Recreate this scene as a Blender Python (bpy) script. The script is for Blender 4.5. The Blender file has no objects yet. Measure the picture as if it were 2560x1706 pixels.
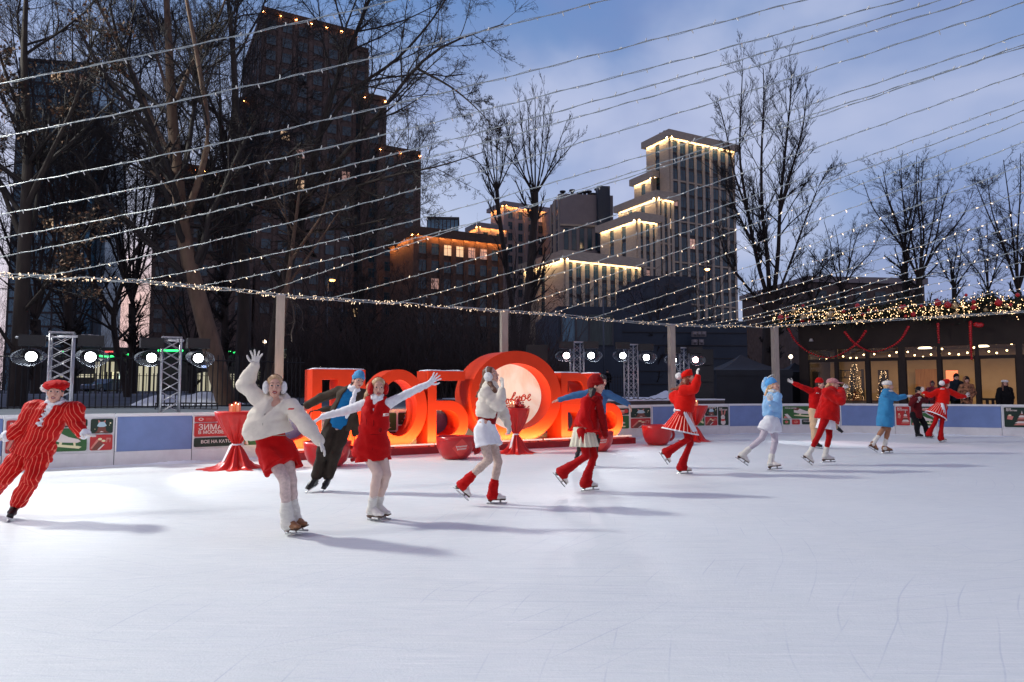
import bpy, math, random
import numpy as np
from mathutils import Vector, Matrix
rnd = random.Random(7)
RS = np.random.RandomState(11)
scn = bpy.context.scene
COL = scn.collection
PI = math.pi
# ------------------------------------------------------------------ camera
F = 1706.67
CAMZ = 1.53
PITCH = math.atan2(122.0, F)
cam_d = bpy.data.cameras.new('camera')
cam_d.sensor_width = 36.0
cam_d.lens = 36.0 * F / 2560.0
cam_d.clip_start = 0.05
cam_d.clip_end = 3000.0
cam = bpy.data.objects.new('camera', cam_d)
COL.objects.link(cam)
cam.location = (0, 0, CAMZ)
cam.rotation_euler = (PI / 2 + PITCH, 0, 0)
scn.camera = cam
CP, SP = math.cos(PITCH), math.sin(PITCH)

def W(u, v, d):
    """world point seen at photo pixel (u, v) at a distance d in front"""
    a = (u - 1280.0) / F
    b = (853.0 - v) / F
    y = CP - b * SP
    k = d / y
    return np.array([a * k, d, CAMZ + (SP + b * CP) * k])

def G(u, v, z=0.0):
    a = (u - 1280.0) / F
    b = (853.0 - v) / F
    y = CP - b * SP
    zz = SP + b * CP
    k = (z - CAMZ) / zz
    return np.array([a * k, y * k, z])

def proj(p):
    x, y, z = p[0], p[1], p[2] - CAMZ
    fw = y * CP + z * SP
    up = -y * SP + z * CP
    return 1280 + F * x / fw, 853 - F * up / fw

def nrm(v):
    v = np.asarray(v, float)
    n = np.linalg.norm(v)
    return v / n if n > 1e-9 else v

def ca(*a):
    return np.array(a, float)

# ------------------------------------------------------------------ objects
def link(o, parent=None):
    COL.objects.link(o)
    if parent is not None:
        o.parent = parent
    return o

def tag(o, label=None, cat=None, group=None, kind=None):
    if label: o['label'] = label
    if cat: o['category'] = cat
    if group: o['group'] = group
    if kind: o['kind'] = kind
    return o

def thing(name, label, cat, loc=(0, 0, 0), rz=0.0, group=None):
    o = bpy.data.objects.new(name, None)
    o.empty_display_size = 0.2
    link(o)
    o.location = Vector([float(c) for c in loc])
    o.rotation_euler = (0, 0, rz)
    return tag(o, label, cat, group)

def copy_tree(o, parent=None):
    c = o.copy()
    COL.objects.link(c)
    if parent is not None: c.parent = parent
    for ch in list(o.children): copy_tree(ch, c)
    return c

class MB:
    """collects shapes into one mesh"""
    def __init__(self):
        self.v = []; self.f = []; self.m = []; self.n = 0; self.mi = 0
        self.sm = []
        self.smooth = False
    def add(self, V, Fc):
        V = np.asarray(V, float).reshape(-1, 3)
        self.v.append(V)
        b = self.n
        for f in Fc:
            self.f.append([i + b for i in f]); self.m.append(self.mi); self.sm.append(self.smooth)
        self.n += len(V)
        return self
    def box(self, c, s, M=None):
        c = np.asarray(c, float); h = np.asarray(s, float) / 2
        P = np.array([[x, y, z] for x in (-1, 1) for y in (-1, 1) for z in (-1, 1)], float) * h
        if M is not None: P = P @ np.asarray(M, float).T
        return self.add(P + c, [[0, 1, 3, 2], [4, 6, 7, 5], [0, 4, 5, 1], [2, 3, 7, 6], [0, 2, 6, 4], [1, 5, 7, 3]])
    def tube(self, pts, r, n=8, cap=True):
        P = np.asarray(pts, float); K = len(P)
        r = np.full(K, r, float) if np.isscalar(r) else np.asarray(r, float)
        T = np.gradient(P, axis=0)
        T /= np.maximum(np.linalg.norm(T, axis=1, keepdims=True), 1e-9)
        ref = ca(0, 0, 1) if abs(T[:, 2]).max() < 0.9 else (ca(1, 0, 0) if abs(T[:, 0]).max() < 0.9 else ca(0.3, 1, 0.2))
        U = np.cross(T, ref); U /= np.maximum(np.linalg.norm(U, axis=1, keepdims=True), 1e-9)
        Vv = np.cross(T, U)
        a = np.arange(n) * 2 * PI / n
        R = P[:, None, :] + r[:, None, None] * (np.cos(a)[None, :, None] * U[:, None, :] + np.sin(a)[None, :, None] * Vv[:, None, :])
        fc = []
        for i in range(K - 1):
            for j in range(n):
                j2 = (j + 1) % n
                fc.append([i * n + j, i * n + j2, (i + 1) * n + j2, (i + 1) * n + j])
        if cap:
            fc.append(list(range(n))[::-1]); fc.append([(K - 1) * n + j for j in range(n)])
        s = self.smooth; self.smooth = n > 5
        self.add(R.reshape(-1, 3), fc); self.smooth = s
        return self
    def lathe(self, prof, c=(0, 0, 0), n=24, M=None, close=False):
        prof = np.asarray(prof, float); K = len(prof)
        a = np.arange(n) * 2 * PI / n
        P = np.stack([prof[:, 0][:, None] * np.cos(a), prof[:, 0][:, None] * np.sin(a), np.repeat(prof[:, 1][:, None], n, 1)], -1).reshape(-1, 3)
        if M is not None: P = P @ np.asarray(M, float).T
        fc = [[i * n + j, i * n + (j + 1) % n, (i + 1) * n + (j + 1) % n, (i + 1) * n + j] for i in range(K - 1) for j in range(n)]
        if prof[0, 0] > 1e-4: fc.append(list(range(n))[::-1])
        if prof[-1, 0] > 1e-4: fc.append([(K - 1) * n + j for j in range(n)])
        s = self.smooth; self.smooth = True
        self.add(P + np.asarray(c, float), fc); self.smooth = s
        return self
    def ball(self, c, r, n=12, M=None):
        r = np.asarray([r, r, r] if np.isscalar(r) else r, float)
        k = max(4, n // 2)
        th = np.linspace(0, PI, k + 1)
        prof = np.stack([np.sin(th), -np.cos(th)], 1)
        prof[0, 0] = prof[-1, 0] = 1e-5
        mb = MB(); mb.lathe(prof, n=n)
        P = np.concatenate(mb.v) * r
        if M is not None: P = P @ np.asarray(M, float).T
        s = self.smooth; self.smooth = True
        self.add(P + np.asarray(c, float), mb.f); self.smooth = s
        return self
    def prism(self, poly, O, X, Y, Z, holes=None):
        """polygon (2d) in the frame O,X,Y pushed along vector Z; no holes"""
        p = np.asarray(poly, float); n = len(p)
        A = np.asarray(O) + p[:, :1] * np.asarray(X) + p[:, 1:] * np.asarray(Y)
        V = np.concatenate([A, A + np.asarray(Z)])
        fc = [list(range(n))[::-1], [n + i for i in range(n)]] + [[i, (i + 1) % n, n + (i + 1) % n, n + i] for i in range(n)]
        return self.add(V, fc)
    def ringprism(self, outer, inner, O, X, Y, Z):
        """band between two matched closed outlines pushed along Z"""
        n = len(outer); O = np.asarray(O, float)
        f = lambda p: O + np.asarray(p, float)[:, :1] * np.asarray(X) + np.asarray(p, float)[:, 1:] * np.asarray(Y)
        A, B = f(outer), f(inner); Z = np.asarray(Z, float)
        V = np.concatenate([A, B, A + Z, B + Z]); fc = []
        for i in range(n):
            j = (i + 1) % n
            fc += [[i, n + i, n + j, j], [2 * n + i, 2 * n + j, 3 * n + j, 3 * n + i], [i, j, 2 * n + j, 2 * n + i], [n + i, 3 * n + i, 3 * n + j, n + j]]
        return self.add(V, fc)
    def build(self, name, mats, parent=None, local=True, attr=None):
        V = np.concatenate(self.v) if self.v else np.zeros((0, 3))
        return mesh_obj(name, V, self.f, mats, parent, self.m, self.sm, local)

def mesh_obj(name, V, Fc, mats, parent=None, midx=None, smooth=None, local=True, attrs=None):
    V = np.asarray(V, float)
    if parent is not None and local:
        V = V - np.array(parent_world(parent))
    me = bpy.data.meshes.new(name)
    if isinstance(Fc, np.ndarray):
        nf, k = Fc.shape
        me.vertices.add(len(V)); me.vertices.foreach_set('co', V.astype(np.float32).ravel())
        me.loops.add(nf * k); me.loops.foreach_set('vertex_index', Fc.astype(np.int32).ravel())
        me.polygons.add(nf)
        me.polygons.foreach_set('loop_start', (np.arange(nf) * k).astype(np.int32))
        me.update(calc_edges=True)
    else:
        me.from_pydata(V.tolist(), [], Fc)
    for m in (mats if isinstance(mats, (list, tuple)) else [mats]):
        me.materials.append(m)
    np_ = len(me.polygons)
    if midx is not None and len(midx) == np_:
        me.polygons.foreach_set('material_index', np.asarray(midx, np.int32))
    if smooth is not None:
        s = np.full(np_, bool(smooth)) if isinstance(smooth, (bool, int)) else np.asarray(smooth, bool)
        me.polygons.foreach_set('use_smooth', s)
    if attrs:
        for k, a in attrs.items():
            at = me.attributes.new(k, 'FLOAT', 'POINT'); at.data.foreach_set('value', np.asarray(a, np.float32))
    me.validate(); me.update()
    o = bpy.data.objects.new(name, me)
    return link(o, parent)

def parent_world(o):
    # every root sits unrotated unless its mesh is built with local=False
    p = np.zeros(3)
    while o is not None:
        p = p + np.array(o.location); o = o.parent
    return p

# ------------------------------------------------------------------ materials
def lin(c):
    c = c / 255.0
    return c / 12.92 if c <= 0.04045 else ((c + 0.055) / 1.055) ** 2.4

def RGB(r, g, b): return (lin(r), lin(g), lin(b), 1.0)

class NT:
    def __init__(self, m):
        self.t = m.node_tree; self.n = self.t.nodes; self.l = self.t.links
    def new(self, typ, **kw):
        nd = self.n.new(typ)
        for k, v in kw.items():
            if k in nd.inputs: nd.inputs[k].default_value = v
            else: setattr(nd, k, v)
        return nd
    def cx(self, a, b): self.l.new(a, b)

def setin(nd, k, v):
    if k in nd.inputs: nd.inputs[k].default_value = v

MATS = {}
def mat(name, col, rough=0.6, metal=0.0, var=0.12, scale=6.0, bump=0.0, bscale=40.0, spec=0.5, sheen=0.0, emit=None, estr=0.0, stretch=None, coat=0.0, trans=0.0, sss=0.0):
    if name in MATS: return MATS[name]
    m = bpy.data.materials.new(name); m.use_nodes = True
    t = NT(m); b = t.n['Principled BSDF']
    setin(b, 'Roughness', rough); setin(b, 'Metallic', metal); setin(b, 'Specular IOR Level', spec)
    setin(b, 'Sheen Weight', sheen); setin(b, 'Coat Weight', coat); setin(b, 'Transmission Weight', trans)
    if sss:
        setin(b, 'Subsurface Weight', sss); b.inputs['Subsurface Radius'].default_value = (0.01, 0.004, 0.002)
    tc = t.new('ShaderNodeTexCoord')
    vec = tc.outputs['Object']
    if stretch:
        mp = t.new('ShaderNodeMapping'); mp.inputs['Scale'].default_value = stretch
        t.cx(vec, mp.inputs['Vector']); vec = mp.outputs['Vector']
    if var > 0:
        nz = t.new('ShaderNodeTexNoise', Scale=scale, Detail=5.0, Roughness=0.6)
        t.cx(vec, nz.inputs['Vector'])
        cr = t.new('ShaderNodeValToRGB')
        c = np.array(col[:3])
        cr.color_ramp.elements[0].position = 0.3; cr.color_ramp.elements[1].position = 0.7
        cr.color_ramp.elements[0].color = (*np.clip(c * (1 - var), 0, 1), 1)
        cr.color_ramp.elements[1].color = (*np.clip(c * (1 + var), 0, 1), 1)
        t.cx(nz.outputs['Fac'], cr.inputs['Fac']); t.cx(cr.outputs['Color'], b.inputs['Base Color'])
    else:
        b.inputs['Base Color'].default_value = (*col[:3], 1)
    if bump > 0:
        n2 = t.new('ShaderNodeTexNoise', Scale=bscale, Detail=4.0)
        t.cx(vec, n2.inputs['Vector'])
        bp = t.new('ShaderNodeBump', Strength=bump, Distance=0.02)
        t.cx(n2.outputs['Fac'], bp.inputs['Height']); t.cx(bp.outputs['Normal'], b.inputs['Normal'])
    if emit:
        b.inputs['Emission Color'].default_value = (*emit[:3], 1); b.inputs['Emission Strength'].default_value = estr
    MATS[name] = m
    return m

def emat(name, col, strength, sample=False):
    if name in MATS: return MATS[name]
    m = bpy.data.materials.new(name); m.use_nodes = True
    t = NT(m); b = t.n['Principled BSDF']
    b.inputs['Base Color'].default_value = (0.6, 0.6, 0.6, 1)
    b.inputs['Emission Color'].default_value = (*col[:3], 1)
    b.inputs['Emission Strength'].default_value = strength
    try: m.cycles.emission_sampling = 'AUTO' if sample else 'NONE'
    except Exception: pass
    MATS[name] = m
    return m

def stripe_mat(name, col, scol, period, width, rough=0.6, wob=0.0):
    if name in MATS: return MATS[name]
    m = mat(name, col, rough, bump=0.45, bscale=22, sheen=0.0, spec=.18)
    t = NT(m); b = t.n['Principled BSDF']
    at = t.new('ShaderNodeAttribute', attribute_name='weave')
    md = t.new('ShaderNodeMath', operation='PINGPONG'); t.cx(at.outputs['Fac'], md.inputs[0]); md.inputs[1].default_value = period / 2
    lt = t.new('ShaderNodeMath', operation='LESS_THAN'); t.cx(md.outputs[0], lt.inputs[0]); lt.inputs[1].default_value = width / 2
    mx = t.new('ShaderNodeMixRGB'); t.cx(lt.outputs[0], mx.inputs['Fac'])
    old = b.inputs['Base Color'].links[0].from_socket
    t.cx(old, mx.inputs['Color1']); mx.inputs['Color2'].default_value = scol
    t.cx(mx.outputs['Color'], b.inputs['Base Color'])
    return m

def text_obj(s, size, name, m, parent, O, X, Y, depth=0.004, align='CENTER', shear=0.0, bold=0.0, space=1.0):
    """lettering as a mesh; baseline origin O, axes X (reading) and Y (up)"""
    cu = bpy.data.curves.new(name, 'FONT'); cu.body = s; cu.size = size
    cu.align_x = align; cu.extrude = depth / 2; cu.shear = shear; cu.offset = bold; cu.space_character = space
    cu.resolution_u = 3
    to = bpy.data.objects.new(name, cu); COL.objects.link(to)
    dg = bpy.context.evaluated_depsgraph_get()
    me = bpy.data.meshes.new_from_object(to.evaluated_get(dg))
    bpy.data.objects.remove(to); bpy.data.curves.remove(cu)
    X = nrm(X); Y = nrm(Y); Z = np.cross(X, Y)
    P = np.zeros(len(me.vertices) * 3); me.vertices.foreach_get('co', P); P = P.reshape(-1, 3)
    Q = np.asarray(O) + P[:, :1] * X + P[:, 1:2] * Y + P[:, 2:] * Z
    if parent is not None: Q = Q - parent_world(parent)
    me.vertices.foreach_set('co', Q.astype(np.float32).ravel()); me.update()
    me.materials.clear(); me.materials.append(m)
    me.name = name
    o = bpy.data.objects.new(name, me)
    return link(o, parent)

# ------------------------------------------------------------------ world
def make_world():
    w = bpy.data.worlds.new('World'); scn.world = w; w.use_nodes = True
    t = NT(w); t.n.clear()
    out = t.new('ShaderNodeOutputWorld')
    bg = t.new('ShaderNodeBackground')
    tc = t.new('ShaderNodeTexCoord')
    sky = t.new('ShaderNodeTexSky', sky_type='NISHITA')
    sky.sun_disc = False; sky.sun_elevation = math.radians(1.5); sky.sun_rotation = math.radians(-32)
    sky.air_density = 1.6; sky.dust_density = 1.5; sky.ozone_density = 4.0
    nz = t.new('ShaderNodeVectorMath', operation='NORMALIZE'); t.cx(tc.outputs['Generated'], nz.inputs[0])
    sp = t.new('ShaderNodeSeparateXYZ'); t.cx(nz.outputs[0], sp.inputs[0])
    # clear dusk gradient by elevation
    cr = t.new('ShaderNodeValToRGB'); t.cx(sp.outputs['Z'], cr.inputs['Fac'])
    e = cr.color_ramp.elements
    e[0].position = 0.0; e[0].color = RGB(188, 196, 220)
    e[1].position = 1.0; e[1].color = RGB(150, 146, 176)
    for p, c in ((0.10, RGB(168, 178, 210)), (0.22, RGB(148, 167, 209)), (0.36, RGB(132, 154, 200)), (0.48, RGB(110, 141, 192)), (0.56, RGB(84, 130, 192)), (0.75, RGB(136, 140, 180))):
        k = e.new(p); k.color = c
    # brighter, paler towards the set sun (left of centre)
    sd = nrm((-0.574, 1.0, 0.16))
    dt = t.new('ShaderNodeVectorMath', operation='DOT_PRODUCT'); t.cx(nz.outputs[0], dt.inputs[0]); dt.inputs[1].default_value = sd
    mr = t.new('ShaderNodeMapRange'); t.cx(dt.outputs['Value'], mr.inputs['Value'])
    mr.inputs['From Min'].default_value = 0.72; mr.inputs['From Max'].default_value = 1.0
    mr.interpolation_type = 'SMOOTHSTEP'
    lo = t.new('ShaderNodeMapRange'); t.cx(sp.outputs['Z'], lo.inputs['Value'])
    lo.inputs['From Min'].default_value = 0.52; lo.inputs['From Max'].default_value = 0.02
    ml = t.new('ShaderNodeMath', operation='MULTIPLY'); t.cx(mr.outputs[0], ml.inputs[0]); t.cx(lo.outputs[0], ml.inputs[1])
    m1 = t.new('ShaderNodeMixRGB'); t.cx(ml.outputs[0], m1.inputs['Fac']); t.cx(cr.outputs['Color'], m1.inputs['Color1'])
    m1.inputs['Color2'].default_value = RGB(224, 228, 246)
    # pink right at the horizon there
    lp = t.new('ShaderNodeMapRange'); t.cx(sp.outputs['Z'], lp.inputs['Value'])
    lp.inputs['From Min'].default_value = 0.21; lp.inputs['From Max'].default_value = 0.12
    mr2 = t.new('ShaderNodeMapRange'); t.cx(dt.outputs['Value'], mr2.inputs['Value'])
    mr2.inputs['From Min'].default_value = 0.991; mr2.inputs['From Max'].default_value = 1.0
    ml2 = t.new('ShaderNodeMath', operation='MULTIPLY'); t.cx(lp.outputs[0], ml2.inputs[0]); t.cx(mr2.outputs[0], ml2.inputs[1])
    m2 = t.new('ShaderNodeMixRGB'); t.cx(ml2.outputs[0], m2.inputs['Fac']); t.cx(m1.outputs['Color'], m2.inputs['Color1'])
    m2.inputs['Color2'].default_value = RGB(232, 204, 204)
    # clouds: flat layer mapping (x/z, y/z)
    zc = t.new('ShaderNodeMath', operation='MAXIMUM'); t.cx(sp.outputs['Z'], zc.inputs[0]); zc.inputs[1].default_value = 0.0
    za = t.new('ShaderNodeMath', operation='ADD'); t.cx(zc.outputs[0], za.inputs[0]); za.inputs[1].default_value = 0.22
    dv = t.new('ShaderNodeVectorMath', operation='DIVIDE'); t.cx(nz.outputs[0], dv.inputs[0])
    cb = t.new('ShaderNodeCombineXYZ'); [t.cx(za.outputs[0], cb.inputs[i]) for i in range(3)]
    t.cx(cb.outputs[0], dv.inputs[1])
    mp = t.new('ShaderNodeMapping'); t.cx(nz.outputs[0], mp.inputs['Vector'])
    mp.inputs['Scale'].default_value = (1.0, 1.0, 1.7); mp.inputs['Location'].default_value = (3.95, 8.01, 0); mp.inputs['Rotation'].default_value = (0, 0, 0.35)
    n1 = t.new('ShaderNodeTexNoise', Scale=2.6, Detail=5.0, Roughness=0.46, Distortion=0.25); t.cx(mp.outputs[0], n1.inputs['Vector'])
    c1 = t.new('ShaderNodeMapRange'); t.cx(n1.outputs['Fac'], c1.inputs['Value']); c1.inputs['From Min'].default_value = 0.46; c1.inputs['From Max'].default_value = 0.70
    c1.interpolation_type = 'SMOOTHSTEP'; c1.inputs['To Max'].default_value = 0.62
    m3 = t.new('ShaderNodeMixRGB'); t.cx(c1.outputs[0], m3.inputs['Fac']); t.cx(m2.outputs['Color'], m3.inputs['Color1'])
    m3.inputs['Color2'].default_value = RGB(204, 208, 232)
    mpb = t.new('ShaderNodeMapping'); t.cx(nz.outputs[0], mpb.inputs['Vector'])
    mpb.inputs['Scale'].default_value = (1.0, 1.0, 1.7); mpb.inputs['Location'].default_value = (4.45, 9.36, 0)
    n2 = t.new('ShaderNodeTexNoise', Scale=2.4, Detail=5.0, Roughness=0.48, Distortion=0.2); t.cx(mpb.outputs[0], n2.inputs['Vector'])
    c2 = t.new('ShaderNodeMapRange'); t.cx(n2.outputs['Fac'], c2.inputs['Value']); c2.inputs['From Min'].default_value = 0.50; c2.inputs['From Max'].default_value = 0.66
    c2.interpolation_type = 'SMOOTHSTEP'; c2.inputs['To Max'].default_value = 0.6
    m4 = t.new('ShaderNodeMixRGB'); t.cx(c2.outputs[0], m4.inputs['Fac']); t.cx(m3.outputs['Color'], m4.inputs['Color1'])
    m4.inputs['Color2'].default_value = RGB(126, 142, 190)
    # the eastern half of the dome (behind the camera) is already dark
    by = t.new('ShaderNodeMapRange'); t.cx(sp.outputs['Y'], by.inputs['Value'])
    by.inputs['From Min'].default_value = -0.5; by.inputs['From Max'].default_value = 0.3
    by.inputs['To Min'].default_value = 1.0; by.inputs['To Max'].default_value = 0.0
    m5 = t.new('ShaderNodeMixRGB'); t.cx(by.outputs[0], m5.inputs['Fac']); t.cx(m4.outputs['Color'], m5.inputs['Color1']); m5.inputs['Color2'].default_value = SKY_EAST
    vm = t.new('ShaderNodeVectorMath', operation='SCALE'); t.cx(m5.outputs['Color'], vm.inputs[0]); vm.inputs['Scale'].default_value = 1.0
    # a share of the physical sky on top
    sc = t.new('ShaderNodeVectorMath', operation='SCALE'); t.cx(sky.outputs['Color'], sc.inputs[0]); sc.inputs['Scale'].default_value = SKY_NISHITA
    ad = t.new('ShaderNodeVectorMath', operation='ADD'); t.cx(vm.outputs[0], ad.inputs[0]); t.cx(sc.outputs[0], ad.inputs[1])
    t.cx(ad.outputs[0], bg.inputs['Color']); bg.inputs['Strength'].default_value = SKY_STR
    t.cx(bg.outputs[0], out.inputs['Surface'])

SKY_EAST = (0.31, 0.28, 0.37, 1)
SKY_NISHITA = 0.06
SKY_STR = 1.0
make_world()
scn.view_settings.view_transform = 'Standard'
scn.view_settings.look = 'None'
scn.view_settings.exposure = 0.0
scn.view_settings.gamma = 1.0
scn.render.engine = 'CYCLES'
cy = scn.cycles
cy.max_bounces = 8; cy.diffuse_bounces = 3; cy.glossy_bounces = 3; cy.transmission_bounces = 6; cy.transparent_max_bounces = 12
cy.sample_clamp_indirect = 4.0
cy.sample_clamp_direct = 0.0
cy.use_denoising = True
try: cy.denoiser = 'OPENIMAGEDENOISE'
except Exception: pass
cy.use_light_tree = True
cy.caustics_reflective = False; cy.caustics_refractive = False
# ================================================================== the rink
def catmull(P, n=12):
    P = [np.asarray(p, float) for p in P]
    Q = [2 * P[0] - P[1]] + P + [2 * P[-1] - P[-2]]
    out = []
    for i in range(1, len(Q) - 2):
        for k in range(n):
            t = k / n
            out.append(0.5 * ((2 * Q[i]) + (-Q[i - 1] + Q[i + 1]) * t + (2 * Q[i - 1] - 5 * Q[i] + 4 * Q[i + 1] - Q[i + 2]) * t * t + (-Q[i - 1] + 3 * Q[i] - 3 * Q[i + 1] + Q[i + 2]) * t ** 3))
    out.append(P[-1])
    return np.array(out)

BP = catmull([(-20, 6.4), (-16, 9.2), (-9.75, 12.9), (-5.7, 15.2), (-0.4, 18.9), (3.6, 21.6), (6.5, 23.2), (9.5, 24.0), (12.0, 23.9), (16.5, 22.3), (21, 19.8), (26, 16.2)], 14)
_seg = np.linalg.norm(np.diff(BP, axis=0), axis=1)
BS = np.concatenate([[0], np.cumsum(_seg)])
def board_at(s):
    return np.array([np.interp(s, BS, BP[:, 0]), np.interp(s, BS, BP[:, 1])])
def board_dir(s):
    d = board_at(s + 0.05) - board_at(s - 0.05)
    return d / np.linalg.norm(d)
def board_out(s):
    d = board_dir(s)
    return np.array([-d[1], d[0]])
_bu = 1280 + F * BP[:, 0] / BP[:, 1]
def board_s(u):
    return float(np.interp(u, _bu, BS))

# --- ice and ground -------------------------------------------------
def ice_material():
    m = bpy.data.materials.new('ice'); m.use_nodes = True
    t = NT(m); b = t.n['Principled BSDF']
    setin(b, 'Roughness', 0.42); setin(b, 'Specular IOR Level', 0.25)
    tc = t.new('ShaderNodeTexCoord')
    def layer(rot, sx, sy, sc, lo, hi, dist=0.6):
        mp = t.new('ShaderNodeMapping'); t.cx(tc.outputs['Object'], mp.inputs['Vector'])
        mp.inputs['Rotation'].default_value = (0, 0, rot); mp.inputs['Scale'].default_value = (sx, sy, 1)
        n = t.new('ShaderNodeTexNoise', Scale=sc, Detail=6.0, Roughness=0.65, Distortion=dist)
        t.cx(mp.outputs[0], n.inputs['Vector'])
        r = t.new('ShaderNodeMapRange'); t.cx(n.outputs['Fac'], r.inputs['Value'])
        r.inputs['From Min'].default_value = lo; r.inputs['From Max'].default_value = hi
        return r.outputs[0]
    a = layer(0.35, 1.0, 5.0, 3.2, 0.30, 0.78)
    c = layer(-0.7, 1.0, 8.0, 2.6, 0.40, 0.78, 1.2)
    d = layer(0.0, 1.0, 1.0, 0.55, 0.3, 0.7)
    g = layer(0.0, 1.0, 1.0, 45.0, 0.3, 0.7)
    # skate cuts: thin rings of a few big warped circles
    def cuts(loc, sc, th):
        mp = t.new('ShaderNodeMapping'); t.cx(tc.outputs['Object'], mp.inputs['Vector']); mp.inputs['Location'].default_value = loc
        w = t.new('ShaderNodeTexWave', Scale=sc, Distortion=3.0, Detail=2.0); w.inputs['Detail Scale'].default_value = 0.35
        w.wave_type = 'RINGS'; w.rings_direction = 'Z'; t.cx(mp.outputs[0], w.inputs['Vector'])
        r = t.new('ShaderNodeMapRange'); t.cx(w.outputs['Fac'], r.inputs['Value']); r.inputs['From Min'].default_value = th; r.inputs['From Max'].default_value = 1.0
        nz = t.new('ShaderNodeTexNoise', Scale=0.8, Detail=3.0); t.cx(mp.outputs[0], nz.inputs['Vector'])
        q = t.new('ShaderNodeMapRange'); t.cx(nz.outputs['Fac'], q.inputs['Value']); q.inputs['From Min'].default_value = 0.5; q.inputs['From Max'].default_value = 0.65
        ml = t.new('ShaderNodeMath', operation='MULTIPLY'); t.cx(r.outputs[0], ml.inputs[0]); t.cx(q.outputs[0], ml.inputs[1])
        return ml.outputs[0]
    k1 = cuts((4.3, -9.0, 0), 1.1, 0.995); k2 = cuts((-6.2, -3.0, 0), 0.9, 0.996); k3 = cuts((-1.0, -16.0, 0), 1.3, 0.995)
    def hair(rot, sx, sy, sc, lo, hi):
        f = layer(rot, sx, sy, sc, lo, hi, .25); m_ = layer(rot + 1, 1, 1, .7, .45, .62, .5)
        q = t.new('ShaderNodeMath', operation='MULTIPLY'); t.cx(f, q.inputs[0]); t.cx(m_, q.inputs[1]); return q.outputs[0]
    h1 = hair(.5, .35, 22, 2.2, .57, .64); h2_ = hair(-.75, .3, 26, 2.0, .57, .64); h3 = hair(1.35, .3, 24, 1.7, .58, .65); h4 = hair(-.15, .3, 20, 2.4, .57, .64)
    def mix(c1, c2, f):
        mx = t.new('ShaderNodeMixRGB'); t.cx(f, mx.inputs['Fac'])
        for s, v in (('Color1', c1), ('Color2', c2)):
            if isinstance(v, tuple): mx.inputs[s].default_value = v
            else: t.cx(v, mx.inputs[s])
        return mx.outputs[0]
    col = mix((0.75, 0.785, 0.79, 1), (0.85, 0.87, 0.86, 1), a)
    f2 = t.new('ShaderNodeMath', operation='MULTIPLY'); t.cx(c, f2.inputs[0]); f2.inputs[1].default_value = 0.5
    col = mix(col, (0.88, 0.88, 0.90, 1), f2.outputs[0])
    f3 = t.new('ShaderNodeMath', operation='MULTIPLY'); t.cx(d, f3.inputs[0]); f3.inputs[1].default_value = 0.30
    col = mix(col, (0.68, 0.71, 0.77, 1), f3.outputs[0])
    f5 = t.new('ShaderNodeMath', operation='MULTIPLY'); t.cx(g, f5.inputs[0]); f5.inputs[1].default_value = 0.16
    col = mix(col, (0.62, 0.66, 0.72, 1), f5.outputs[0])
    s1 = t.new('ShaderNodeMath', operation='ADD'); t.cx(k1, s1.inputs[0]); t.cx(k2, s1.inputs[1])
    s2 = t.new('ShaderNodeMath', operation='ADD'); t.cx(s1.outputs[0], s2.inputs[0]); t.cx(k3, s2.inputs[1]); s2.use_clamp = True
    f4 = t.new('ShaderNodeMath', operation='MULTIPLY'); t.cx(s2.outputs[0], f4.inputs[0]); f4.inputs[1].default_value = 0.6
    col = mix(col, (0.56, 0.60, 0.68, 1), f4.outputs[0])
    for f_, k_, cc in ((h1, .55, (.56, .60, .67, 1)), (h2_, .6, (.95, .95, .95, 1)), (h3, .5, (.56, .60, .67, 1)), (h4, .6, (.95, .95, .95, 1))):
        q = t.new('ShaderNodeMath', operation='MULTIPLY'); t.cx(f_, q.inputs[0]); q.inputs[1].default_value = k_; col = mix(col, cc, q.outputs[0])
    t.cx(col, b.inputs['Base Color'])
    h = t.new('ShaderNodeMath', operation='ADD'); t.cx(a, h.inputs[0]); t.cx(c, h.inputs[1])
    h2 = t.new('ShaderNodeMath', operation='ADD'); t.cx(h.outputs[0], h2.inputs[0]); t.cx(g, h2.inputs[1])
    bp = t.new('ShaderNodeBump', Strength=0.25, Distance=0.02); t.cx(h2.outputs[0], bp.inputs['Height']); t.cx(bp.outputs['Normal'], b.inputs['Normal'])
    r = t.new('ShaderNodeMapRange'); t.cx(d, r.inputs['Value']); r.inputs['To Min'].default_value = 0.46; r.inputs['To Max'].default_value = 0.65
    t.cx(r.outputs[0], b.inputs['Roughness'])
    return m

poly = [tuple(p) + (0.0,) for p in BP] + [(40, -12, 0), (24, -26, 0), (-22, -26, 0), (-34, -6, 0)]
ice = mesh_obj('ice', poly, [list(range(len(poly)))[::-1]], ice_material())
tag(ice, kind='structure')
m_gnd = mat('far_ground', (0.05, 0.055, 0.065), 0.9, var=0.4, scale=0.2, bump=0.2, bscale=8)
gb = MB(); gb.box((0, 300, -0.55), (3600, 3600, 1.0)); tag(gb.build('ground', m_gnd), kind='structure')
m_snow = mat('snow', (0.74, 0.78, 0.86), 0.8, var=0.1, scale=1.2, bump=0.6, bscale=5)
m_terr = mat('trodden_snow', (0.085, 0.10, 0.125), 0.85, var=0.35, scale=0.35, bump=0.4, bscale=6)
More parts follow.
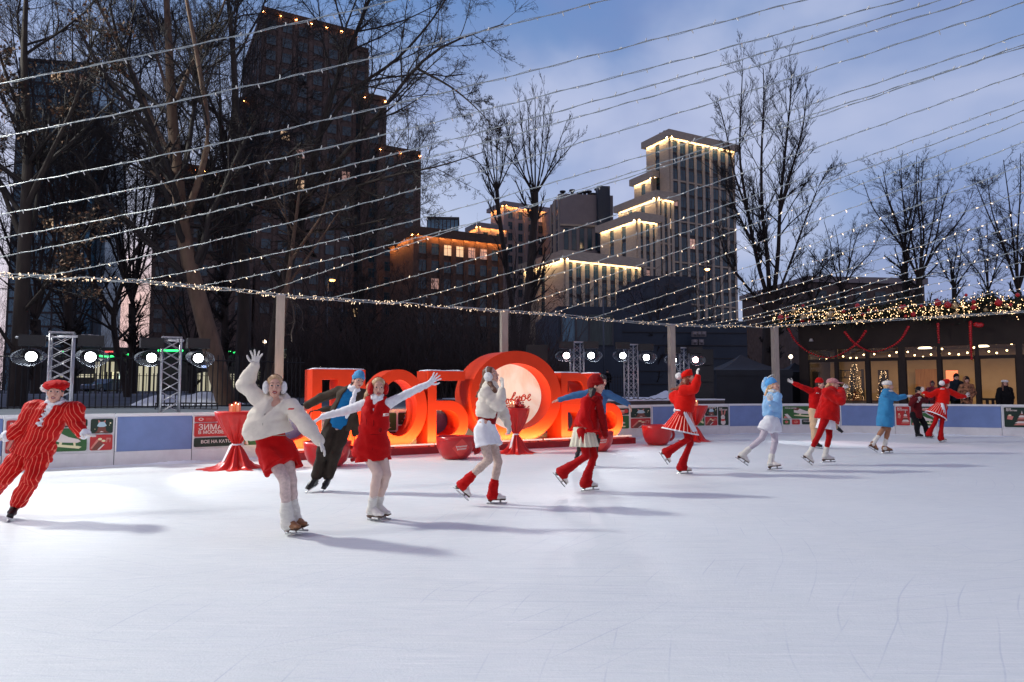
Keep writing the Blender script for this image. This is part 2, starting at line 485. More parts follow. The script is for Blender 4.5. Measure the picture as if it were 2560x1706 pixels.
# the raised land behind the boards
ss = np.linspace(0, BS[-1], 90)
rows = []
for s in ss:
    p, o = board_at(s), board_out(s)
    u = 1280 + F * p[0] / p[1]
    zo = float(np.interp(u, [-400, 1500, 1780, 1870, 2700], [1.0, 1.0, 1.0, 0.12, 0.12]))
    dr = nrm(np.array([p[0] * 0.25 + o[0] * 6, 10.0])) if True else o
    row = []
    for off, z in ((0.14, zo - 0.04), (1.2, zo), (6, zo + 0.05), (16, zo + (0.2 if zo > 0.5 else 0.1)), (42, max(zo, 0.2) + 0.3), (160, 1.5), (900, 1.5)):
        q = p + o * min(off, 1.2) + dr * max(0, off - 1.2)
        row.append((q[0], q[1], z))
    rows.append(row)
V = np.array(rows).reshape(-1, 3); nk = 7
fc = [[i * nk + k, (i + 1) * nk + k, (i + 1) * nk + k + 1, i * nk + k + 1] for i in range(len(rows) - 1) for k in range(nk - 1)]
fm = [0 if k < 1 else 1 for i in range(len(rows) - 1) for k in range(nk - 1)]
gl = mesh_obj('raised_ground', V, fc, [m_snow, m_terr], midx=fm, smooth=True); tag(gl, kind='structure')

# --- boards ---------------------------------------------------------
m_bw = mat('board_white', (0.78, 0.78, 0.80), 0.45, var=0.05, scale=3, bump=0.03)
m_bb = mat('board_blue', RGB(114, 136, 186), 0.4, var=0.10, scale=2.2)
m_bk = mat('kick_plastic', (0.72, 0.71, 0.73), 0.5, var=0.08, scale=4, bump=0.05)
m_tr = mat('tile_red', RGB(186, 44, 44), 0.45, var=0.06)
m_tg = mat('tile_green', RGB(48, 98, 48), 0.45, var=0.08)
m_td = mat('tile_dark', RGB(20, 46, 34), 0.45, var=0.10)
m_pw = mat('print_white', RGB(226, 214, 208), 0.5, var=0.05)
m_pp = mat('print_pink', RGB(206, 128, 116), 0.5, var=0.1)
m_pb = mat('print_brown', RGB(120, 66, 54), 0.5, var=0.1)
m_pc = mat('print_cream', RGB(232, 222, 178), 0.5, var=0.05)
m_pl = mat('print_pale_blue', RGB(176, 204, 216), 0.5, var=0.05)
m_pr = mat('print_red', RGB(212, 66, 60), 0.5, var=0.06)
BH = 1.05

def rrect(x0, y0, x1, y1, r=0.025, n=3):
    P = []
    for cx, cy, a0 in ((x1 - r, y1 - r, 0), (x0 + r, y1 - r, PI / 2), (x0 + r, y0 + r, PI), (x1 - r, y0 + r, 1.5 * PI)):
        for k in range(n + 1):
            a = a0 + k * PI / 2 / n
            P.append((cx + r * math.cos(a), cy + r * math.sin(a)))
    return P
def ell(cx, cy, rx, ry, n=14, rot=0.0):
    return [(cx + rx * math.cos(a) * math.cos(rot) - ry * math.sin(a) * math.sin(rot), cy + rx * math.cos(a) * math.sin(rot) + ry * math.sin(a) * math.cos(rot)) for a in np.arange(n) * 2 * PI / n]

def tile_pic(kind, w, h):
    """flat prints: list of (material, polygon) in tile units 0..1 scaled"""
    L = []
    q = lambda m, pts: L.append((m, [(x * w, y * h) for x, y in pts]))
    if kind == 'skate':
        q(m_pw, [(.30, .80), (.42, .84), (.62, .62), (.82, .52), (.88, .42), (.80, .36), (.45, .40), (.30, .50)])
        q(m_pb, [(.28, .88), (.42, .90), (.46, .80), (.40, .66), (.30, .70)])
        q(m_pc, [(.30, .24), (.84, .10), (.90, .18), (.84, .22), (.40, .32), (.30, .30)])
        q(m_pc, [(.44, .40), (.50, .40), (.48, .26), (.43, .28)]); q(m_pc, [(.72, .38), (.77, .38), (.78, .18), (.74, .18)])
        q(m_pw, [(.04, .36), (.12, .40), (.24, .02), (.14, .02)])
        q(m_pp, [(-.0 + .02, .10), (.06, .24), (.14, .04), (.04, .03)])
    elif kind == 'gift':
        q(m_pb, [(.05, .18), (.36, .66), (.66, .36), (.40, .02), (.12, .02)])
        q(m_pp, [(.02, .14), (.32, .72), (.42, .68), (.10, .10)]); q(m_pw, [(.34, .04), (.60, .40), (.66, .36), (.42, .02)])
        q(m_pc, ell(.44, .72, .09, .08)); q(m_pc, ell(.60, .60, .09, .07))
        q(m_pp, [(.70, .50), (.73, .80), (.94, .78), (.90, .50), (.86, .50), (.87, .68), (.78, .70), (.76, .50)])
    elif kind == 'hood':
        q(m_pb, [(.30, .16), (.36, .46), (.66, .46), (.70, .16), (.84, .04), (.20, .04)])
        q(m_pl, [(.28, .50), (.38, .78), (.60, .80), (.72, .52), (.60, .44), (.40, .44)])
        q(m_pp, [(.34, .74), (.33, .94), (.44, .80)]); q(m_pp, [(.56, .80), (.66, .94), (.66, .74)])
        q(m_pw, [(.40, .08), (.50, .16), (.60, .08)]); q(m_pc, ell(.88, .70, .035, .06)); q(m_pc, ell(.84, .56, .02, .03)); q(m_pc, ell(.2, .3, .02, .03))
    elif kind == 'rabbit':
        q(m_pw, ell(.46, .42, .20, .15)); q(m_pw, ell(.48, .16, .24, .15)); q(m_pp, ell(.36, .70, .07, .17, rot=0.15)); q(m_pp, ell(.64, .68, .07, .17, rot=-0.45))
        q(m_pr, ell(.46, .28, .22, .06)); q(m_td, ell(.38, .44, .025, .02)); q(m_td, ell(.54, .44, .025, .02))
    elif kind == 'pine':
        for k in range(6):
            a = .10 + k * .1; wd = .34 - k * .05
            q((m_pp, m_pw, m_pb)[k % 3], [(.68 - wd, a), (.68 + min(wd, .30), a), (.68 + wd * .3, a + .14), (.68 - wd * .3, a + .14)])
        q(m_pw, [(.66, .68), (.72, .68), (.69, .84)])
        q(m_pp, [(.10, .40), (.30, .36), (.36, .54), (.14, .60)]); q(m_pc, ell(.22, .60, .06, .04))
    elif kind == 'ball':
        q(m_pp, ell(.62, .45, .17, .30)); q(m_pr, ell(.82, .56, .15, .30))
    elif kind == 'dot':
        q(m_pp, ell(.5, .5, .26, .28)); q(m_pr, ell(.44, .56, .12, .13))
    elif kind == 'seal':
        q(m_pw, ell(.28, .5, .11, .26)); q(m_tr, ell(.28, .5, .07, .17)); q(m_pp, [(.5, .66), (.8, .66), (.8, .71), (.5, .71)]); q(m_pp, [(.5, .48), (.74, .48), (.74, .53), (.5, .53)]); q(m_pp, [(.5, .28), (.86, .28), (.86, .33), (.5, .33)])
    return L

def board_section(u0, u1, kind, label, tiles=()):
    s0, s1 = board_s(u0), board_s(u1)
    n = max(3, int((s1 - s0) / 0.25) + 1)
    s = np.linspace(s0 + 0.006, s1 - 0.006, n)
    P = np.array([board_at(a) for a in s]); O = np.array([board_out(a) for a in s])
    c = board_at((s0 + s1) / 2)
    root = thing('rink_board', label, 'board', (c[0], c[1], 0), 0, 'boards round the rink')
    def wallstrip(name, z0, z1, t0, t1, m, par=root):
        V = []
        for p, o in zip(P, O):
            a, b2 = p + o * t0, p + o * t1
            V += [(a[0], a[1], z0), (a[0], a[1], z1), (b2[0], b2[1], z1), (b2[0], b2[1], z0)]
        f = []
        for i in range(n - 1):
            for k in range(4):
                f.append([4 * i + k, 4 * i + 4 + k, 4 * i + 4 + (k + 1) % 4, 4 * i + (k + 1) % 4])
        f += [[0, 1, 2, 3], [4 * n - 1, 4 * n - 2, 4 * n - 3, 4 * n - 4]]
        return mesh_obj(name, V, f, m, par)
    wallstrip('panel', 0.285, 0.985, 0.010, 0.045, m_bb if kind == 'blue' else m_bw)
    wallstrip('top_rail', 0.987, BH, -0.006, 0.075, m_bw)
    wallstrip('kick_panel', -0.02, 0.283, -0.002, 0.05, m_bk)
    # upright seam strip
    d0 = nrm(board_dir(s0)); p0 = board_at(s0 + 0.022); o0 = board_out(s0)
    mb = MB(); Mx = np.array([[d0[0], o0[0], 0], [d0[1], o0[1], 0], [0, 0, 1.0]])
    mb.box((p0[0] + o0[0] * 0.004, p0[1] + o0[1] * 0.004, 0.635), (0.03, 0.008, 0.69), Mx); mb.build('seam_strip', m_bw, root)
    Ltot = s1 - s0
    for (x0, y0, x1, y1, mm, pic, txt) in tiles:
        # tile rectangle in fractions of the section (x) and of the panel height (y)
        w, h = (x1 - x0) * Ltot, (y1 - y0) * 0.70
        sc = s0 + (x0 + x1) / 2 * Ltot
        d, o, pc = board_dir(sc), board_out(sc), board_at(sc)
        # chord sagitta stays within a few mm
        org = ca(pc[0] - d[0] * w / 2 - o[0] * 0.012, pc[1] - d[1] * w / 2 - o[1] * 0.012, 0.285 + y0 * 0.70)
        X, Y, N = ca(d[0], d[1], 0), ca(0, 0, 1), ca(o[0], o[1], 0)
        mb = MB(); mb.prism(rrect(0, 0, w, h, min(0.03, w * .2, h * .2)), org, X, Y, N * 0.016)
        tl = mb.build('poster', mm, root)
        if pic:
            mb = MB(); ms = []
            for q, (pm, pts) in enumerate(tile_pic(pic, w, h)):
                if pm not in ms: ms.append(pm)
                mb.mi = ms.index(pm)
                mb.prism(pts, org - N * (0.0022 + 0.0006 * q), X, Y, N * 0.0016)
            mb.build('picture', ms, tl)
        for (tx, ty, sz, body) in (txt or ()):
            text_obj(body, sz, 'lettering', m_pw, tl, org + X * tx * w + Y * ty * h - N * 0.003, X, Y, 0.003, align='LEFT', bold=0.002)

GA = [(.02, .80, .27, .97, m_tr, 'seal', None), (.30, .80, .42, .97, m_tg, 'dot', None), (.45, .80, .58, .97, m_td, 'dot', None),
      (.02, .36, .55, .77, m_tr, None, [(.08, .50, .165, 'ЗИМА'), (.08, .20, .098, 'В МОСКВЕ')]),
      (.02, .05, .55, .32, m_td, None, [(.14, .40, .09, 'ВСЕ НА КАТОК!')]),
      (.58, .05, .80, .77, m_tg, 'skate', None), (.82, .05, .98, .77, m_tr, 'gift', None)]
GB = [(.03, .06, .28, .95, m_tr, 'gift', [(.12, .84, .075, 'ВСЕ'), (.12, .72, .075, 'НА КАТОК!')]), (.30, .74, .74, .95, m_td, 'ball', [(.08, .5, .05, 'ВСЕ НА КАТОК!')]), (.30, .06, .74, .70, m_tg, 'skate', None), (.77, .54, .98, .95, m_td, 'hood', None), (.77, .06, .98, .50, m_tr, 'gift', None)]
GC = [(.02, .66, .12, .95, m_tg, 'dot', None), (.14, .66, .22, .95, m_tr, 'dot', None), (.24, .66, .56, .95, m_td, 'ball', [(.1, .5, .06, 'ВСЕ НА КАТОК!')]), (.02, .05, .56, .62, m_tg, 'skate', [(.06, .82, .05, 'ВСЕ НА КАТОК!')]), (.60, .52, .97, .95, m_td, 'hood', None), (.60, .05, .97, .48, m_tr, 'gift', None)]
GD = [(.02, .06, .28, .95, m_tg, 'skate', None), (.31, .52, .66, .95, m_td, 'hood', [(.1, .86, .05, 'ВСЕ НА КАТОК!')]), (.31, .06, .66, .48, m_tr, 'gift', None), (.69, .06, .98, .95, m_td, 'rabbit', [(.1, .88, .06, 'ВСЕ'), (.1, .80, .06, 'НА КАТОК!')])]
GE = [(.02, .34, .68, .96, m_tg, 'skate', [(.06, .8, .055, 'ВСЕ НА КАТОК!')]), (.02, .05, .14, .30, m_tg, 'dot', None), (.18, .05, .32, .30, m_tr, 'dot', None), (.36, .05, .68, .30, m_td, 'ball', [(.08, .5, .06, 'ВСЕ НА КАТОК!')]), (.71, .54, .98, .96, m_td, 'hood', None), (.71, .05, .98, .50, m_tr, 'gift', None)]
GF = [(.03, .05, .36, .96, m_tr, 'pine', [(.08, .86, .075, 'ВСЕ'), (.08, .78, .06, 'НА КАТОК!')]), (.39, .70, .98, .96, m_td, 'ball', [(.06, .5, .07, 'ВСЕ НА КАТОК!')]), (.39, .05, .98, .66, m_tg, 'skate', None)]
GH = [(.04, .05, .40, .96, m_td, 'pine', [(.08, .88, .07, 'ВСЕ'), (.08, .81, .055, 'НА КАТОК!')]), (.43, .36, .97, .96, m_tg, 'skate', [(.06, .85, .06, 'ВСЕ НА КАТОК!')]), (.43, .05, .97, .32, m_td, 'dot', None)]
board_section(-640, -250, 'poster', 'white board with posters, farthest left and mostly out of the picture', GB)
board_section(-250, 15, 'blue', 'blue board panel at the left edge beside the man in the striped suit')
board_section(15, 294, 'poster', 'poster board behind the man in the red striped suit', GB)
board_section(294, 486, 'blue', 'blue board panel below the left truss towers, left of the table')
board_section(486, 702, 'poster', 'poster board with ЗИМА В МОСКВЕ behind the first red table', GA)
board_section(702, 868, 'blue', 'blue board panel seen through the leg of the first big red letter')
board_section(868, 1046, 'poster', 'poster board seen through the second big red letter', GE)
board_section(1046, 1205, 'blue', 'blue board panel seen through the hole of the third big letter')
board_section(1205, 1360, 'poster', 'poster board hidden behind the tallest round letter', GC)
board_section(1360, 1494, 'blue', 'blue board panel seen through the fifth big letter')
board_section(1494, 1628, 'poster', 'poster board just right of the last red letter', GC)
board_section(1628, 1735, 'blue', 'blue board panel behind the girl in the pleated skirt')
board_section(1735, 1819, 'poster', 'poster board with a rabbit picture beside the far table', GD)
board_section(1819, 1951, 'blue', 'blue board panel left of the skater in pale blue')
board_section(1951, 2096, 'poster', 'poster board behind the man in beige trousers', GE)
board_section(2096, 2232, 'blue', 'blue board panel between red jacket and blue coat')
board_section(2232, 2336, 'poster', 'poster board behind the dark skater with the hat', GF)
board_section(2336, 2497, 'blue', 'blue board panel in front of the cafe, below the spectators')
board_section(2497, 2680, 'poster', 'poster board with a fir tree picture at the right edge', GH)
board_section(2680, 2990, 'blue', 'blue board panel outside the right edge')
# scraped snow along the foot of the boards
sp = MB(); sp.smooth = True
s = np.linspace(board_s(-300), board_s(2650), 900); V = []
for a in s:
    p, o = board_at(a), board_out(a)
    w = 0.05 + 0.08 * abs(math.sin(a * 1.7) * math.sin(a * 0.63 + 1)) + 0.05 * rnd.random(); h = 0.015 + 0.05 * abs(math.sin(a * 2.3 + 1) * math.sin(a * 0.9)) * rnd.uniform(.5, 1)
    for k, (f, z) in enumerate(((0.0, h), (0.35, h * .9), (0.7, h * .45), (1.0, -.01))):
        q = p - o * (0.001 + w * f); V.append((q[0], q[1], z))
V = np.array(V); fc = [[4 * i + k, 4 * i + k + 1, 4 * i + 5 + k, 4 * i + 4 + k] for i in range(len(s) - 1) for k in range(3)]
tag(mesh_obj('scraped_snow', V, fc, m_snow, smooth=True), kind='stuff')
LED_P = 42.0
# ================================================================== the big letters
m_let = mat('letter_red', (0.66, 0.046, 0.012), 0.5, var=0.05, scale=3, bump=0.02, spec=0.2)
m_plat = mat('platform_red', (0.34, 0.012, 0.016), 0.4, var=0.25, scale=5)
m_bar = emat('led_bar', (1.0, 0.66, 0.52), 0.75)
RA = ca(0.866, 0.50, 0); RN = ca(0.50, -0.866, 0); UZ = ca(0, 0, 1)
RO = ca(-4.72, 14.92, 0) - RN * 0.34        # front plane of the letters
def row_s(u):
    k = (u - 1280) / F
    # (RO + RA s): x = k y
    return (k * RO[1] - RO[0]) / (RA[0] - k * RA[1])
def row_z(u, v):
    s = row_s(u); p = RO + RA * s
    return W(u, v, p[1])[2]
Z0 = 0.17; ZT = 2.0; DEP = 0.72

def letter(name_label, shapes, holes_label=None):
    pass

def arc(cx, cy, rx, ry, a0, a1, n=16):
    return [(cx + rx * math.cos(math.radians(a0 + (a1 - a0) * i / n)), cy + ry * math.sin(math.radians(a0 + (a1 - a0) * i / n))) for i in range(n + 1)]

def big_letter(label, builder, s_mid):
    c = RO + RA * s_mid
    root = thing('letter', label, 'letter', (c[0], c[1], Z0), 0, 'big red letters of one word')
    fb = MB(); builder(fb)
    fb.build('body', m_let, root)
    return root
ZB = -RN * DEP
def LP(mb, poly): mb.prism([(x, z) for x, z in poly], RO, RA, UZ, ZB)
def LR(mb, o, i): mb.ringprism(o, i, RO, RA, UZ, ZB)

S = row_s
def b_L(mb):
    a, b = S(782), S(806); c, d = S(846), S(887.5)
    zi = row_z(830, 949)
    LP(mb, [(a, zi), (d, zi), (d, ZT), (a, ZT)])
    LP(mb, [(c, Z0), (d, Z0), (d, zi), (c, zi)])
    # left leg hooks outwards at the foot
    zl = 0.62
    out = [(b, zi), (a, zi), (a, zl + 0.25)] + arc(a - 0.36, zl + 0.20, 0.36, 0.40, 0, -86, 8)[1:] + [(a - 0.62, 0.30), (a - 0.60, Z0), (a - 0.15, Z0)] + arc(b - 0.30, Z0 + 0.5, 0.30, 0.5, -80, 0, 8)
    LP(mb, out[::-1])
def b_YU(mb):
    a, b = S(889.5), S(914)
    LP(mb, [(a, Z0), (b, Z0), (b, ZT), (a, ZT)])
    L, R = S(925), S(1068.5); cx, rx = (L + R) / 2, (R - L) / 2; cz, rz = (ZT + 0.02 + Z0) / 2, (ZT + 0.02 - Z0) / 2
    t = 0.27
    LR(mb, arc(cx, cz, rx, rz, 0, 360, 56)[:-1], arc(cx, cz, rx - t, rz - t * .92, 0, 360, 56)[:-1])
    LP(mb, [(b, 0.98), (L + 0.08, 0.98), (L + 0.08, 1.22), (b, 1.22)])
def b_B(mb):
    a, b = S(1070.5), S(1092); r = S(1163)
    LP(mb, [(a, Z0), (b, Z0), (b, ZT), (a, ZT)])
    zi = row_z(1120, 951.5); LP(mb, [(b, zi), (r, zi), (r, ZT - .0005), (b, ZT - .0005)])
    zt = row_z(1120, 1002); R = S(1171.5); zm = (zt + Z0) / 2; hz = (zt - Z0) / 2
    cx = R - hz * .95
    ho = hz - 0.235
    o = [(b, Z0)] + [(cx, Z0)] + arc(cx, zm, R - cx, hz, -90, 90, 20)[1:] + [(b, zt)]
    i = [(b + 0.0, zm - ho)] + [(cx - .05, zm - ho)] + arc(cx - .05, zm, R - cx - .20, ho, -90, 90, 20)[1:] + [(b, zm + ho)]
    LR(mb, o, i)
def b_O(mb):
    L, R = S(1173), S(1398.5); cx, rx = (L + R) / 2, (R - L) / 2
    zt = row_z(1290, 878); cz, rz = (zt + Z0 - .02) / 2, (zt - Z0 + .02) / 2
    t = 0.33
    mb.ringprism(arc(cx, cz, rx, rz, 0, 360, 80)[:-1], arc(cx, cz, rx - t, rz - t, 0, 360, 80)[:-1], RO + RN * 0.08, RA, UZ, -RN * 0.92)
    return cx, cz, rx - t, rz - t
def b_V(mb):
    a, b = S(1403), S(1419)
    LP(mb, [(a, Z0), (b, Z0), (b, ZT), (a, ZT)])
    def bowl(z0, z1, R, th, tr):
        zm, hz = (z0 + z1) / 2, (z1 - z0) / 2; cx = R - hz * .9; ho = hz - th
        o = [(b, z0), (cx, z0)] + arc(cx, zm, R - cx, hz, -90, 90, 18)[1:] + [(b, z1)]
        i = [(b, zm - ho), (cx, zm - ho)] + arc(cx, zm, R - cx - tr, ho, -90, 90, 18)[1:] + [(b, zm + ho)]
        LR(mb, o, i)
    bowl(1.13, ZT, S(1474), .22, .22); bowl(Z0, 1.128, S(1484), .22, .24)
def b_SOFT(mb):
    a, b = S(1487), S(1502)
    LP(mb, [(a, Z0), (b, Z0), (b, ZT), (a, ZT)])
    z1 = row_z(1530, 1008); R = S(1555.5); zm, hz = (Z0 + z1) / 2, (z1 - Z0) / 2; cx = R - hz * .95; ho = hz - .23
    LR(mb, [(b, Z0), (cx, Z0)] + arc(cx, zm, R - cx, hz, -90, 90, 20)[1:] + [(b, z1)], [(b, zm - ho), (cx, zm - ho)] + arc(cx, zm, R - cx - .22, ho, -90, 90, 20)[1:] + [(b, zm + ho)])

def snowcap(root, a, b, seed):
    q = random.Random(seed); n = 40; V = []
    for i in range(n + 1):
        s_ = a + (b - a) * i / n; h = (.008 + .022 * q.random()) * min(1, i, n - i)
        for o, z in ((.02, 0), (.03, h), (DEP * .5, h * 1.3), (DEP - .03, h), (DEP - .02, 0)):
            c = RO + RA * s_ - RN * o; V.append((c[0], c[1], ZT + .001 + z))
    f = [[5 * i + k, 5 * i + 5 + k, 5 * i + 6 + k, 5 * i + 1 + k] for i in range(n) for k in range(4)]
    mesh_obj('snow_cap', V, f, m_snow, root, smooth=True)
LE = []
def big_letter_(*a): LE.append(big_letter(*a)); return LE[-1]
big_letter_('first big red letter, Л, behind the man in the brown jacket', b_L, S(840))
big_letter_('big red letter Ю, second in the row, round part behind the red vest', b_YU, S(990))
big_letter_('big red letter Б behind the left teacup, third in the row', b_B, S(1110))
lo = big_letter_('tallest letter, a big red О filled with a glowing cream disc', b_O, S(1290))
big_letter_('big red letter В behind the girl in the red beanie', b_V, S(1440))
big_letter_('last big red letter, Ь, at the right end of the row', b_SOFT, S(1520))
for r_, a_, b_ in ((LE[0], S(782), S(887)), (LE[1], S(890), S(914)), (LE[2], S(1071), S(1163)), (LE[4], S(1403), S(1450)), (LE[5], S(1487), S(1502))): snowcap(r_, a_ + .02, b_ - .02, int(a_ * 10) + 50)
# glowing disc with handwriting inside the tall O
dummy = MB(); ocx, ocz, orx, orz = b_O(dummy)
mdisc = bpy.data.materials.new('lit_disc'); mdisc.use_nodes = True
t = NT(mdisc); bs = t.n['Principled BSDF']; tc = t.new('ShaderNodeTexCoord')
nz = t.new('ShaderNodeTexNoise', Scale=0.9, Detail=6.0, Roughness=0.55, Distortion=1.6); t.cx(tc.outputs['Object'], nz.inputs['Vector'])
cr = t.new('ShaderNodeValToRGB'); t.cx(nz.outputs['Fac'], cr.inputs['Fac'])
cr.color_ramp.elements[0].position = .34; cr.color_ramp.elements[0].color = RGB(240, 204, 176)
cr.color_ramp.elements[1].position = .56; cr.color_ramp.elements[1].color = RGB(253, 240, 224)
bs.inputs['Base Color'].default_value = (.42, .38, .34, 1); t.cx(cr.outputs['Color'], bs.inputs['Emission Color']); bs.inputs['Emission Strength'].default_value = 0.62
dO = RO - RN * 0.42
mb = MB(); mb.prism(arc(ocx, ocz, orx + .01, orz + .01, 0, 360, 64)[:-1], dO, RA, UZ, -RN * 0.05); disc = mb.build('disc', mdisc, lo)
m_script = mat('script_red', RGB(206, 66, 30), 0.5, var=0.03)
def pen(strokes, O, X, Y, sc, r, m, parent, name='lettering'):
    mb = MB()
    for st in strokes:
        P = catmull([ca(x, y) for x, y in st], 6) if len(st) > 2 else np.array(st, float)
        Q = O + P[:, :1] * X * sc + P[:, 1:] * Y * sc
        mb.tube(Q, r, 6)
    return mb.build(name, m, parent)
# traced in zoomed-photo units, "...ковское / ...тие"
def sc_pt(x, y):
    u, v = 1220 + x / 5.6, 860 + y / 5.6
    k = (u - 1280) / F; s = (k * dO[1] - dO[0]) / (RA[0] - k * RA[1]); p = dO + RA * s
    return (s, W(u, v, p[1])[2])
ST = [[(205, 790), (190, 770), (185, 810), (210, 830), (240, 810), (262, 775), (285, 790), (280, 830), (258, 836), (256, 800), (275, 775), (300, 790)],
      [(300, 790), (335, 760), (372, 715), (384, 686), (368, 684), (345, 730), (322, 790), (316, 830), (338, 832), (356, 800), (345, 775), (330, 790)],
      [(356, 800), (384, 770), (404, 740), (412, 752), (396, 750), (378, 790), (392, 806), (420, 790)],
      [(420, 790), (440, 745), (436, 735), (424, 790)], [(424, 780), (448, 750), (462, 742)], [(436, 772), (452, 800), (476, 780)],
      [(476, 780), (478, 735), (505, 712), (524, 735), (515, 780), (484, 800), (462, 780), (470, 745), (500, 735), (540, 770)],
      [(540, 770), (570, 750), (592, 720), (584, 706), (560, 730), (556, 780), (574, 795), (598, 775)],
      [(230, 880), (262, 870), (300, 868)], [(262, 872), (256, 905)], [(480, 830), (500, 822)], [(480, 905), (488, 860), (500, 868), (484, 905)], [(505, 905), (520, 870)], [(536, 908), (575, 872)],
      [(300, 905), (320, 870), (330, 905), (350, 870)], [(420, 905), (440, 870), (455, 905)]]
pen([[sc_pt(*p) for p in st] for st in ST], dO + RN * 0.004, RA, UZ, 1.0, 0.016, m_script, lo)
# platform and LED bars
pl = thing('platform', 'low dark red platform under the big letters', 'platform', (0, 17.2, 0), 0)
mb = MB(); Mx = np.stack([RA, -RN, UZ], 1)
s0, s1 = S(700), S(1568)
def plat(a, b, off0, off1, z0, z1, mb):
    c = RO + RA * (a + b) / 2 - RN * (off0 + off1) / 2; c[2] = (z0 + z1) / 2
    mb.box(c, (b - a, off1 - off0, z1 - z0), Mx)
plat(s0, s1, -0.34, 1.1, 0.0, 0.165, mb); mb.build('deck', m_plat, pl)
for ua, ub in ((700, 775), (800, 960), (965, 1076), (1080, 1092), (1180, 1300), (1302, 1342), (1349, 1420), (1424, 1474), (1500, 1562)):
    mb = MB(); plat(S(ua), S(ub), -0.27, -0.20, 0.20, 0.235, mb)
    br = mb.build('light_bar', m_bar, pl)
    mb = MB(); plat(S(ua) + .1, S(ua) + .14, -0.26, -0.21, 0.165, 0.20, mb); plat(S(ub) - .14, S(ub) - .1, -0.26, -0.21, 0.165, 0.20, mb); mb.build('bracket', m_plat, br)
def area(name, loc, tgt, sx, sy, power, col, spread=PI):
    L = bpy.data.lights.new(name, 'AREA'); L.shape = 'RECTANGLE'; L.size = sx; L.size_y = sy; L.energy = power; L.color = col; L.spread = spread
    o = bpy.data.objects.new(name, L); COL.objects.link(o); o.location = Vector(loc)
    d = Vector(tgt) - Vector(loc); o.rotation_euler = d.to_track_quat('-Z', 'Y').to_euler()
    return o
def spot(name, loc, tgt, power, col, ang, blend, r=0.1):
    L = bpy.data.lights.new(name, 'SPOT'); L.energy = power; L.color = col; L.spot_size = math.radians(ang); L.spot_blend = blend; L.shadow_soft_size = r
    o = bpy.data.objects.new(name, L); COL.objects.link(o); o.location = Vector(loc)
    d = Vector(tgt) - Vector(loc); o.rotation_euler = d.to_track_quat('-Z', 'Y').to_euler()
    return o
# the LED bars light the letters from their foot
LB = []
for k in range(6):
    s = s0 + (s1 - s0) * (k + .5) / 6
    p = RO + RA * s + RN * 0.24
    o = area('led_uplight', (p[0], p[1], 0.245), (p[0] - RN[0] * 0.50, p[1] - RN[1] * 0.50, 1.25), (s1 - s0) / 6, 0.05, LED_P, (1.0, 0.62, 0.22))
    o.rotation_euler = Matrix(np.stack([RA, np.cross(nrm(-(-RN * 0.50 + UZ * 1.0)), RA), nrm(-(-RN * 0.50 + UZ * 1.0))], 1).tolist()).to_euler()
# ================================================================== cups, tables, trusses, posts
m_cup = mat('cup_red', (0.50, 0.020, 0.022), 0.28, var=0.08, scale=3, spec=0.4)
m_cupin = mat('cup_inside', (0.72, 0.70, 0.72), 0.5, var=0.06)
m_diam = mat('cup_diamond', RGB(214, 60, 52), 0.4, var=0.05)
m_cloth = mat('satin_red', (0.58, 0.010, 0.006), 0.33, var=0.12, scale=5, bump=0.05, bscale=20, sheen=0.04, spec=0.45)
m_ribbon = mat('ribbon_white', (0.75, 0.68, 0.72), 0.5, var=0.05)
m_wax = mat('candle_glass', RGB(226, 170, 140), 0.4, var=0.08, emit=RGB(255, 150, 90), estr=0.25)
m_flame = emat('flame', RGB(255, 214, 150), 9.0)
m_steel = mat('truss_steel', (0.52, 0.52, 0.55), 0.38, metal=0.75, var=0.12, scale=10)
m_black = mat('black_paint', (0.012, 0.012, 0.014), 0.5, var=0.2)
m_rubber = mat('black_rubber', (0.02, 0.02, 0.022), 0.6, var=0.1)
m_film = bpy.data.materials.new('rain_film'); m_film.use_nodes = True
t = NT(m_film); t.n.clear(); o_ = t.new('ShaderNodeOutputMaterial'); mx_ = t.new('ShaderNodeMixShader'); tr_ = t.new('ShaderNodeBsdfTransparent'); gl_ = t.new('ShaderNodeBsdfPrincipled')
gl_.inputs['Base Color'].default_value = (.30, .34, .40, 1); gl_.inputs['Roughness'].default_value = .4
nz_ = t.new('ShaderNodeTexNoise', Scale=14.0, Detail=4.0); bp_ = t.new('ShaderNodeBump', Strength=0.35, Distance=0.02); t.cx(nz_.outputs['Fac'], bp_.inputs['Height']); t.cx(bp_.outputs['Normal'], gl_.inputs['Normal'])
mx_.inputs['Fac'].default_value = 0.34; t.cx(tr_.outputs[0], mx_.inputs[1]); t.cx(gl_.outputs[0], mx_.inputs[2]); t.cx(mx_.outputs[0], o_.inputs['Surface'])
m_bulb = emat('flood_bulb', (0.92, 0.96, 1.0), 26.0); m_bulbp = emat('flood_bulb_pink', (1.0, 0.70, 0.74), 22.0); m_bulbr = emat('flood_bulb_rose', (1.0, 0.48, 0.50), 20.0)

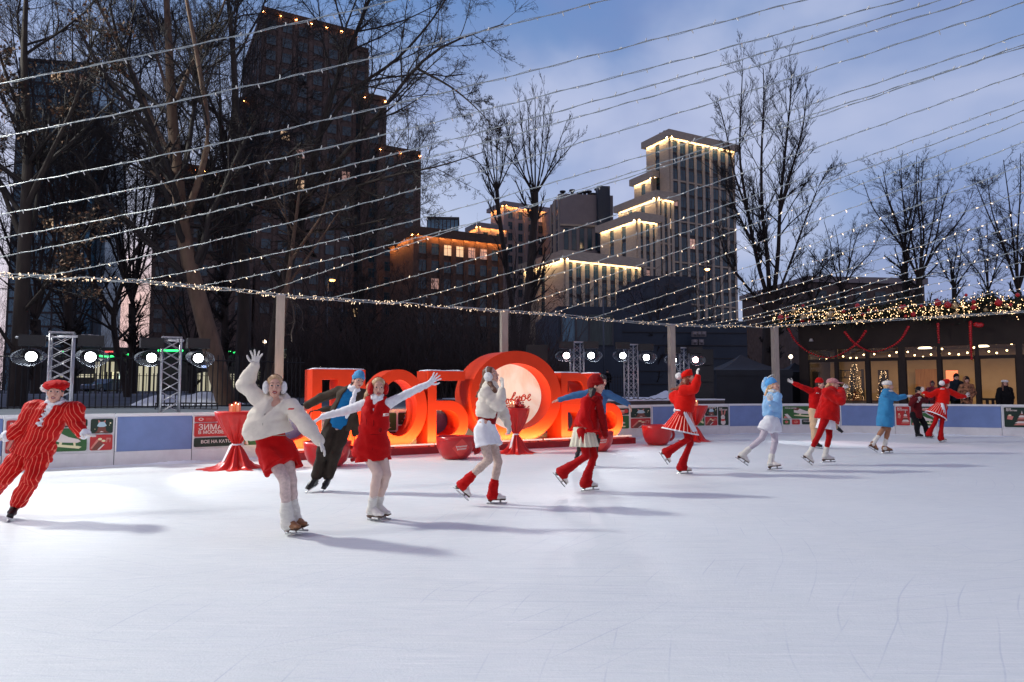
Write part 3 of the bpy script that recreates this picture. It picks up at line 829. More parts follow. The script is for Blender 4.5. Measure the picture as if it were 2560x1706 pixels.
def teacup(u, v, rx, h, hdir, label, diamond=True, fill=True):
    c = G(u, v); c = c + nrm(ca(c[0], c[1], 0)) * rx * 0.7
    root = thing('teacup', label, 'teacup', c, 0, 'giant red teacups')
    prof = [(rx * .42, 0), (rx * .60, .015), (rx * .80, h * .22), (rx * .93, h * .5), (rx * .985, h * .8), (rx, h), (rx * .965, h + .004), (rx * .95, h * .86)]
    mb = MB(); mb.lathe(prof, c, 40); mb.build('bowl', m_cup, root)
    mb = MB(); mb.lathe([(1e-5, h * .9), (rx * .5, h * .902), (rx * .948, h * .905)], c, 40); mb.build('filling', m_cupin if fill else m_black, root)
    hd = nrm(ca(*hdir, 0)); P = []
    for k in range(13):
        a = math.radians(-80 + 160 * k / 12)
        P.append(c + hd * (rx * .86 + .19 * math.cos(a) ** .7 if math.cos(a) > 0 else rx * .86) + UZ * (h * .50 + h * .27 * math.sin(a)))
    mb = MB(); mb.tube(P, .038, 10); mb.build('handle', m_cup, root)
    if diamond:
        f = nrm(ca(-c[0] + 2.0, -c[1], 0)); ang = 0.22
        f = ca(f[0] * math.cos(ang) - f[1] * math.sin(ang), f[0] * math.sin(ang) + f[1] * math.cos(ang), 0); X = ca(-f[1], f[0], 0)
        # diamond wrapped on the bowl: grid of quads
        def on(a, b):
            z = h * .53 + b * .21; rr = np.interp(z, [p[1] for p in prof[:6]], [p[0] for p in prof[:6]]) + .006
            th = a * .21 / rr
            return c + (f * math.cos(th) + X * math.sin(th)) * rr + UZ * z
        Vv, Fq, n = [], [], 8
        for i in range(n + 1):
            for j in range(n + 1):
                p, q = i / n * 2 - 1, j / n * 2 - 1
                Vv.append(on((p + q) / 2, (q - p) / 2))
        for i in range(n):
            for j in range(n): Fq.append([i * (n + 1) + j, (i + 1) * (n + 1) + j, (i + 1) * (n + 1) + j + 1, i * (n + 1) + j + 1])
        em = mesh_obj('emblem', Vv, Fq, m_diam, root, smooth=True)
        for (y0, x0, x1, nn) in ((.12, -.62, .62, 9), (-.14, -.5, .55, 8)):
            st = []; mb = MB()
            for k in range(nn * 6 + 1):
                q = k / (nn * 6); st.append(on(x0 + (x1 - x0) * q + .03 * math.sin(q * nn * 2 * PI), y0 + .08 * q + .075 * math.cos(q * nn * 2 * PI) * (1.6 if k < 6 else 1)) + f * .004)
            mb.tube(st, .0055, 5); mb.build('lettering', m_pw, em)
    return root
teacup(818, 1171, .47, .50, (1, .1), 'giant red teacup behind the man in the brown jacket', fill=False)
teacup(1138, 1151, .43, .50, (1, .2), 'giant red teacup with diamond emblem, full of snow, below letter Б')
teacup(1492, 1131, .42, .50, (-1, -.2), 'giant red teacup half hidden behind the girl in the red beanie')
teacup(1643, 1115, .42, .55, (1, .4), 'giant red teacup behind the girl in the pleated skirt', diamond=False)

def cocktail_table(u, v, R, H, seed, label, tail=0):
    c = G(u, v); c = c + nrm(ca(c[0], c[1], 0)) * .35
    root = thing('cocktail_table', label, 'table', c, 0, 'round tables in red satin cloths')
    r2 = random.Random(seed); n = 96; rows = []
    zt = [1.0, .995, .93, .80, .66, .54, .455, .42, .385, .33, .24, .14, .06, .015, .004]
    rr = [R * .985, R, R * .965, R * .80, R * .58, R * .37, R * .21, R * .17, R * .20, R * .30, R * .43, R * .56, R * .70, R * .92, R * 1.22]
    am = [0, .002, .012, .03, .04, .045, .028, .015, .02, .035, .045, .055, .06, .08, .13]
    ph = [r2.uniform(0, 6) for _ in range(6)]
    for z, r, a in zip(zt, rr, am):
        row = []
        for j in range(n):
            th = j * 2 * PI / n
            w = math.sin(9 * th + ph[0] + .6 * math.sin(3 * th + ph[1])) * .6 + math.sin(17 * th + ph[2] + math.sin(2 * th)) * .3 + math.sin(29 * th + ph[3]) * .14
            q = r + a * w * (1 + .4 * math.sin(2 * th + ph[4]))
            if z < .1: q += .10 * (1 - z * 10) * max(0, math.sin(2 * th + ph[5])) + tail * (1 - z * 10) * max(0, math.cos(th - PI)) ** 3
            row.append(c + ca(max(q, .02) * math.cos(th), max(q, .02) * math.sin(th), z * H))
        rows.append(row)
    V = [c + ca(0, 0, H * 1.001)] + [p for r_ in rows for p in r_]
    f = [[0, 1 + j, 1 + (j + 1) % n] for j in range(n)]
    for i in range(len(rows) - 1):
        for j in range(n): f.append([1 + i * n + j, 1 + (i + 1) * n + j, 1 + (i + 1) * n + (j + 1) % n, 1 + i * n + (j + 1) % n])
    mesh_obj('tablecloth', V, f, m_cloth, root, smooth=True)
    mb = MB(); mb.smooth = True
    mb.lathe([(R * .215, H * .405), (R * .235, H * .42), (R * .215, H * .435)], c, 24)
    mb.build('ribbon', m_ribbon, root)
    tl = MB(); tl.add([c + ca(-R * .25, -R * .15, H * .42), c + ca(-R * .12, -R * .24, H * .42), c + ca(-R * .34, -R * .55, .16), c + ca(-R * .52, -R * .42, .12), c + ca(-R * .25, -R * .13, H * .41), c + ca(-R * .12, -R * .22, H * .41), c + ca(-R * .34, -R * .53, .155), c + ca(-R * .52, -R * .40, .115)],
                    [[0, 1, 2, 3], [7, 6, 5, 4], [0, 4, 5, 1], [1, 5, 6, 2], [2, 6, 7, 3], [3, 7, 4, 0]]); tl.build('ribbon_tail', m_ribbon, root)
    return root, c, H

def lantern(c, h, w, label):
    root = thing('candle_lantern', label, 'candle', c, 0, 'candle lanterns on the tables')
    mb = MB(); mb.box(c + ca(0, 0, h * .42), (w * .84, w * .84, h * .84)); mb.build('candle', m_wax, root)
    mb = MB()
    for sx in (-1, 1):
        for sy in (-1, 1): mb.box(c + ca(sx * w * .48, sy * w * .48, h * .5), (.006, .006, h))
    mb.box(c + ca(0, 0, h), (w, w, .008)); mb.build('holder', m_diam, root)
    mb = MB(); mb.ball(c + ca(0, 0, h * .90), (.010, .010, .018), 8); mb.build('flame', m_flame, root)

t1, c1, H1 = cocktail_table(590, 1176, .42, 1.105, 3, 'round table in red satin left of the woman in white, with three candle lanterns', tail=.12)
lantern(G(584, 1160) * 0 + c1 + ca(-.07, -.12, H1 + .002), .145, .075, 'shortest of three candle lanterns on the left red table')
lantern(c1 + ca(-.02, -.06, H1 + .002), .18, .07, 'tallest of three candle lanterns on the left red table')
lantern(c1 + ca(.05, -.10, H1 + .002), .16, .072, 'right-hand one of three candle lanterns on the left red table')
t2, c2, H2 = cocktail_table(1290, 1137, .33, 1.09, 8, 'round table in red satin in front of the glowing disc', tail=.12)
t3, c3, H3 = cocktail_table(1737, 1105, .40, 1.06, 5, 'farthest round table in red satin, behind the pleated skirt')
lantern(c3 + ca(.03, -.14, H3 + .002), .15, .08, 'candle lantern on the farthest red table')
# tray with lanterns, teapot and cup on the middle table
mb = MB(); mb.lathe([(1e-5, 0), (.2, .001), (.215, .018), (.208, .02), (.195, .008), (1e-5, .007)], c2 + ca(0, -.02, H2 + .003), 28); tag(mb.build('tray', m_plat), 'flat round tray on the table before the glowing disc', 'tray')
tz = H2 + .0115
for k, (dx, dy, hh, lb) in enumerate(((-.13, -.05, .125, 'left candle lantern on the tray of the middle table'), (-.065, .0, .15, 'middle candle lantern on the tray of the middle table'), (-.06, -.11, .11, 'front candle lantern on the tray, low and pale'))):
    lantern(c2 + ca(dx, dy - .02, tz), hh, .06, lb)
pc = c2 + ca(.04, 0, tz)
pt = thing('teapot', 'dark red spotted teapot on the tray before the glowing disc', 'teapot', pc)
mb = MB(); mb.lathe([(.05, 0), (.085, .03), (.098, .075), (.085, .125), (.05, .15), (.055, .155), (.04, .185), (.02, .2), (.018, .215), (1e-5, .22)], pc, 22); mb.build('pot', m_cup, pt)
mb = MB(); mb.tube([pc + ca(-.085, -.01, .06), pc + ca(-.125, -.02, .10), pc + ca(-.135, -.02, .15)], [.02, .014, .01], 8); mb.build('spout', m_cup, pt)
mb = MB(); mb.tube([pc + ca(.08, 0, .13), pc + ca(.13, 0, .12), pc + ca(.135, 0, .07), pc + ca(.09, 0, .05)], .009, 8); mb.build('handle', m_cup, pt)
mb = MB(); [mb.ball(pc + ca(.097 * math.cos(a), .097 * math.sin(a), z), .009, 6) for a, z in ((-1.9, .09), (-1.3, .06), (-1.1, .11), (-2.4, .06))]; mb.build('dots', m_pw, pt)
cc = c2 + ca(.13, -.10, tz); cu_ = thing('cup', 'small dark red spotted cup beside the teapot', 'cup', cc)
mb = MB(); mb.lathe([(.035, 0), (.055, .03), (.06, .085), (.056, .085), (.05, .03)], cc, 18); mb.build('bowl', m_cup, cu_)
mb = MB(); mb.tube([cc + ca(.055, 0, .07), cc + ca(.09, 0, .06), cc + ca(.085, 0, .03), cc + ca(.052, 0, .02)], .006, 6); mb.build('handle', m_cup, cu_)

# --- truss towers and floodlights ----------------------------------
def truss(u, vtop, d, zb, w, label, n=6, rot=0.5, bar=None):
    c = W(u, 975, d); c[2] = zb
    zt = W(u, vtop, d)[2]
    root = thing('truss_tower', label, 'truss', c, 0, 'truss towers with floodlights')
    cs = [(math.cos(rot + k * PI / 2 + PI / 4) * w * .707, math.sin(rot + k * PI / 2 + PI / 4) * w * .707) for k in range(4)]
    for a in cs:
        mb = MB(); mb.tube([c + ca(a[0], a[1], 0), c + ca(a[0], a[1], zt - zb)], .023, 8); mb.build('upright', m_steel, root)
    mb = MB(); hs = (zt - zb - .08) / n
    for k in range(4):
        a, b = cs[k], cs[(k + 1) % 4]
        for i in range(n):
            z0 = .04 + i * hs; p, q = (a, b) if (i + k) % 2 else (b, a)
            mb.tube([c + ca(p[0], p[1], z0), c + ca(q[0], q[1], z0 + hs)], .009, 6)
            if k % 2 == 0: mb.tube([c + ca(q[0], q[1], z0), c + ca(p[0], p[1], z0 + hs)], .007, 5)
    mb.build('lacing', m_steel, root)
    mb = MB(); mb.box(c + ca(0, 0, zt - zb + .01), (w * 1.12, w * 1.12, .03), np.array(Matrix.Rotation(rot, 3, 'Z'))); mb.build('top_plate', m_steel, root)
    mb = MB(); mb.box(c + ca(0, 0, .01), (w * 1.5, w * 1.5, .02), np.array(Matrix.Rotation(rot, 3, 'Z'))); mb.build('base_plate', m_steel, root)
    if bar:
        p, q = W(bar[0], bar[1], d - w * .6), W(bar[2], bar[3], d - w * .6)
        mb = MB(); mb.tube([p, q], .025, 10); bo = mb.build('cross_bar', m_steel, root)
        for f in (.12, .19, .82, .9):
            mb = MB(); mb.box(p + (q - p) * f, (.07, .07, .075)); mb.build('clamp', m_steel, bo)
    return root
def flood(u, v, d, label, bm, tgt, power, col, side, r=.105, ang=46):
    c = W(u, v, d)
    root = thing('floodlight', label, 'floodlight', c, 0, 'plastic wrapped floodlights')
    dirv = nrm(np.asarray(tgt) - c)
    fwd = nrm(dirv * .4 + nrm(ca(-c[0], -c[1], 0)) * .8)
    X = nrm(np.cross(fwd, UZ)); Y = np.cross(X, fwd)
    M = np.stack([X, Y, fwd], 1)
    mb = MB(); mb.lathe([(r * .96, -.03), (r * 1.02, 0.0), (r * .99, .012), (r * .95, .0), (r * .9, -.02)], c, 28, M); mb.build('rim', m_black, root)
    mb = MB(); mb.lathe([(1e-5, .012), (r * .5, .010), (r * .93, 0.0), (r * .93, -.01)], c, 28, M); mb.build('bulb', bm, root)
    mb = MB(); mb.lathe([(r * 1.0, -.02), (r * .95, -.18), (r * .7, -.30), (r * .4, -.33)], c, 20, M); mb.build('housing', m_black, root)
    top = c + UZ * .32 - fwd * .10
    mb = MB(); mb.box(top, (.46, .30, .22), np.stack([X, nrm(np.cross(UZ, X)), UZ], 1)); mb.build('ballast_box', m_black, root)
    mb = MB(); 
    for sx in (-1, 1): mb.tube([top + X * sx * .19, c + X * sx * (r * 1.15 + .02) - fwd * .08], .012, 6)
    mb.tube([top - X * .21, top + X * .21], .012, 6); mb.build('yoke', m_black, root)
    # crumpled rain film around the lamp
    n, K = 32, 9; V = []
    for i in range(K):
        tt = i / (K - 1)
        for j in range(n):
            a = j * 2 * PI / n; rx = .17 + .13 * math.sin(tt * PI * .8) + .012 * math.sin(2 * a + u); ry = .13 + .05 * tt + .012 * math.sin(3 * a + u)
            V.append(c - fwd * .20 + fwd * tt * .34 + X * (rx * math.cos(a) - side * .06 * tt) + Y * (ry * math.sin(a) + .03 - .04 * tt))
    f = [[i * n + j, (i + 1) * n + j, (i + 1) * n + (j + 1) % n, i * n + (j + 1) % n] for i in range(K - 1) for j in range(n)]
    mesh_obj('rain_cover', V, f, m_film, root, smooth=True)
    spot('flood_beam', c + fwd * .06, tgt, power, col, ang, .55, .08)
WHT = (0.90, 0.95, 1.0)
truss(150, 834, 14.3, .98, .40, 'silver truss tower behind the man in the striped suit', bar=(40, 844, 247, 841), n=7)
truss(425, 846, 15.6, .98, .38, 'silver truss tower left of the big leaning tree', bar=(392, 852, 460, 852), n=7)
truss(1443, 857, 21.6, 1.2, .33, 'silver truss tower rising behind the fifth red letter', rot=.25)
truss(1578, 863, 22.6, 1.2, .34, 'silver truss tower in full view on the snowy terrace', rot=.25)
truss(1706, 871, 23.6, 1.2, .34, 'silver truss tower beside the black speaker stack', rot=.25)
def gz(x, y): return (x, y, 0)
flood(78, 892, 13.9, 'white floodlight at the far left beside the first truss tower', m_bulb, gz(-7.4, 9.3), 90, WHT, -1, ang=30)
flood(226, 893, 13.9, 'white floodlight just right of the first truss tower', m_bulb, gz(-6.3, 9.6), 270, WHT, 1, ang=27)
flood(379, 895, 15.2, 'white floodlight just left of the second truss tower', m_bulb, gz(-4.4, 11.6), 520, WHT, -1, ang=28)
flood(496, 896, 15.2, 'white floodlight right of the second truss tower, near the leaning trunk', m_bulb, gz(-2.4, 11.9), 480, WHT, 1, ang=30)
flood(1416, 889.5, 21.2, 'pinkish floodlight left of the truss behind the red letters', m_bulbp, gz(1.0, 12.6), 420, (1, .86, .90), -1)
flood(1478, 889.5, 21.2, 'white floodlight right of the truss behind the red letters', m_bulb, gz(2.4, 12.4), 380, WHT, 1)
flood(1557, 889.5, 22.2, 'white floodlight left of the truss on the open terrace', m_bulb, gz(4.6, 14.0), 134, WHT, -1)
flood(1616, 894, 22.2, 'white floodlight right of the truss on the open terrace', m_bulb, gz(7.0, 15.5), 134, WHT, 1)
flood(1684, 901, 23.2, 'white floodlight half hidden behind the third light post', m_bulb, gz(8.6, 19.6), 900, WHT, -1, ang=20)
flood(1739, 900, 23.2, 'rosy red floodlight in front of the black speaker stack', m_bulbr, gz(10.2, 19.4), 700, (1, .66, .68), 1, ang=24)

# snowy terrace with slatted front carrying the right-hand towers
m_wood = mat('dark_slats', (0.075, 0.055, 0.048), 0.7, var=0.3, scale=3, stretch=(14, 14, .6), bump=0.3)
te = thing('terrace', 'snow covered terrace with dark slatted front behind the boards', 'terrace', (5, 24, 0))
ua, ub = board_s(1395), board_s(1822); ss = np.linspace(ua, ub, 24)
def strip(name, z0, z1, o0, o1, m, par, ss=ss):
    V = []
    for a in ss:
        p, o = board_at(a), board_out(a)
        q, r = p + o * o0, p + o * o1
        V += [(q[0], q[1], z0), (q[0], q[1], z1), (r[0], r[1], z1), (r[0], r[1], z0)]
    n = len(ss); f = [[4 * i + k, 4 * i + 4 + k, 4 * i + 4 + (k + 1) % 4, 4 * i + (k + 1) % 4] for i in range(n - 1) for k in range(4)]
    f += [[0, 1, 2, 3], [4 * n - 1, 4 * n - 2, 4 * n - 3, 4 * n - 4]]
    return mesh_obj(name, V, f, m, par)
strip('deck', 0.9, 1.17, .30, 7.0, m_wood, te); strip('snow_cover', 1.171, 1.215, .27, 7.05, m_snow, te)
mb = MB()
for a in np.linspace(ua + .03, ub - .03, 150):
    p, o, d = board_at(a), board_out(a), board_dir(a); Mx2 = np.array([[d[0], o[0], 0], [d[1], o[1], 0], [0, 0, 1.0]])
    mb.box((p[0] + o[0] * .285, p[1] + o[1] * .285, 1.06), (.045, .02, .20), Mx2)
mb.build('slats', m_wood, te)
# cable on the terrace
P = []
for k, u in enumerate(np.linspace(1545, 1668, 22)):
    p = W(u, 1000, 21.9 + (u - 1545) / 150); P.append((p[0], p[1], 1.225 + .04 * max(0, math.sin(k * 1.9)) + (.0)))
mb = MB(); mb.tube(P, .011, 6); tag(mb.build('cable', m_rubber), 'black power cable snaking over the terrace snow', 'cable')

# --- light posts ----------------------------------------------------
m_post = mat('post_wood', (0.42, 0.36, 0.31), 0.7, var=0.15, scale=4, stretch=(6, 6, .5), bump=0.15)
POST = []
for (u, vt, d, lb) in ((702, 740, 15.95, 'pale wooden light post left of the first red letter'), (1260, 778, 19.6, 'pale wooden light post behind the tallest red letter'), (1678, 813, 23.0, 'pale wooden light post by the third right-hand truss'), (1936, 818, 24.6, 'pale wooden light post behind the skater in pale blue')):
    p = W(u, vt, d); root = thing('light_post', lb, 'post', (p[0], p[1], 0), 0, 'wooden posts carrying the light cable')
    w = .19
    mb = MB(); mb.box((p[0], p[1], p[2] / 2), (w, w, p[2]), np.array(Matrix.Rotation(.35, 3, 'Z'))); mb.build('shaft', m_post, root)
    mb = MB(); mb.box((p[0], p[1], p[2] + .012), (w * 1.08, w * 1.08, .024), np.array(Matrix.Rotation(.35, 3, 'Z'))); mb.build('cap', m_steel, root)
    POST.append(p)

# --- string lights --------------------------------------------------
m_wire = mat('wire_white', (0.30, 0.34, 0.36), 0.45, var=0.1, scale=10)
m_led = emat('led_cool', (1.0, 0.92, 0.80), 0.05); m_ledw = emat('led_warm', (1.0, 0.70, 0.42), 2.4)
def bulb_mesh(name, m, L, r):
    mb = MB(); mb.smooth = True; mb.lathe([(r * .8, 0), (r, L * .25), (r * .95, L * .8), (r * .4, L)], (0, 0, 0), 6)
    me = mesh_obj(name, np.concatenate(mb.v), mb.f, m, None, smooth=True); d = me.data; bpy.data.objects.remove(me); return d
BM_COOL = bulb_mesh('bulb', m_led, .050, .0065); BM_WARM = bulb_mesh('bulb', m_ledw, .048, .0075)
def add_bulb(par, me, p, d):
    o = bpy.data.objects.new('bulb', me); COL.objects.link(o); o.parent = par; o.location = Vector(p - parent_world(par))
    o.rotation_euler = Vector(d).to_track_quat('Z', 'Y').to_euler()
PLAN0, PLAN1 = ca(-16.5, 9.4), None
CABL = [(-420, 672), (-180, 680), (0, 688), (340, 703), (500, 718), (640, 731), (703, 739), (818, 748), (992, 758), (1115, 768), (1259, 778), (1373, 786), (1478, 796), (1547, 803), (1678, 812.5), (1760, 815), (1936, 817.5), (2060, 808), (2260, 798), (2430, 788), (2600, 776), (2800, 764)]
_pl = np.array([(-22, 6.2), (-16, 10.0), (-9.9, 13.2), (POST[0][0], POST[0][1] - .05), (POST[1][0], POST[1][1] - .05), (POST[2][0], POST[2][1] - .05), (POST[3][0], POST[3][1] - .05), (11.6, 23.2), (15.6, 21.0), (19.5, 18.4)])
def cable_pt(u):
    k = (u - 1280) / F
    uu = 1280 + F * _pl[:, 0] / _pl[:, 1]
    i = int(np.clip(np.searchsorted(uu, u) - 1, 0, len(uu) - 2))
    a, b = _pl[i], _pl[i + 1]
    tt = (k * a[1] - a[0]) / ((b[0] - a[0]) - k * (b[1] - a[1]))
    q = a + (b - a) * tt
    v = np.interp(u, [c[0] for c in CABL], [c[1] for c in CABL])
    return W(u, v, q[1])
CP_ = np.array([cable_pt(u) for u in np.linspace(-420, 2800, 200)])
cb_ = thing('light_bundle', 'thick bundle of fairy light wires strung from post to post round the rink', 'string lights', (0, 20, 3.75))
for w in range(4):
    tt = np.linspace(0, 60, len(CP_) * 3); base = np.stack([np.interp(np.linspace(0, 1, len(tt)), np.linspace(0, 1, len(CP_)), CP_[:, k]) for k in range(3)], 1)
    off = np.stack([np.zeros_like(tt), .035 * np.cos(tt * (2.1 + .3 * w) + w * 1.6) , .035 * np.sin(tt * (1.7 + .4 * w) + w * 1.6)], 1)
    mb = MB(); mb.tube(base + off, .0085, 5); mb.build('wire', m_wire, cb_)
nb = 0; q = MB(); rb = random.Random(4)
for i in range(950):
    f = rb.random() ** .9; k = f * (len(CP_) - 1); i0 = int(k); i1 = min(i0 + 1, len(CP_) - 1)
    p = CP_[i0] + (CP_[i1] - CP_[i0]) * (k - i0) + ca(0, rb.uniform(-.04, .04), rb.uniform(-.05, .05)); d = nrm(ca(rb.uniform(-1, 1), rb.uniform(-1, 1), rb.uniform(-1, 1)))
    if p[1] < 19 and nb < 90 and rb.random() < .35 and -.8 < p[0] / p[1] < .8:
        add_bulb(cb_, BM_WARM, p, d); nb += 1
    else:
        X = nrm(np.cross(d, ca(.3, .5, .8))); Y = np.cross(d, X)
        q.add([p + X * .007, p - X * .004 + Y * .006, p - X * .004 - Y * .006, p + d * .045], [[0, 1, 3], [1, 2, 3], [2, 0, 3], [2, 1, 0]])
tag(q.build('bulbs', m_ledw, cb_), kind='stuff')

STR = [  # left point (on the cable, or at the left edge), middle, exit
 ((0, 201), (640, 75), (997, 0)), ((0, 335), (640, 207), (1521, 0)), ((0, 464), (946, 268), (2010, 0)), ((0, 539), (946, 338), (2255, 0)),
 ((0, 592), (1043, 370), (2350, 0)), ((0, 648), (1040, 402), (2437, 0)), ((100, 692), (1040, 473), (2560, 7)), ((340, 703), (1040, 549), (2560, 86)),
 ((490, 717), (1414, 492), (2560, 112)), ((650, 733), (1414, 486), (2560, 117)), ((818, 748), (1552, 536), (2560, 183)), ((992, 758), (1700, 553), (2560, 251)),
 ((1115, 768), (1700, 587), (2560, 277)), ((1256, 779), (1700, 629), (2560, 306)), ((1373, 785), (1700, 678), (2560, 356)), ((1478, 796), (1700, 727), (2560, 413)),
 ((1547, 803), (1850, 715), (2560, 480)), ((1620, 808), (1850, 752), (2560, 530)), ((1690, 813), (2060, 719), (2560, 558)), ((1760, 815), (2060, 745), (2560, 585)),
 ((1800, 816), (2060, 757), (2560, 622)), ((1860, 817), (2060, 775), (2560, 655)), ((1910, 817), (2080, 782), (2560, 690)), ((1960, 816), (2120, 790), (2560, 722))]
sl = nrm(ca(_pl[3][0] - _pl[2][0], _pl[3][1] - _pl[2][1]))
desc = ['topmost', 'second from the top', 'third from the top', 'fourth from the top', 'fifth from the top', 'sixth from the top']
for i, (A, Bm, E) in enumerate(STR):
    zE = 5.6 if i < 12 else 5.6 - (i - 12) * .12
    fE = (zE - CAMZ) / (W(E[0], E[1], 1.0)[2] - CAMZ); e = W(E[0], E[1], fE)
    if A[0] == 0:
        # starts on the cable line beyond the left edge: choose a start so that the string crosses the edge at that height
        best = None
        for st in np.linspace(.2, 16, 160):
            a = ca(_pl[2][0] - sl[0] * st, _pl[2][1] - sl[1] * st, 3.75)
            k = (0 - 1280) / F; dv = e - a; tt = (k * a[1] - a[0]) / (dv[0] - k * dv[1])
            if not 0 < tt < 1: continue
            m_ = a + dv * tt; m_[2] -= .35 * 4 * tt * (1 - tt); err = abs(proj(m_)[1] - A[1])
            if best is None or err < best[0]: best = (err, a)
        a = best[1] if best else ca(-16, 10, 3.75)
    else:
        a = cable_pt(A[0])
    dv = e - a; k = (Bm[0] - 1280) / F; tt = (k * a[1] - a[0]) / (dv[0] - k * dv[1]); m_ = a + dv * tt
    zm = W(Bm[0], Bm[1], m_[1])[2]; sag = (m_[2] - zm) / max(tt * (1 - tt), .05); sag = float(np.clip(sag, -1.2, 4))
    T = np.linspace(0, 1.25, 60); P = a + dv * T[:, None]; P[:, 2] -= sag * T * (1 - T)
    L = np.concatenate([[0], np.cumsum(np.linalg.norm(np.diff(P, axis=0), axis=1))])
    if i < 6: lb = f'fairy light string {desc[i]} where the strings cross the left edge'
    else:
        lb = f'fairy light string leaving the bundle ' + ['left of the leaning tree, under the lit windows', 'above the second truss tower', 'above the waving woman in white', 'just left of the first post', 'right of the first post', 'above the red vest', 'left of the second post', 'at the second post', 'right of the second post', 'above the modern glass house', 'above the snowy terrace', 'just left of the third post', 'just right of the third post', 'midway from the third to the fourth post', 'nearest before the fourth post from the left', 'close to the fourth post', 'beside the fourth post, touching the cafe garland', 'right of the fourth post, lowest'][i - 6]
    root = thing('string_light', lb, 'string lights', a, 0, 'fairy light strings over the rink')
    Q = P + np.stack([np.zeros(60), np.zeros(60), .006 * np.sin(np.arange(60) * 2.3 + i)], 1)
    mb = MB(); mb.tube(Q, .0055 if i < 12 else .0065, 5); mb.build('wire', m_wire, root)
    # thin companion wire twisted on it
    tt2 = np.linspace(0, 1.25, 260); Q2 = a + dv * tt2[:, None]; Q2[:, 2] -= sag * tt2 * (1 - tt2)
    Q2 += np.stack([np.zeros(260), .012 * np.sin(tt2 * 170 + i), .012 * np.cos(tt2 * 170 + i)], 1)
    mb = MB(); mb.tube(Q2, .003, 4); mb.build('wire', m_wire, root)
    rq = random.Random(i); s = rq.uniform(0, .2); n_ = 0
    while s < L[-1] and n_ < 100:
        p = np.array([np.interp(s, L, P[:, k]) for k in range(3)]); uu, vv = proj(p)
        if p[1] > .5 and -60 < uu < 2620 and vv > -60:
            a_ = rq.uniform(0, 6.28); d = nrm(ca(.35, math.cos(a_), math.sin(a_)))
            warm = p[1] > 12.5 or i > 17
            add_bulb(root, BM_WARM if (warm and rq.random() < (.45 + .4 * (i > 12))) else BM_COOL, p, d); n_ += 1
        s += .26 + rq.uniform(-.03, .03)
# ================================================================== town behind the rink
def ang_len(C, d, u):
    k = (u - 1280) / F
    return (k * C[1] - C[0]) / (d[0] - k * d[1])
m_brick = mat('dark_brick', (0.125, 0.092, 0.080), 0.85, var=0.3, scale=1.5, bump=0.3, bscale=8)
m_brick2 = mat('brown_brick', (0.10, 0.062, 0.045), 0.85, var=0.25, scale=1.5, bump=0.3, bscale=8)
m_beige = mat('beige_brick', (0.52, 0.45, 0.36), 0.8, var=0.14, scale=1.2, bump=0.3, bscale=6, stretch=(1, 1, 3))
m_greyw = mat('grey_wall', (0.30, 0.275, 0.28), 0.8, var=0.1, scale=.4)
m_span = mat('dark_spandrel', (0.035, 0.036, 0.042), 0.5, var=0.15)
m_glass = mat('window_glass', (0.026, 0.075, 0.105), 0.12, var=0.35, scale=.35, spec=0.7)
m_wfr = mat('window_frame', (0.10, 0.105, 0.115), 0.5, var=0.05)
m_glassb = mat('blue_glass', (0.12, 0.30, 0.42), 0.15, var=0.3, scale=.2, spec=0.7)
m_lit = emat('lit_window', RGB(255, 208, 150), 0.75); m_litd = emat('lit_window_dim', RGB(255, 180, 140), 0.30)
m_strip = emat('cornice_light', (1.0, 0.70, 0.38), 62.0, sample=True)
m_strip2 = emat('cornice_light_orange', (1.0, 0.36, 0.10), 85.0, sample=True)
m_modern = mat('blue_cladding', (0.035, 0.055, 0.085), 0.5, var=0.15, scale=.8, spec=.5)

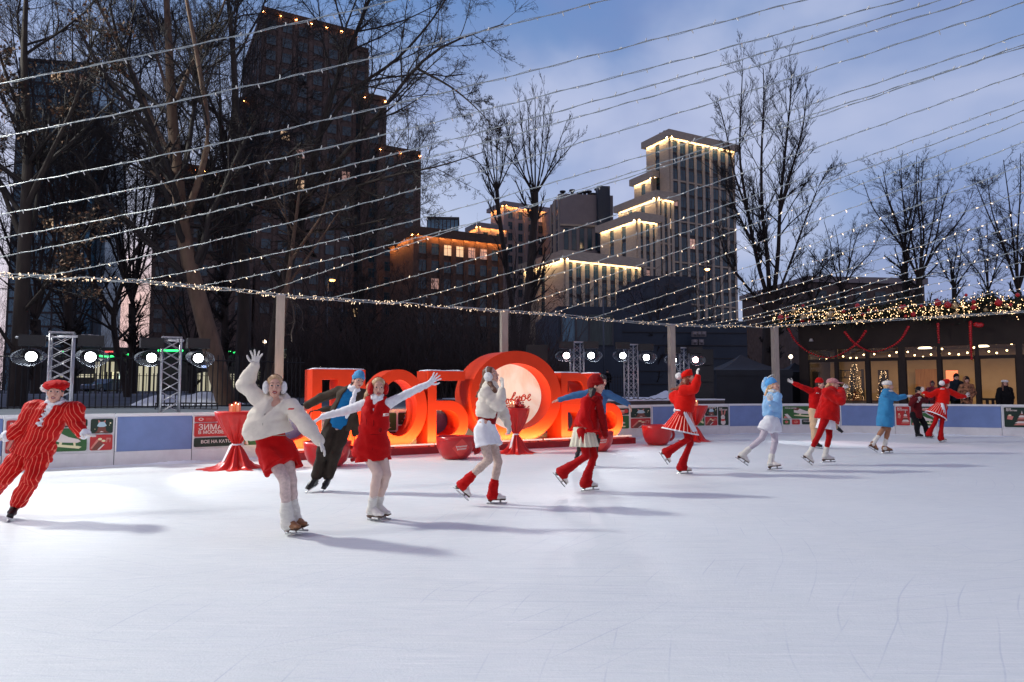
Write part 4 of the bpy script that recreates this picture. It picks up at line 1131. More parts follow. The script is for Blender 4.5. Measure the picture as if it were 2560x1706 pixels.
def win_mesh(w, h, lit, fr, bars=1):
    """window facing -y in its own frame, origin at its centre"""
    mb = MB()
    mb.mi = 0; mb.box((0, .01, 0), (w, .06, h))
    mb.mi = 1
    t = .09
    mb.box((-w / 2, -.01, 0), (t, .12, h + t)); mb.box((w / 2, -.01, 0), (t, .12, h + t)); mb.box((0, -.01, h / 2), (w, .11, t)); mb.box((0, -.01, -h / 2), (w, .11, t))
    for k in range(bars): mb.box((-w / 2 + w * (k + 1) / (bars + 1), -.01, 0), (.06, .10, h))
    if h > 1.6: mb.box((0, -.012, h * .2), (w, .095, .05))
    o = mesh_obj('window', np.concatenate(mb.v), mb.f, [lit, fr], None, mb.m); d = o.data; bpy.data.objects.remove(o); return d
class Bld:
    def __init__(s, name, label, C, cat='building', group=None, far=True):
        s.root = thing(name, label, cat, (C[0], C[1], 0), 0, group or 'buildings beyond the rink'); s.wins = []; s.cache = {}
    def block(s, C, ang, LR, LL, z0, z1, wall, name='wall', cornice=None, strip=None, corn_h=1.1, over=.35):
        a = math.radians(ang); dR = ca(math.cos(a), math.sin(a), 0); dL = ca(-math.sin(a), math.cos(a), 0)
        C = ca(C[0], C[1], 0)
        c = C + dR * LR / 2 + dL * LL / 2; c[2] = (z0 + z1) / 2
        M = np.stack([dR, dL, UZ], 1)
        mb = MB(); mb.box(c, (LR, LL, z1 - z0), M)
        b = dict(C=C, dR=dR, dL=dL, LR=LR, LL=LL, z0=z0, z1=z1, M=M, mb=mb, mats=[wall], name=name)
        s.cur = b
        if cornice:
            m2 = MB(); cc = c.copy(); cc[2] = z1 + corn_h / 2 - .9; m2.box(cc, (LR + 2 * over, LL + 2 * over, corn_h), M); m2.build('cornice', cornice, s.root)
        if strip:
            m3 = MB(); m4 = MB(); zz = z1 - .95
            for (p, d, L, n) in ((C, dR, LR, -dL), (C, dL, LL, -dR)):
                q = p + d * L / 2 + n * (over - .34); q[2] = zz; sz = lambda w, h: (L * .985, w, h) if d is dR else (w, L * .985, h)
                m3.box(q, sz(.14, .06), M)
                q = p + d * L / 2 + n * (over - .05); q[2] = zz - .10; m4.box(q, sz(.09, .32), M)
            m3.build('cornice_lamp', strip, s.root); m4.build('cornice_lip', cornice, s.root)
        return b
    def face(s, which):
        b = s.cur
        if which == 'R': return b['C'], b['dR'], b['LR'], -b['dL']
        return b['C'], b['dL'], b['LL'], -b['dR']
    def pilasters(s, which, xs, w, m, out=.3, ztop=0, zbot=0):
        C, d, L, n = s.face(which); b = s.cur
        if m not in b['mats']: b['mats'].append(m)
        b['mb'].mi = b['mats'].index(m); r = nrm(np.cross(UZ, n)) if False else d
        for x in xs:
            c = C + d * x + n * (out / 2 - .01); c[2] = (b['z0'] + b['z1'] - ztop + zbot) / 2
            b['mb'].box(c, (w, out, b['z1'] - ztop - zbot - b['z0']), np.stack([d, n, UZ], 1))
        b['mb'].mi = 0
    def bands(s, which, zs, h, m, out=.2, x0=0, x1=None):
        C, d, L, n = s.face(which); b = s.cur; x1 = L if x1 is None else x1
        if m not in b['mats']: b['mats'].append(m)
        b['mb'].mi = b['mats'].index(m)
        for z in zs:
            c = C + d * (x0 + x1) / 2 + n * (out / 2 - .012); c[2] = z
            b['mb'].box(c, (x1 - x0, out, h), np.stack([d, n, UZ], 1))
        b['mb'].mi = 0
    def windows(s, which, xs, zs, w, h, off=.05, lit=(), dim=(), skip=(), glass=None, bars=1):
        C, d, L, n = s.face(which); rz = math.atan2(n[1], n[0]) + PI / 2
        for i, x in enumerate(xs):
            for j, z in enumerate(zs):
                if (i, j) in skip: continue
                k = 'lit' if (i, j) in lit else 'dim' if (i, j) in dim else 'g'
                c = C + d * x + n * off; c[2] = z; s.wins.append((c, rz, w, h, k, glass, bars))
    def close(s):
        b = s.cur; b['mb'].build(b['name'], b['mats'], s.root)
    def finish(s, cap=100):
        # the windows that show largest (nearest, unhidden first) are parts, the rest one mesh
        W_ = sorted(s.wins, key=lambda q: (q[4] == 'g', np.hypot(q[0][0], q[0][1]) - q[0][2] * .3))
        rest = MB(); rm = []
        for i, (c, rz, w, h, k, g, bars) in enumerate(W_):
            gl = {'lit': m_lit, 'dim': m_litd}.get(k, g or m_glass)
            key = (round(w, 2), round(h, 2), gl.name, bars)
            if key not in s.cache: s.cache[key] = win_mesh(w, h, gl, m_wfr, bars)
            me = s.cache[key]
            if i < cap:
                o = bpy.data.objects.new('window', me); COL.objects.link(o); o.parent = s.root
                o.location = Vector(c - parent_world(s.root)); o.rotation_euler = (0, 0, rz)
            else:
                co = np.zeros(len(me.vertices) * 3); me.vertices.foreach_get('co', co); co = co.reshape(-1, 3)
                R = np.array(Matrix.Rotation(rz, 3, 'Z')); co = co @ R.T + c
                ms = []
                for mm in me.materials:
                    if mm not in rm: rm.append(mm)
                    ms.append(rm.index(mm))
                base = rest.n
                rest.v.append(co); rest.n += len(co)
                for p in me.polygons:
                    rest.f.append([base + v for v in p.vertices]); rest.m.append(ms[p.material_index]); rest.sm.append(False)
        if rest.v: tag(rest.build('windows', rm, s.root), kind='stuff')

# ---- brick tower -----------------------------------------------------
d0 = 130.0; A0 = 29.0
Cb = W(634, 975, d0); kz = lambda u, v, d: W(u, v, d)[2]
B = Bld('brick_tower', 'tall stepped dark brick tower behind the bare trees', Cb)
dR = ca(math.cos(math.radians(A0)), math.sin(math.radians(A0)), 0); dL = ca(-dR[1], dR[0], 0)
zt = kz(634, 20, d0); fl = 3.15
rb = random.Random(5)
def brick_block(C, LR, LL, z1, name='wall', lit=.008, strip=True):
    B.block(C, A0, LR, LL, 0, z1, m_brick, name, cornice=m_brick2, over=.25)
    n = max(1, int(LR / 3.0)); sp = LR / n; xs = [sp * (i + .5) for i in range(n)]
    zs = [z1 - 3.0 - fl * j for j in range(int((z1 - 14) / fl))]
    L_ = {(i, j) for i in range(n) for j in range(len(zs)) if rb.random() < lit}; D_ = {(i, j) for i in range(n) for j in range(len(zs)) if rb.random() < .025}
    B.pilasters('R', [sp * i for i in range(n + 1)], .7, m_brick, .22, ztop=1.0)
    B.windows('R', xs, zs, 1.75, 1.9, lit=L_, dim=D_)
    n2 = max(1, int(LL / 3.2)); s2 = LL / n2
    B.pilasters('L', [s2 * i for i in range(n2 + 1)], .7, m_brick, .22, ztop=1.0)
    B.windows('L', [s2 * (i + .5) for i in range(n2)], zs, 1.5, 1.9)
    B.close()
    if strip:   # little amber spots under the cornice
        mb = MB()
        for i in range(n + 1):
            c = C + dR * (sp * i) - dL * .36; mb.box((c[0], c[1], z1 - .95), (.34, .10, .06), np.stack([dR, dL, UZ], 1))
        mb.build('cornice_lamp', m_strip2, B.root)
L1 = ang_len(Cb, dR, 875); brick_block(ca(Cb[0], Cb[1], 0), L1, ang_len(Cb, dL, 589), zt)
Cx = Cb + dR * L1 + dL * .8; L2 = ang_len(Cx, dR, 906); brick_block(ca(Cx[0], Cx[1], 0), L2, 10, kz(890, 116, Cx[1]), strip=False)
Cy_ = Cb + dR * (L1 + 0.02) - dL * 1.5 + dR * (L2 * .55); L3 = ang_len(Cy_, dR, 953); brick_block(ca(Cy_[0], Cy_[1], 0), L3, 12, kz(920, 234, Cy_[1]))
Cz = Cy_ + dR * L3 * .6 - dL * 2.5; L4 = ang_len(Cz, dR, 1043); brick_block(ca(Cz[0], Cz[1], 0), L4, 14, kz(965, 364, Cz[1]))
Cl = Cb + dL * 8.5 - dR * 2.2; LLl = ang_len(Cl, dL, 560); brick_block(ca(Cl[0], Cl[1], 0), 6, max(LLl, 4), kz(575, 243, Cl[1]))
# low left wing in front
Cw = W(470, 975, 118); Lw = ang_len(Cw, dR, 620); brick_block(ca(Cw[0], Cw[1], 0), Lw, 16, kz(560, 640, 121), lit=.0, strip=False)
B.finish()
# ---- amber lit wing ----------------------------------------------------
Cg = W(1036, 975, 120); B = Bld('brick_wing', 'lower brown brick wing with amber lights under its cornice', Cg)
zg = kz(1040, 574, 120); Lg = ang_len(Cg, dR, 1250)
B.block(Cg, A0, Lg, 14, 0, zg, m_brick2, cornice=m_brick2, strip=m_strip2, over=.95, corn_h=1.3)
n = 7; sp = Lg / n
B.pilasters('R', [sp * i for i in range(n + 1)], .9, m_brick2, .35, ztop=1.0)
B.windows('R', [sp * (i + .5) for i in range(n)], [zg - 3.2 - 3.15 * j for j in range(7)], 1.9, 2.0, lit={(2, 0), (3, 0)}, dim={(4, 0), (5, 0), (1, 2)})
B.close(); B.finish()
# ---- block behind the leaning tree, left --------------------------------
Ck = W(372, 975, 150); B = Bld('dark_block', 'dark block with lit top windows between the left tree and the brick tower', Ck)
zk = kz(372, 402, 150); Lk = ang_len(Ck, dR, 585)
B.block(Ck, A0, Lk, 14, 0, zk, m_brick, cornice=m_brick2, strip=None)
n = 7; sp = Lk / n; B.pilasters('R', [sp * i for i in range(n + 1)], .8, m_brick, .3, ztop=1)
B.windows('R', [sp * (i + .5) for i in range(n)], [zk - 3.0 - 3.15 * j for j in range(14)], 2.0, 2.0, lit={(1, 0), (3, 0), (4, 0)}, dim={(5, 0), (0, 0), (2, 5)})
B.close()
mb = MB()
for i in range(n + 1):
    c = Ck + dR * sp * i - dL * .45; mb.box((c[0], c[1], zk - 1.05), (.7, .2, .12), np.stack([dR, dL, UZ], 1))
mb.build('cornice_lamp', m_strip2, B.root); B.finish()
# ---- blue glass tower far left --------------------------------------------
Ct = W(8, 975, 165); B = Bld('glass_tower', 'blue glass tower at the far left with a few amber floors', Ct)
a1 = 10.0; e1 = ca(math.cos(math.radians(a1)), math.sin(math.radians(a1)), 0); zt1 = kz(190, 168, 170)
Lt = ang_len(Ct, e1, 196); B.block(Ct, a1, Lt, 18, 0, zt1, m_glassb, cornice=m_span, corn_h=.8)
n = 5; sp = Lt / n; nz_ = int(zt1 / 3.4)
B.pilasters('R', [sp * i for i in range(n + 1)], .35, m_span, .2); B.bands('R', [3.4 * j for j in range(3, nz_)], .5, m_span, .16)
B.windows('R', [sp * (i + .5) for i in range(n)], [3.4 * j + 1.9 for j in range(8, nz_)], sp - 1.0, 2.2, lit={(2, 4), (2, 15), (4, 4)}, dim={(3, 15), (4, 15), (0, 12)}, glass=m_glassb, bars=3)
B.close()
Ct2 = Ct + e1 * (Lt - .5) + ca(0, 6, 0); L2_ = ang_len(Ct2, e1, 209); B.block(Ct2, a1, max(L2_, 2), 12, 0, kz(205, 342, 176), mat('pale_glass', (0.10, 0.17, 0.22), .2, var=.3, scale=.3, spec=.7), 'corner_glazing'); B.close()
B.finish()
# ---- glass cube far behind ---------------------------------------------------
Cc = W(1064, 975, 260); B = Bld('glass_cube', 'small teal glass building far off above the amber wing', Cc)
B.block(Cc, 4, ang_len(Cc, ca(1, .07, 0), 1144), 10, 0, kz(1100, 543, 260), m_glassb, cornice=m_span, corn_h=1.0)
B.pilasters('R', [i * 1.5 for i in range(9)], .2, m_span, .2); B.windows('R', [1.5 * i + .75 for i in range(8)], [kz(1100, 560, 260)], 1.2, 4, glass=m_glassb); B.close(); B.finish()
# ---- far beige steps -----------------------------------------------------------
B = Bld('beige_steps', 'beige stepped block in shade, left of the pruned tree', W(1262, 975, 190))
for (uc, vt, uL, uR, d) in ((1262, 507, 1226, 1364, 190), (1196, 560, 1172, 1262, 186)):
    C = W(uc, 975, d); z1 = kz(uc, vt, d); LR, LL = ang_len(C, dR, uR), max(3, ang_len(C, dL, uL))
    B.block(C, A0, LR, LL, 0, z1, m_greyw, cornice=m_greyw, strip=m_strip2, over=.95)
    n = max(2, int(LR / 2.9)); sp = LR / n; B.pilasters('R', [sp * i for i in range(n + 1)], .9, m_greyw, .3, ztop=1)
    B.windows('R', [sp * (i + .5) for i in range(n)], [z1 - 3.2 - 3.2 * j for j in range(8)], 1.3, 2.1, dim={(3, 0)}); B.close()
B.finish()
# ---- grey blank block ------------------------------------------------------------
C = W(1402, 975, 172); B = Bld('grey_block', 'plain grey block with roof vents and a dark duct, in front of the lit tower', C)
z1 = kz(1402, 484, 172); a2 = 8.0; e2 = ca(math.cos(math.radians(a2)), math.sin(math.radians(a2)), 0); LR = ang_len(C, e2, 1537); f2 = ca(-e2[1], e2[0], 0)
B.block(C, a2, LR, 26, 0, z1, m_greyw, cornice=None)
B.windows('L', [3, 9], [z1 - 4 - 3.2 * j for j in range(9)], 1.6, 2.6); B.pilasters('L', [1.0, 5.5, 7.2, 11], .8, m_beige, .3)
zz = kz(1402, 563, 172)
B.windows('R', [1.6 + 2.05 * i for i in range(6)], [zz - 3.5 - 7 * j for j in range(3)], 1.15, 5.6, bars=0); B.bands('R', [zz], .5, m_beige, .4)
B.close()
mb = MB(); q = C + e2 * (LR * .80) - f2 * .7; mb.box((q[0], q[1], z1 - 6.5), (3.2, 1.5, 17), np.stack([e2, f2, UZ], 1)); mb.build('duct', m_modern, B.root)
for fr_, h in ((.10, 1.2), (.28, 1.6), (.42, .9), (.52, 1.3), (.60, 1.5), (.68, .9), (.76, 2.2), (.86, 1.2)):
    q = C + e2 * LR * fr_ + f2 * 3; mb = MB(); mb.tube([(q[0], q[1], z1 - .1), (q[0], q[1], z1 + h)], .45, 10); mb.tube([(q[0], q[1], z1 + h), (q[0], q[1], z1 + h + .35)], .8, 10); mb.build('roof_vent', m_span, B.root)
B.finish()
# ---- the lit beige tower -----------------------------------------------------------
Cm = W(1684, 975, 150); B = Bld('beige_tower', 'tall stepped beige tower with warm lights under every cornice', Cm)
AT = 28.0; eR = ca(math.cos(math.radians(AT)), math.sin(math.radians(AT)), 0); eL = ca(-eR[1], eR[0], 0)
def beige(C, uL, uR, vt, d, ncol, nL=1, floors=18, lit=(), dim=()):
    z1 = kz(proj((C[0], C[1], 0))[0], vt, d); LR, LL = ang_len(C, eR, uR), max(2.5, ang_len(C, eL, uL))
    B.block(C, AT, LR, LL, 0, z1, m_span, cornice=m_beige, strip=m_strip, over=.95, corn_h=1.5)
    sp = LR / ncol
    B.pilasters('R', [.35] + [sp * i for i in range(1, ncol)] + [LR - .35], .72, m_beige, .24, ztop=.9)
    B.bands('R', [z1 - .9], 1.0, m_beige, .22)
    zs = [z1 - 2.9 - 3.1 * j for j in range(min(floors, int((z1 - 5) / 3.1)))]
    B.bands('R', [z - 1.45 for i, z in enumerate(zs) if i % 3 == 2], .35, m_beige, .18)
    B.windows('R', [sp * (i + .5) for i in range(ncol)], zs, sp - .85, 2.35, lit=lit, dim=dim)
    sl_ = LL / (nL + 1); xs = [sl_ * (i + 1) for i in range(nL)]
    edges = [0] + xs + [LL]
    for i in range(nL + 1):
        a, b = (edges[i] + (.75 if i else 0)), (edges[i + 1] - (.75 if i < nL else 0))
        if b > a: B.pilasters('L', [(a + b) / 2], b - a, m_beige, .24, ztop=.9)
    B.bands('L', [z1 - .9], 1.0, m_beige, .21)
    B.windows('L', xs, zs, 1.3, 2.35, lit=())
    B.close(); return z1, LR, LL
zM, LM, LLM = beige(Cm, 1625, 1847, 334, 150, 8, dim={(2, 7), (0, 4)})
q = Cm + eL * (LLM * .55) - eR * 1.2; beige(q, 1593, 1640, 436, q[1], 2, nL=1)
q = W(1649, 975, 144); beige(q, 1552, 1690, 486, 144, 3, nL=2, lit={(2, 1)})
q = W(1598, 975, 138); beige(q, 1506, 1648, 540, 138, 3, nL=2, dim={(1, 3)})
q = W(1414, 975, 124); beige(q, 1312, 1604, 636, 124, 9, nL=1, floors=6)
mb = MB(); q = Cm + eR * LM * .58 - eL * .62; mb.tube([(q[0], q[1], 0), (q[0], q[1], zM - 1)], .16, 8); mb.build('downpipe', m_greyw, B.root)
for fr_ in (.35, .42):
    q = Cm + eR * LM * fr_ + eL * 3; mb = MB(); mb.tube([(q[0], q[1], zM), (q[0], q[1], zM + 2.0)], .07, 6); mb.ball((q[0], q[1], zM + 2.1), .16, 8); mb.build('roof_beacon', m_litd, B.root)
mb = MB(); q = Cm + eL * LLM * .5 + eR * 2; mb.box((q[0], q[1], zM + 1.0), (2.6, 1.6, 1.2)); mb.tube([(q[0], q[1], zM + 1), (q[0], q[1], zM + 2.3)], .3, 8); mb.build('roof_vent', m_span, B.root)
B.finish()
# ---- dark hall at right behind trees ------------------------------------------------
C = W(2026, 975, 95); B = Bld('dark_hall', 'long dark building behind the trees at the right', C)
LR = ang_len(C, ca(1, .12, 0), 2322); zd = kz(2100, 690, 95); B.block(C, 7, LR, 20, 0, zd, m_brick, cornice=m_greyw, corn_h=.8)
B.windows('R', [2 + 3 * i for i in range(int(LR / 3))], [zd - 3, zd - 6.5], 1.6, 1.8); B.close(); B.finish()
# ---- modern hall behind the stage lights ----------------------------------------------
C = W(1396, 975, 56); B = Bld('modern_hall', 'modern blue grey hall with a tall curtained window behind the stage lights', C)
e3 = ca(1, .10, 0) / np.linalg.norm((1, .1)); f3 = ca(-e3[1], e3[0], 0)
L = ang_len(C, e3, 1556); z3 = kz(1396, 766, 56); B.block(C, math.degrees(math.atan2(.1, 1)), L, 14, 0, z3, m_modern, 'front_hall', cornice=None); B.close()
for (ua, ub, va, vb, mm) in ((1404, 1438, 796, 860, m_glassb), (1441, 1472, 790, 862, m_glass), (1474, 1532, 788, 864, mat('curtain', (0.10, 0.13, 0.125), .7, var=.35, scale=3, stretch=(8, 8, .3)))):
    a = ang_len(C, e3, ua); b = ang_len(C, e3, ub); q0, q1 = kz(1450, vb, 56.5), kz(1450, va, 56.5)
    c = C + e3 * (a + b) / 2 - f3 * .06; c[2] = (q0 + q1) / 2
    mb = MB(); mb.mi = 0; mb.box(c, (b - a, .10, q1 - q0), np.stack([e3, f3, UZ], 1)); mb.mi = 1
    for xx in (-1, 1):
        w_ = c + e3 * xx * (b - a) / 2 - f3 * .03; mb.box(w_, (.10, .14, q1 - q0), np.stack([e3, f3, UZ], 1))
    mb.build('window', [mm, m_wfr], B.root)
C2 = W(1556, 975, 57.5); B.block(C2, 6, ang_len(C2, e3, 1870), 16, 0, kz(1556, 800, 57.5), m_modern, 'side_hall', cornice=None); B.bands('R', [2 + 1.1 * i for i in range(5)], .06, m_span, .08); B.close()
C3 = W(1612, 975, 64); B.block(C3, 6, ang_len(C3, e3, 1732), 10, 0, kz(1612, 690, 64), m_modern, 'upper_volume', cornice=None); B.close()
for (u, v) in ((1736, 836), (1747, 836), (1758, 836), (1736, 856), (1752, 856)):
    p = W(u, v, 57.2); mb = MB(); mb.box(p, (.40, .45, .45)); mb.lathe([(.16, 0), (.17, .02)], p + ca(0, -.24, 0), 14, np.array(Matrix.Rotation(PI / 2, 3, 'X'))); mb.build('air_unit', m_greyw, B.root)
B.root['label'] = 'modern blue grey hall with a tall curtained window behind the stage lights'
# ---- shops behind the left fence --------------------------------------------------------
m_neon = emat('neon_green', RGB(30, 240, 110), 3.2); m_shop = emat('shop_glow', RGB(232, 224, 178), 0.55); m_shopw = emat('shop_sign_white', RGB(220, 255, 236), 1.6); m_red_l = emat('sign_red', RGB(250, 60, 40), 1.4); m_blue_l = emat('sign_blue', RGB(150, 180, 255), 1.4)
Cs = W(60, 975, 78); B = Bld('shop_row', 'low row of shops with green neon canopies behind the left fence', Cs, 'shop')
B.block(Cs, 4, ang_len(Cs, ca(1, .07, 0), 720), 10, 0, kz(300, 868, 78), mat('shop_wall', (.03, .032, .036), .7, var=.3, scale=.5), cornice=m_span, corn_h=.4); B.close()
def front(u0, u1, v0, v1, d, m, name, dep=.12, par=None):
    a, b = W(u0, v0, d), W(u1, v1, d); mb = MB(); mb.box((a + b) / 2, (abs(b[0] - a[0]), dep, abs(a[2] - b[2]))); return mb.build(name, m, par or B.root)
for (u0, u1, v0, v1) in ((240, 285, 905, 974), (324, 392, 916, 978), (480, 526, 930, 978), (150, 232, 936, 944), (256, 300, 930, 960), (560, 600, 935, 975), (612, 650, 930, 972)):
    sh = front(u0, u1, v0, v1, 77.2, m_shop, 'shop_window')
    for k in range(1, 4): front(u0 + (u1 - u0) * k / 4 - .8, u0 + (u1 - u0) * k / 4 + .8, v0, v1, 77.0, m_span, 'mullion', .1, sh)
for (u0, u1, v, bow) in ((158, 187, 880, 0), (244, 292, 889, 3), (317, 340, 888, -3), (395, 457, 877, 0), (553, 590, 882, -2), (600, 622, 881, 2)):
    P = [W(u0 + (u1 - u0) * k / 8, v + bow * math.sin(k / 8 * PI), 76.5) for k in range(9)]
    mb = MB(); mb.tube(P, .10, 8); cn = mb.build('neon_canopy', m_neon, B.root); front(u0, u1, v + 3, v + 12, 76.6, mat('canopy_green', (.01, .08, .04), .5), 'canopy_board', .2, cn)
front(299, 309, 929, 947, 76.4, m_shopw, 'light_sign'); front(505, 523, 914, 920, 76.4, m_blue_l, 'light_sign'); front(263, 282, 878, 882, 76.4, m_red_l, 'light_sign')
front(691, 716, 873, 882, 76.6, emat('window_teal', RGB(150, 220, 200), .35), 'upper_window'); front(690, 716, 876, 896, 76.7, m_shop, 'upper_window')
B.root['label'] = 'low row of shops with green neon canopies behind the left fence'
# ---- fences -------------------------------------------------------------------------------
def fence(pts, z0, z1, label, gap=.13, post_every=2.0, rails=(.12, -.14), r=.011, d_=None):
    P = catmull([ca(*p) for p in pts], 10); Ls = np.concatenate([[0], np.cumsum(np.linalg.norm(np.diff(P, axis=0), axis=1))])
    at_ = lambda s: ca(np.interp(s, Ls, P[:, 0]), np.interp(s, Ls, P[:, 1]), 0)
    c = at_(Ls[-1] / 2); root = thing('fence', label, 'fence', (c[0], c[1], 0), 0, 'black metal fences')
    n = max(1, int(Ls[-1] / post_every))
    for i in range(n):
        a, b = Ls[-1] * i / n, Ls[-1] * (i + 1) / n
        mb = MB(); p = at_(a); mb.box((p[0], p[1], (z0 + z1) / 2 - .1), (.09, .09, z1 - z0 + .24)); mb.build('post', m_black, root)
        mb = MB()
        k = int((b - a) / gap)
        for j in range(1, k):
            p = at_(a + (b - a) * j / k); mb.box((p[0], p[1], (z0 + z1) / 2 + .02), (2 * r, 2 * r, z1 - z0))
        for zr in rails:
            zz = (z0 if zr > 0 else z1) + zr; mb.tube([at_(s) + UZ * zz for s in np.linspace(a, b, 6)], .018, 5)
        mb.build('panel', m_black, root)
    return root
fp = lambda u, d: W(u, 975, d)[:2]
fence([fp(-60, 17.2), fp(200, 18.0), fp(420, 19.2), fp(640, 20.6), fp(760, 21.6)], .95, 2.52, 'near black picket fence behind the left boards, with thick posts')
fence([fp(-60, 44), fp(300, 46), fp(700, 47), fp(1200, 49), fp(1600, 52)], 1.2, 2.62, 'far black picket fence along the street', gap=.22, r=.016, post_every=4.0)
# tree guard rail in front of the heap
gd = thing('tree_guard', 'low curved black tree guard in front of the snow heap', 'guard rail', (-10.4, 18.2, .95))
mb = MB()
for zz in (1.02, 1.18): mb.tube([W(u, 975, 17.6 + .5 * math.sin((u - 390) / 155 * PI))[:2].tolist() + [zz] for u in np.linspace(390, 545, 14)], .022, 6)
for u in np.linspace(390, 545, 12):
    p = W(u, 975, 17.6 + .5 * math.sin((u - 390) / 155 * PI)); mb.tube([(p[0], p[1], .9), (p[0], p[1], 1.18)], .014, 5)
mb.build('rail', m_black, gd)
# ---- snow heaps ---------------------------------------------------------------------------
def heap(u0, u1, vtop, d, label, seed, depth=3.0, zb=.9):
    a, b = W(u0, 975, d), W(u1, 975, d); zt_ = W((u0 + u1) / 2, vtop, d)[2]; q = random.Random(seed)
    nx, ny = 40, 16; V = []
    ph = [q.uniform(0, 6) for _ in range(6)]
    for i in range(nx + 1):
        for j in range(ny + 1):
            x, y = i / nx, j / ny
            pr = min(1, math.sin(PI * x) ** .55 * 1.05) * math.sin(PI * min(1, y * .95 + .03)) ** .6
            h = (zt_ - zb) * pr * (.86 + .10 * math.sin(7 * x + ph[0]) + .08 * math.sin(13 * x + 5 * y + ph[1]) + .06 * math.sin(23 * x - 9 * y + ph[2])) + q.uniform(-.015, .015)
            p = a + (b - a) * x; V.append((p[0], p[1] - .3 + depth * y, zb - .05 + h))
    f = [[i * (ny + 1) + j, (i + 1) * (ny + 1) + j, (i + 1) * (ny + 1) + j + 1, i * (ny + 1) + j + 1] for i in range(nx) for j in range(ny)]
    o = mesh_obj('snow_heap', V, f, m_snow, smooth=True); tag(o, label, 'snow heap', 'heaped snow')
heap(292, 560, 972, 20.2, 'big bluish snow heap behind the near fence, by the second truss', 3)
heap(545, 720, 1006, 22.4, 'low snow heap behind the trunk of the leaning tree', 5)
heap(1640, 1790, 968, 27.0, 'snow heap on the terrace behind the third light post', 8, zb=1.1)
heap(690, 1010, 1008, 26.0, 'long low snow heap seen through the first red letters', 11)
heap(1070, 1250, 1005, 28.0, 'flat snow heap seen through the hole of the third red letter', 13)
# ---- cars -----------------------------------------------------------------------------------
def car(u, v, d, L, heading, body_m, label, lamp=None):
    p = W(u, v, d); root = thing('parked_car', label, 'car', (0, 0, 0), 0, 'parked cars on the street')
    prof = [(-.5, .30), (-.495, .52), (-.44, .60), (-.20, .66), (-.10, .70), (.02, .98), (.10, 1.0), (.26, .98), (.40, .72), (.48, .66), (.5, .5), (.5, .28), (.40, .22), (-.42, .22)]
    hz = 1.46
    mb = MB()
    for k, (s0, s1) in enumerate(((-.5, .5),)):
        mb.prism([(x * L, z * hz) for x, z in prof[::-1]], (0, -.86, 0), (1, 0, 0), (0, 0, 1), (0, 1.72, 0))
    b_ = mb.build('body', body_m, root, local=False)
    mb = MB(); mb.prism([(x * L, z * hz) for x, z in [(-.085, .70), (.03, .945), (.10, .965), (.24, .945), (.36, .72)]][::-1], (0, -.875, 0), (1, 0, 0), (0, 0, 1), (0, 1.75, 0)); mb.build('window', m_glass, root, local=False)
    for sx in (-.31, .30):
        for sy in (-.80, .80):
            mb = MB(); mb.lathe([(.31, -.1), (.32, -.08), (.32, .08), (.31, .1)], (sx * L, sy, .31), 20, np.array(Matrix.Rotation(PI / 2, 3, 'X'))); wh = mb.build('wheel', m_rubber, root, local=False)
            mb = MB(); mb.lathe([(1e-4, 0), (.19, .0), (.20, -.02)], (sx * L, sy + (.115 if sy > 0 else -.115), .31), 14, np.array(Matrix.Rotation(PI / 2, 3, 'X'))); mb.build('rim', m_steel, wh, local=False)
    for sy in (-.62, .62):
        mb = MB(); mb.ball((-.49 * L, sy, .56 * hz), (.10, .16, .07), 10); mb.build('headlight', lamp or m_cupin, root, local=False)
        mb = MB(); mb.ball((.495 * L, sy, .60 * hz), (.05, .14, .09), 10); mb.build('tail_light', m_tr, root, local=False)
    root.location = (p[0], p[1], p[2]); root.rotation_euler = (0, 0, heading)
    return root
m_cw = mat('car_white', (.55, .57, .6), .3, var=.03, coat=.5); m_cb = mat('car_blue', (.03, .07, .13), .3, var=.05, coat=.5); m_ck = mat('car_black', (.012, .014, .018), .3, var=.05, coat=.5)
car(1652, 977, 68, 4.5, .06, m_cw, 'white car with a lit headlamp beyond the terrace', emat('headlamp', RGB(255, 226, 170), 3.0))
car(258, 983, 70, 4.3, 1.45, m_cb, 'dark blue car seen from behind through the left fence')
car(1120, 979, 66, 4.5, .1, m_ck, 'black car seen through the third red letter')
car(940, 979, 66, 4.5, .1, m_ck, 'black car seen through the first red letters')
# ---- lamps, poles, sign -----------------------------------------------------------------------
m_pole = mat('pole_grey', (.10, .12, .15), .5, metal=.4, var=.1); m_sod = emat('street_lamp_glow', RGB(255, 176, 96), 16.0)
def pole(u, v0, v1, d, label, lamp=None, r=.06):
    a = W(u, v0, d); b = W(u, v1, d); b[0] = a[0]
    root = thing('street_lamp' if lamp else 'pole', label, 'street lamp' if lamp else 'pole', (a[0], a[1], 1.2), 0, 'street lamps and poles')
    mb = MB(); mb.tube([(a[0], a[1], 1.0), (a[0], a[1], a[2])], [r, r * .7], 8); mb.build('shaft', m_pole, root)
    if lamp:
        q = W(lamp[0], lamp[1], d); mb = MB(); mb.tube([(a[0], a[1], a[2]), ((a[0] + q[0]) / 2, a[1], max(a[2], q[2]) + .15), (q[0], q[1], q[2] + .12)], .035, 6); mb.build('arm', m_pole, root)
        mb = MB(); mb.ball(q, (.22, .2, .12), 12); mb.build('lamp', m_sod, root)
        mb = MB(); mb.ball(q + ca(0, 0, .10), (.3, .25, .08), 12); mb.build('hood', m_pole, root)
pole(820, 705, 950, 52, 'street lamp with amber glow in front of the brick tower', (831, 701))
pole(1760, 690, 900, 60, 'street lamp with amber glow in front of the beige tower', (1768, 674))
pole(856, 760, 950, 50, 'thin grey pole right of the amber street lamp'); pole(943, 852, 950, 44, 'short grey pole above the second red letter'); pole(1508, 745, 960, 46, 'tall grey pole between the stage trusses')
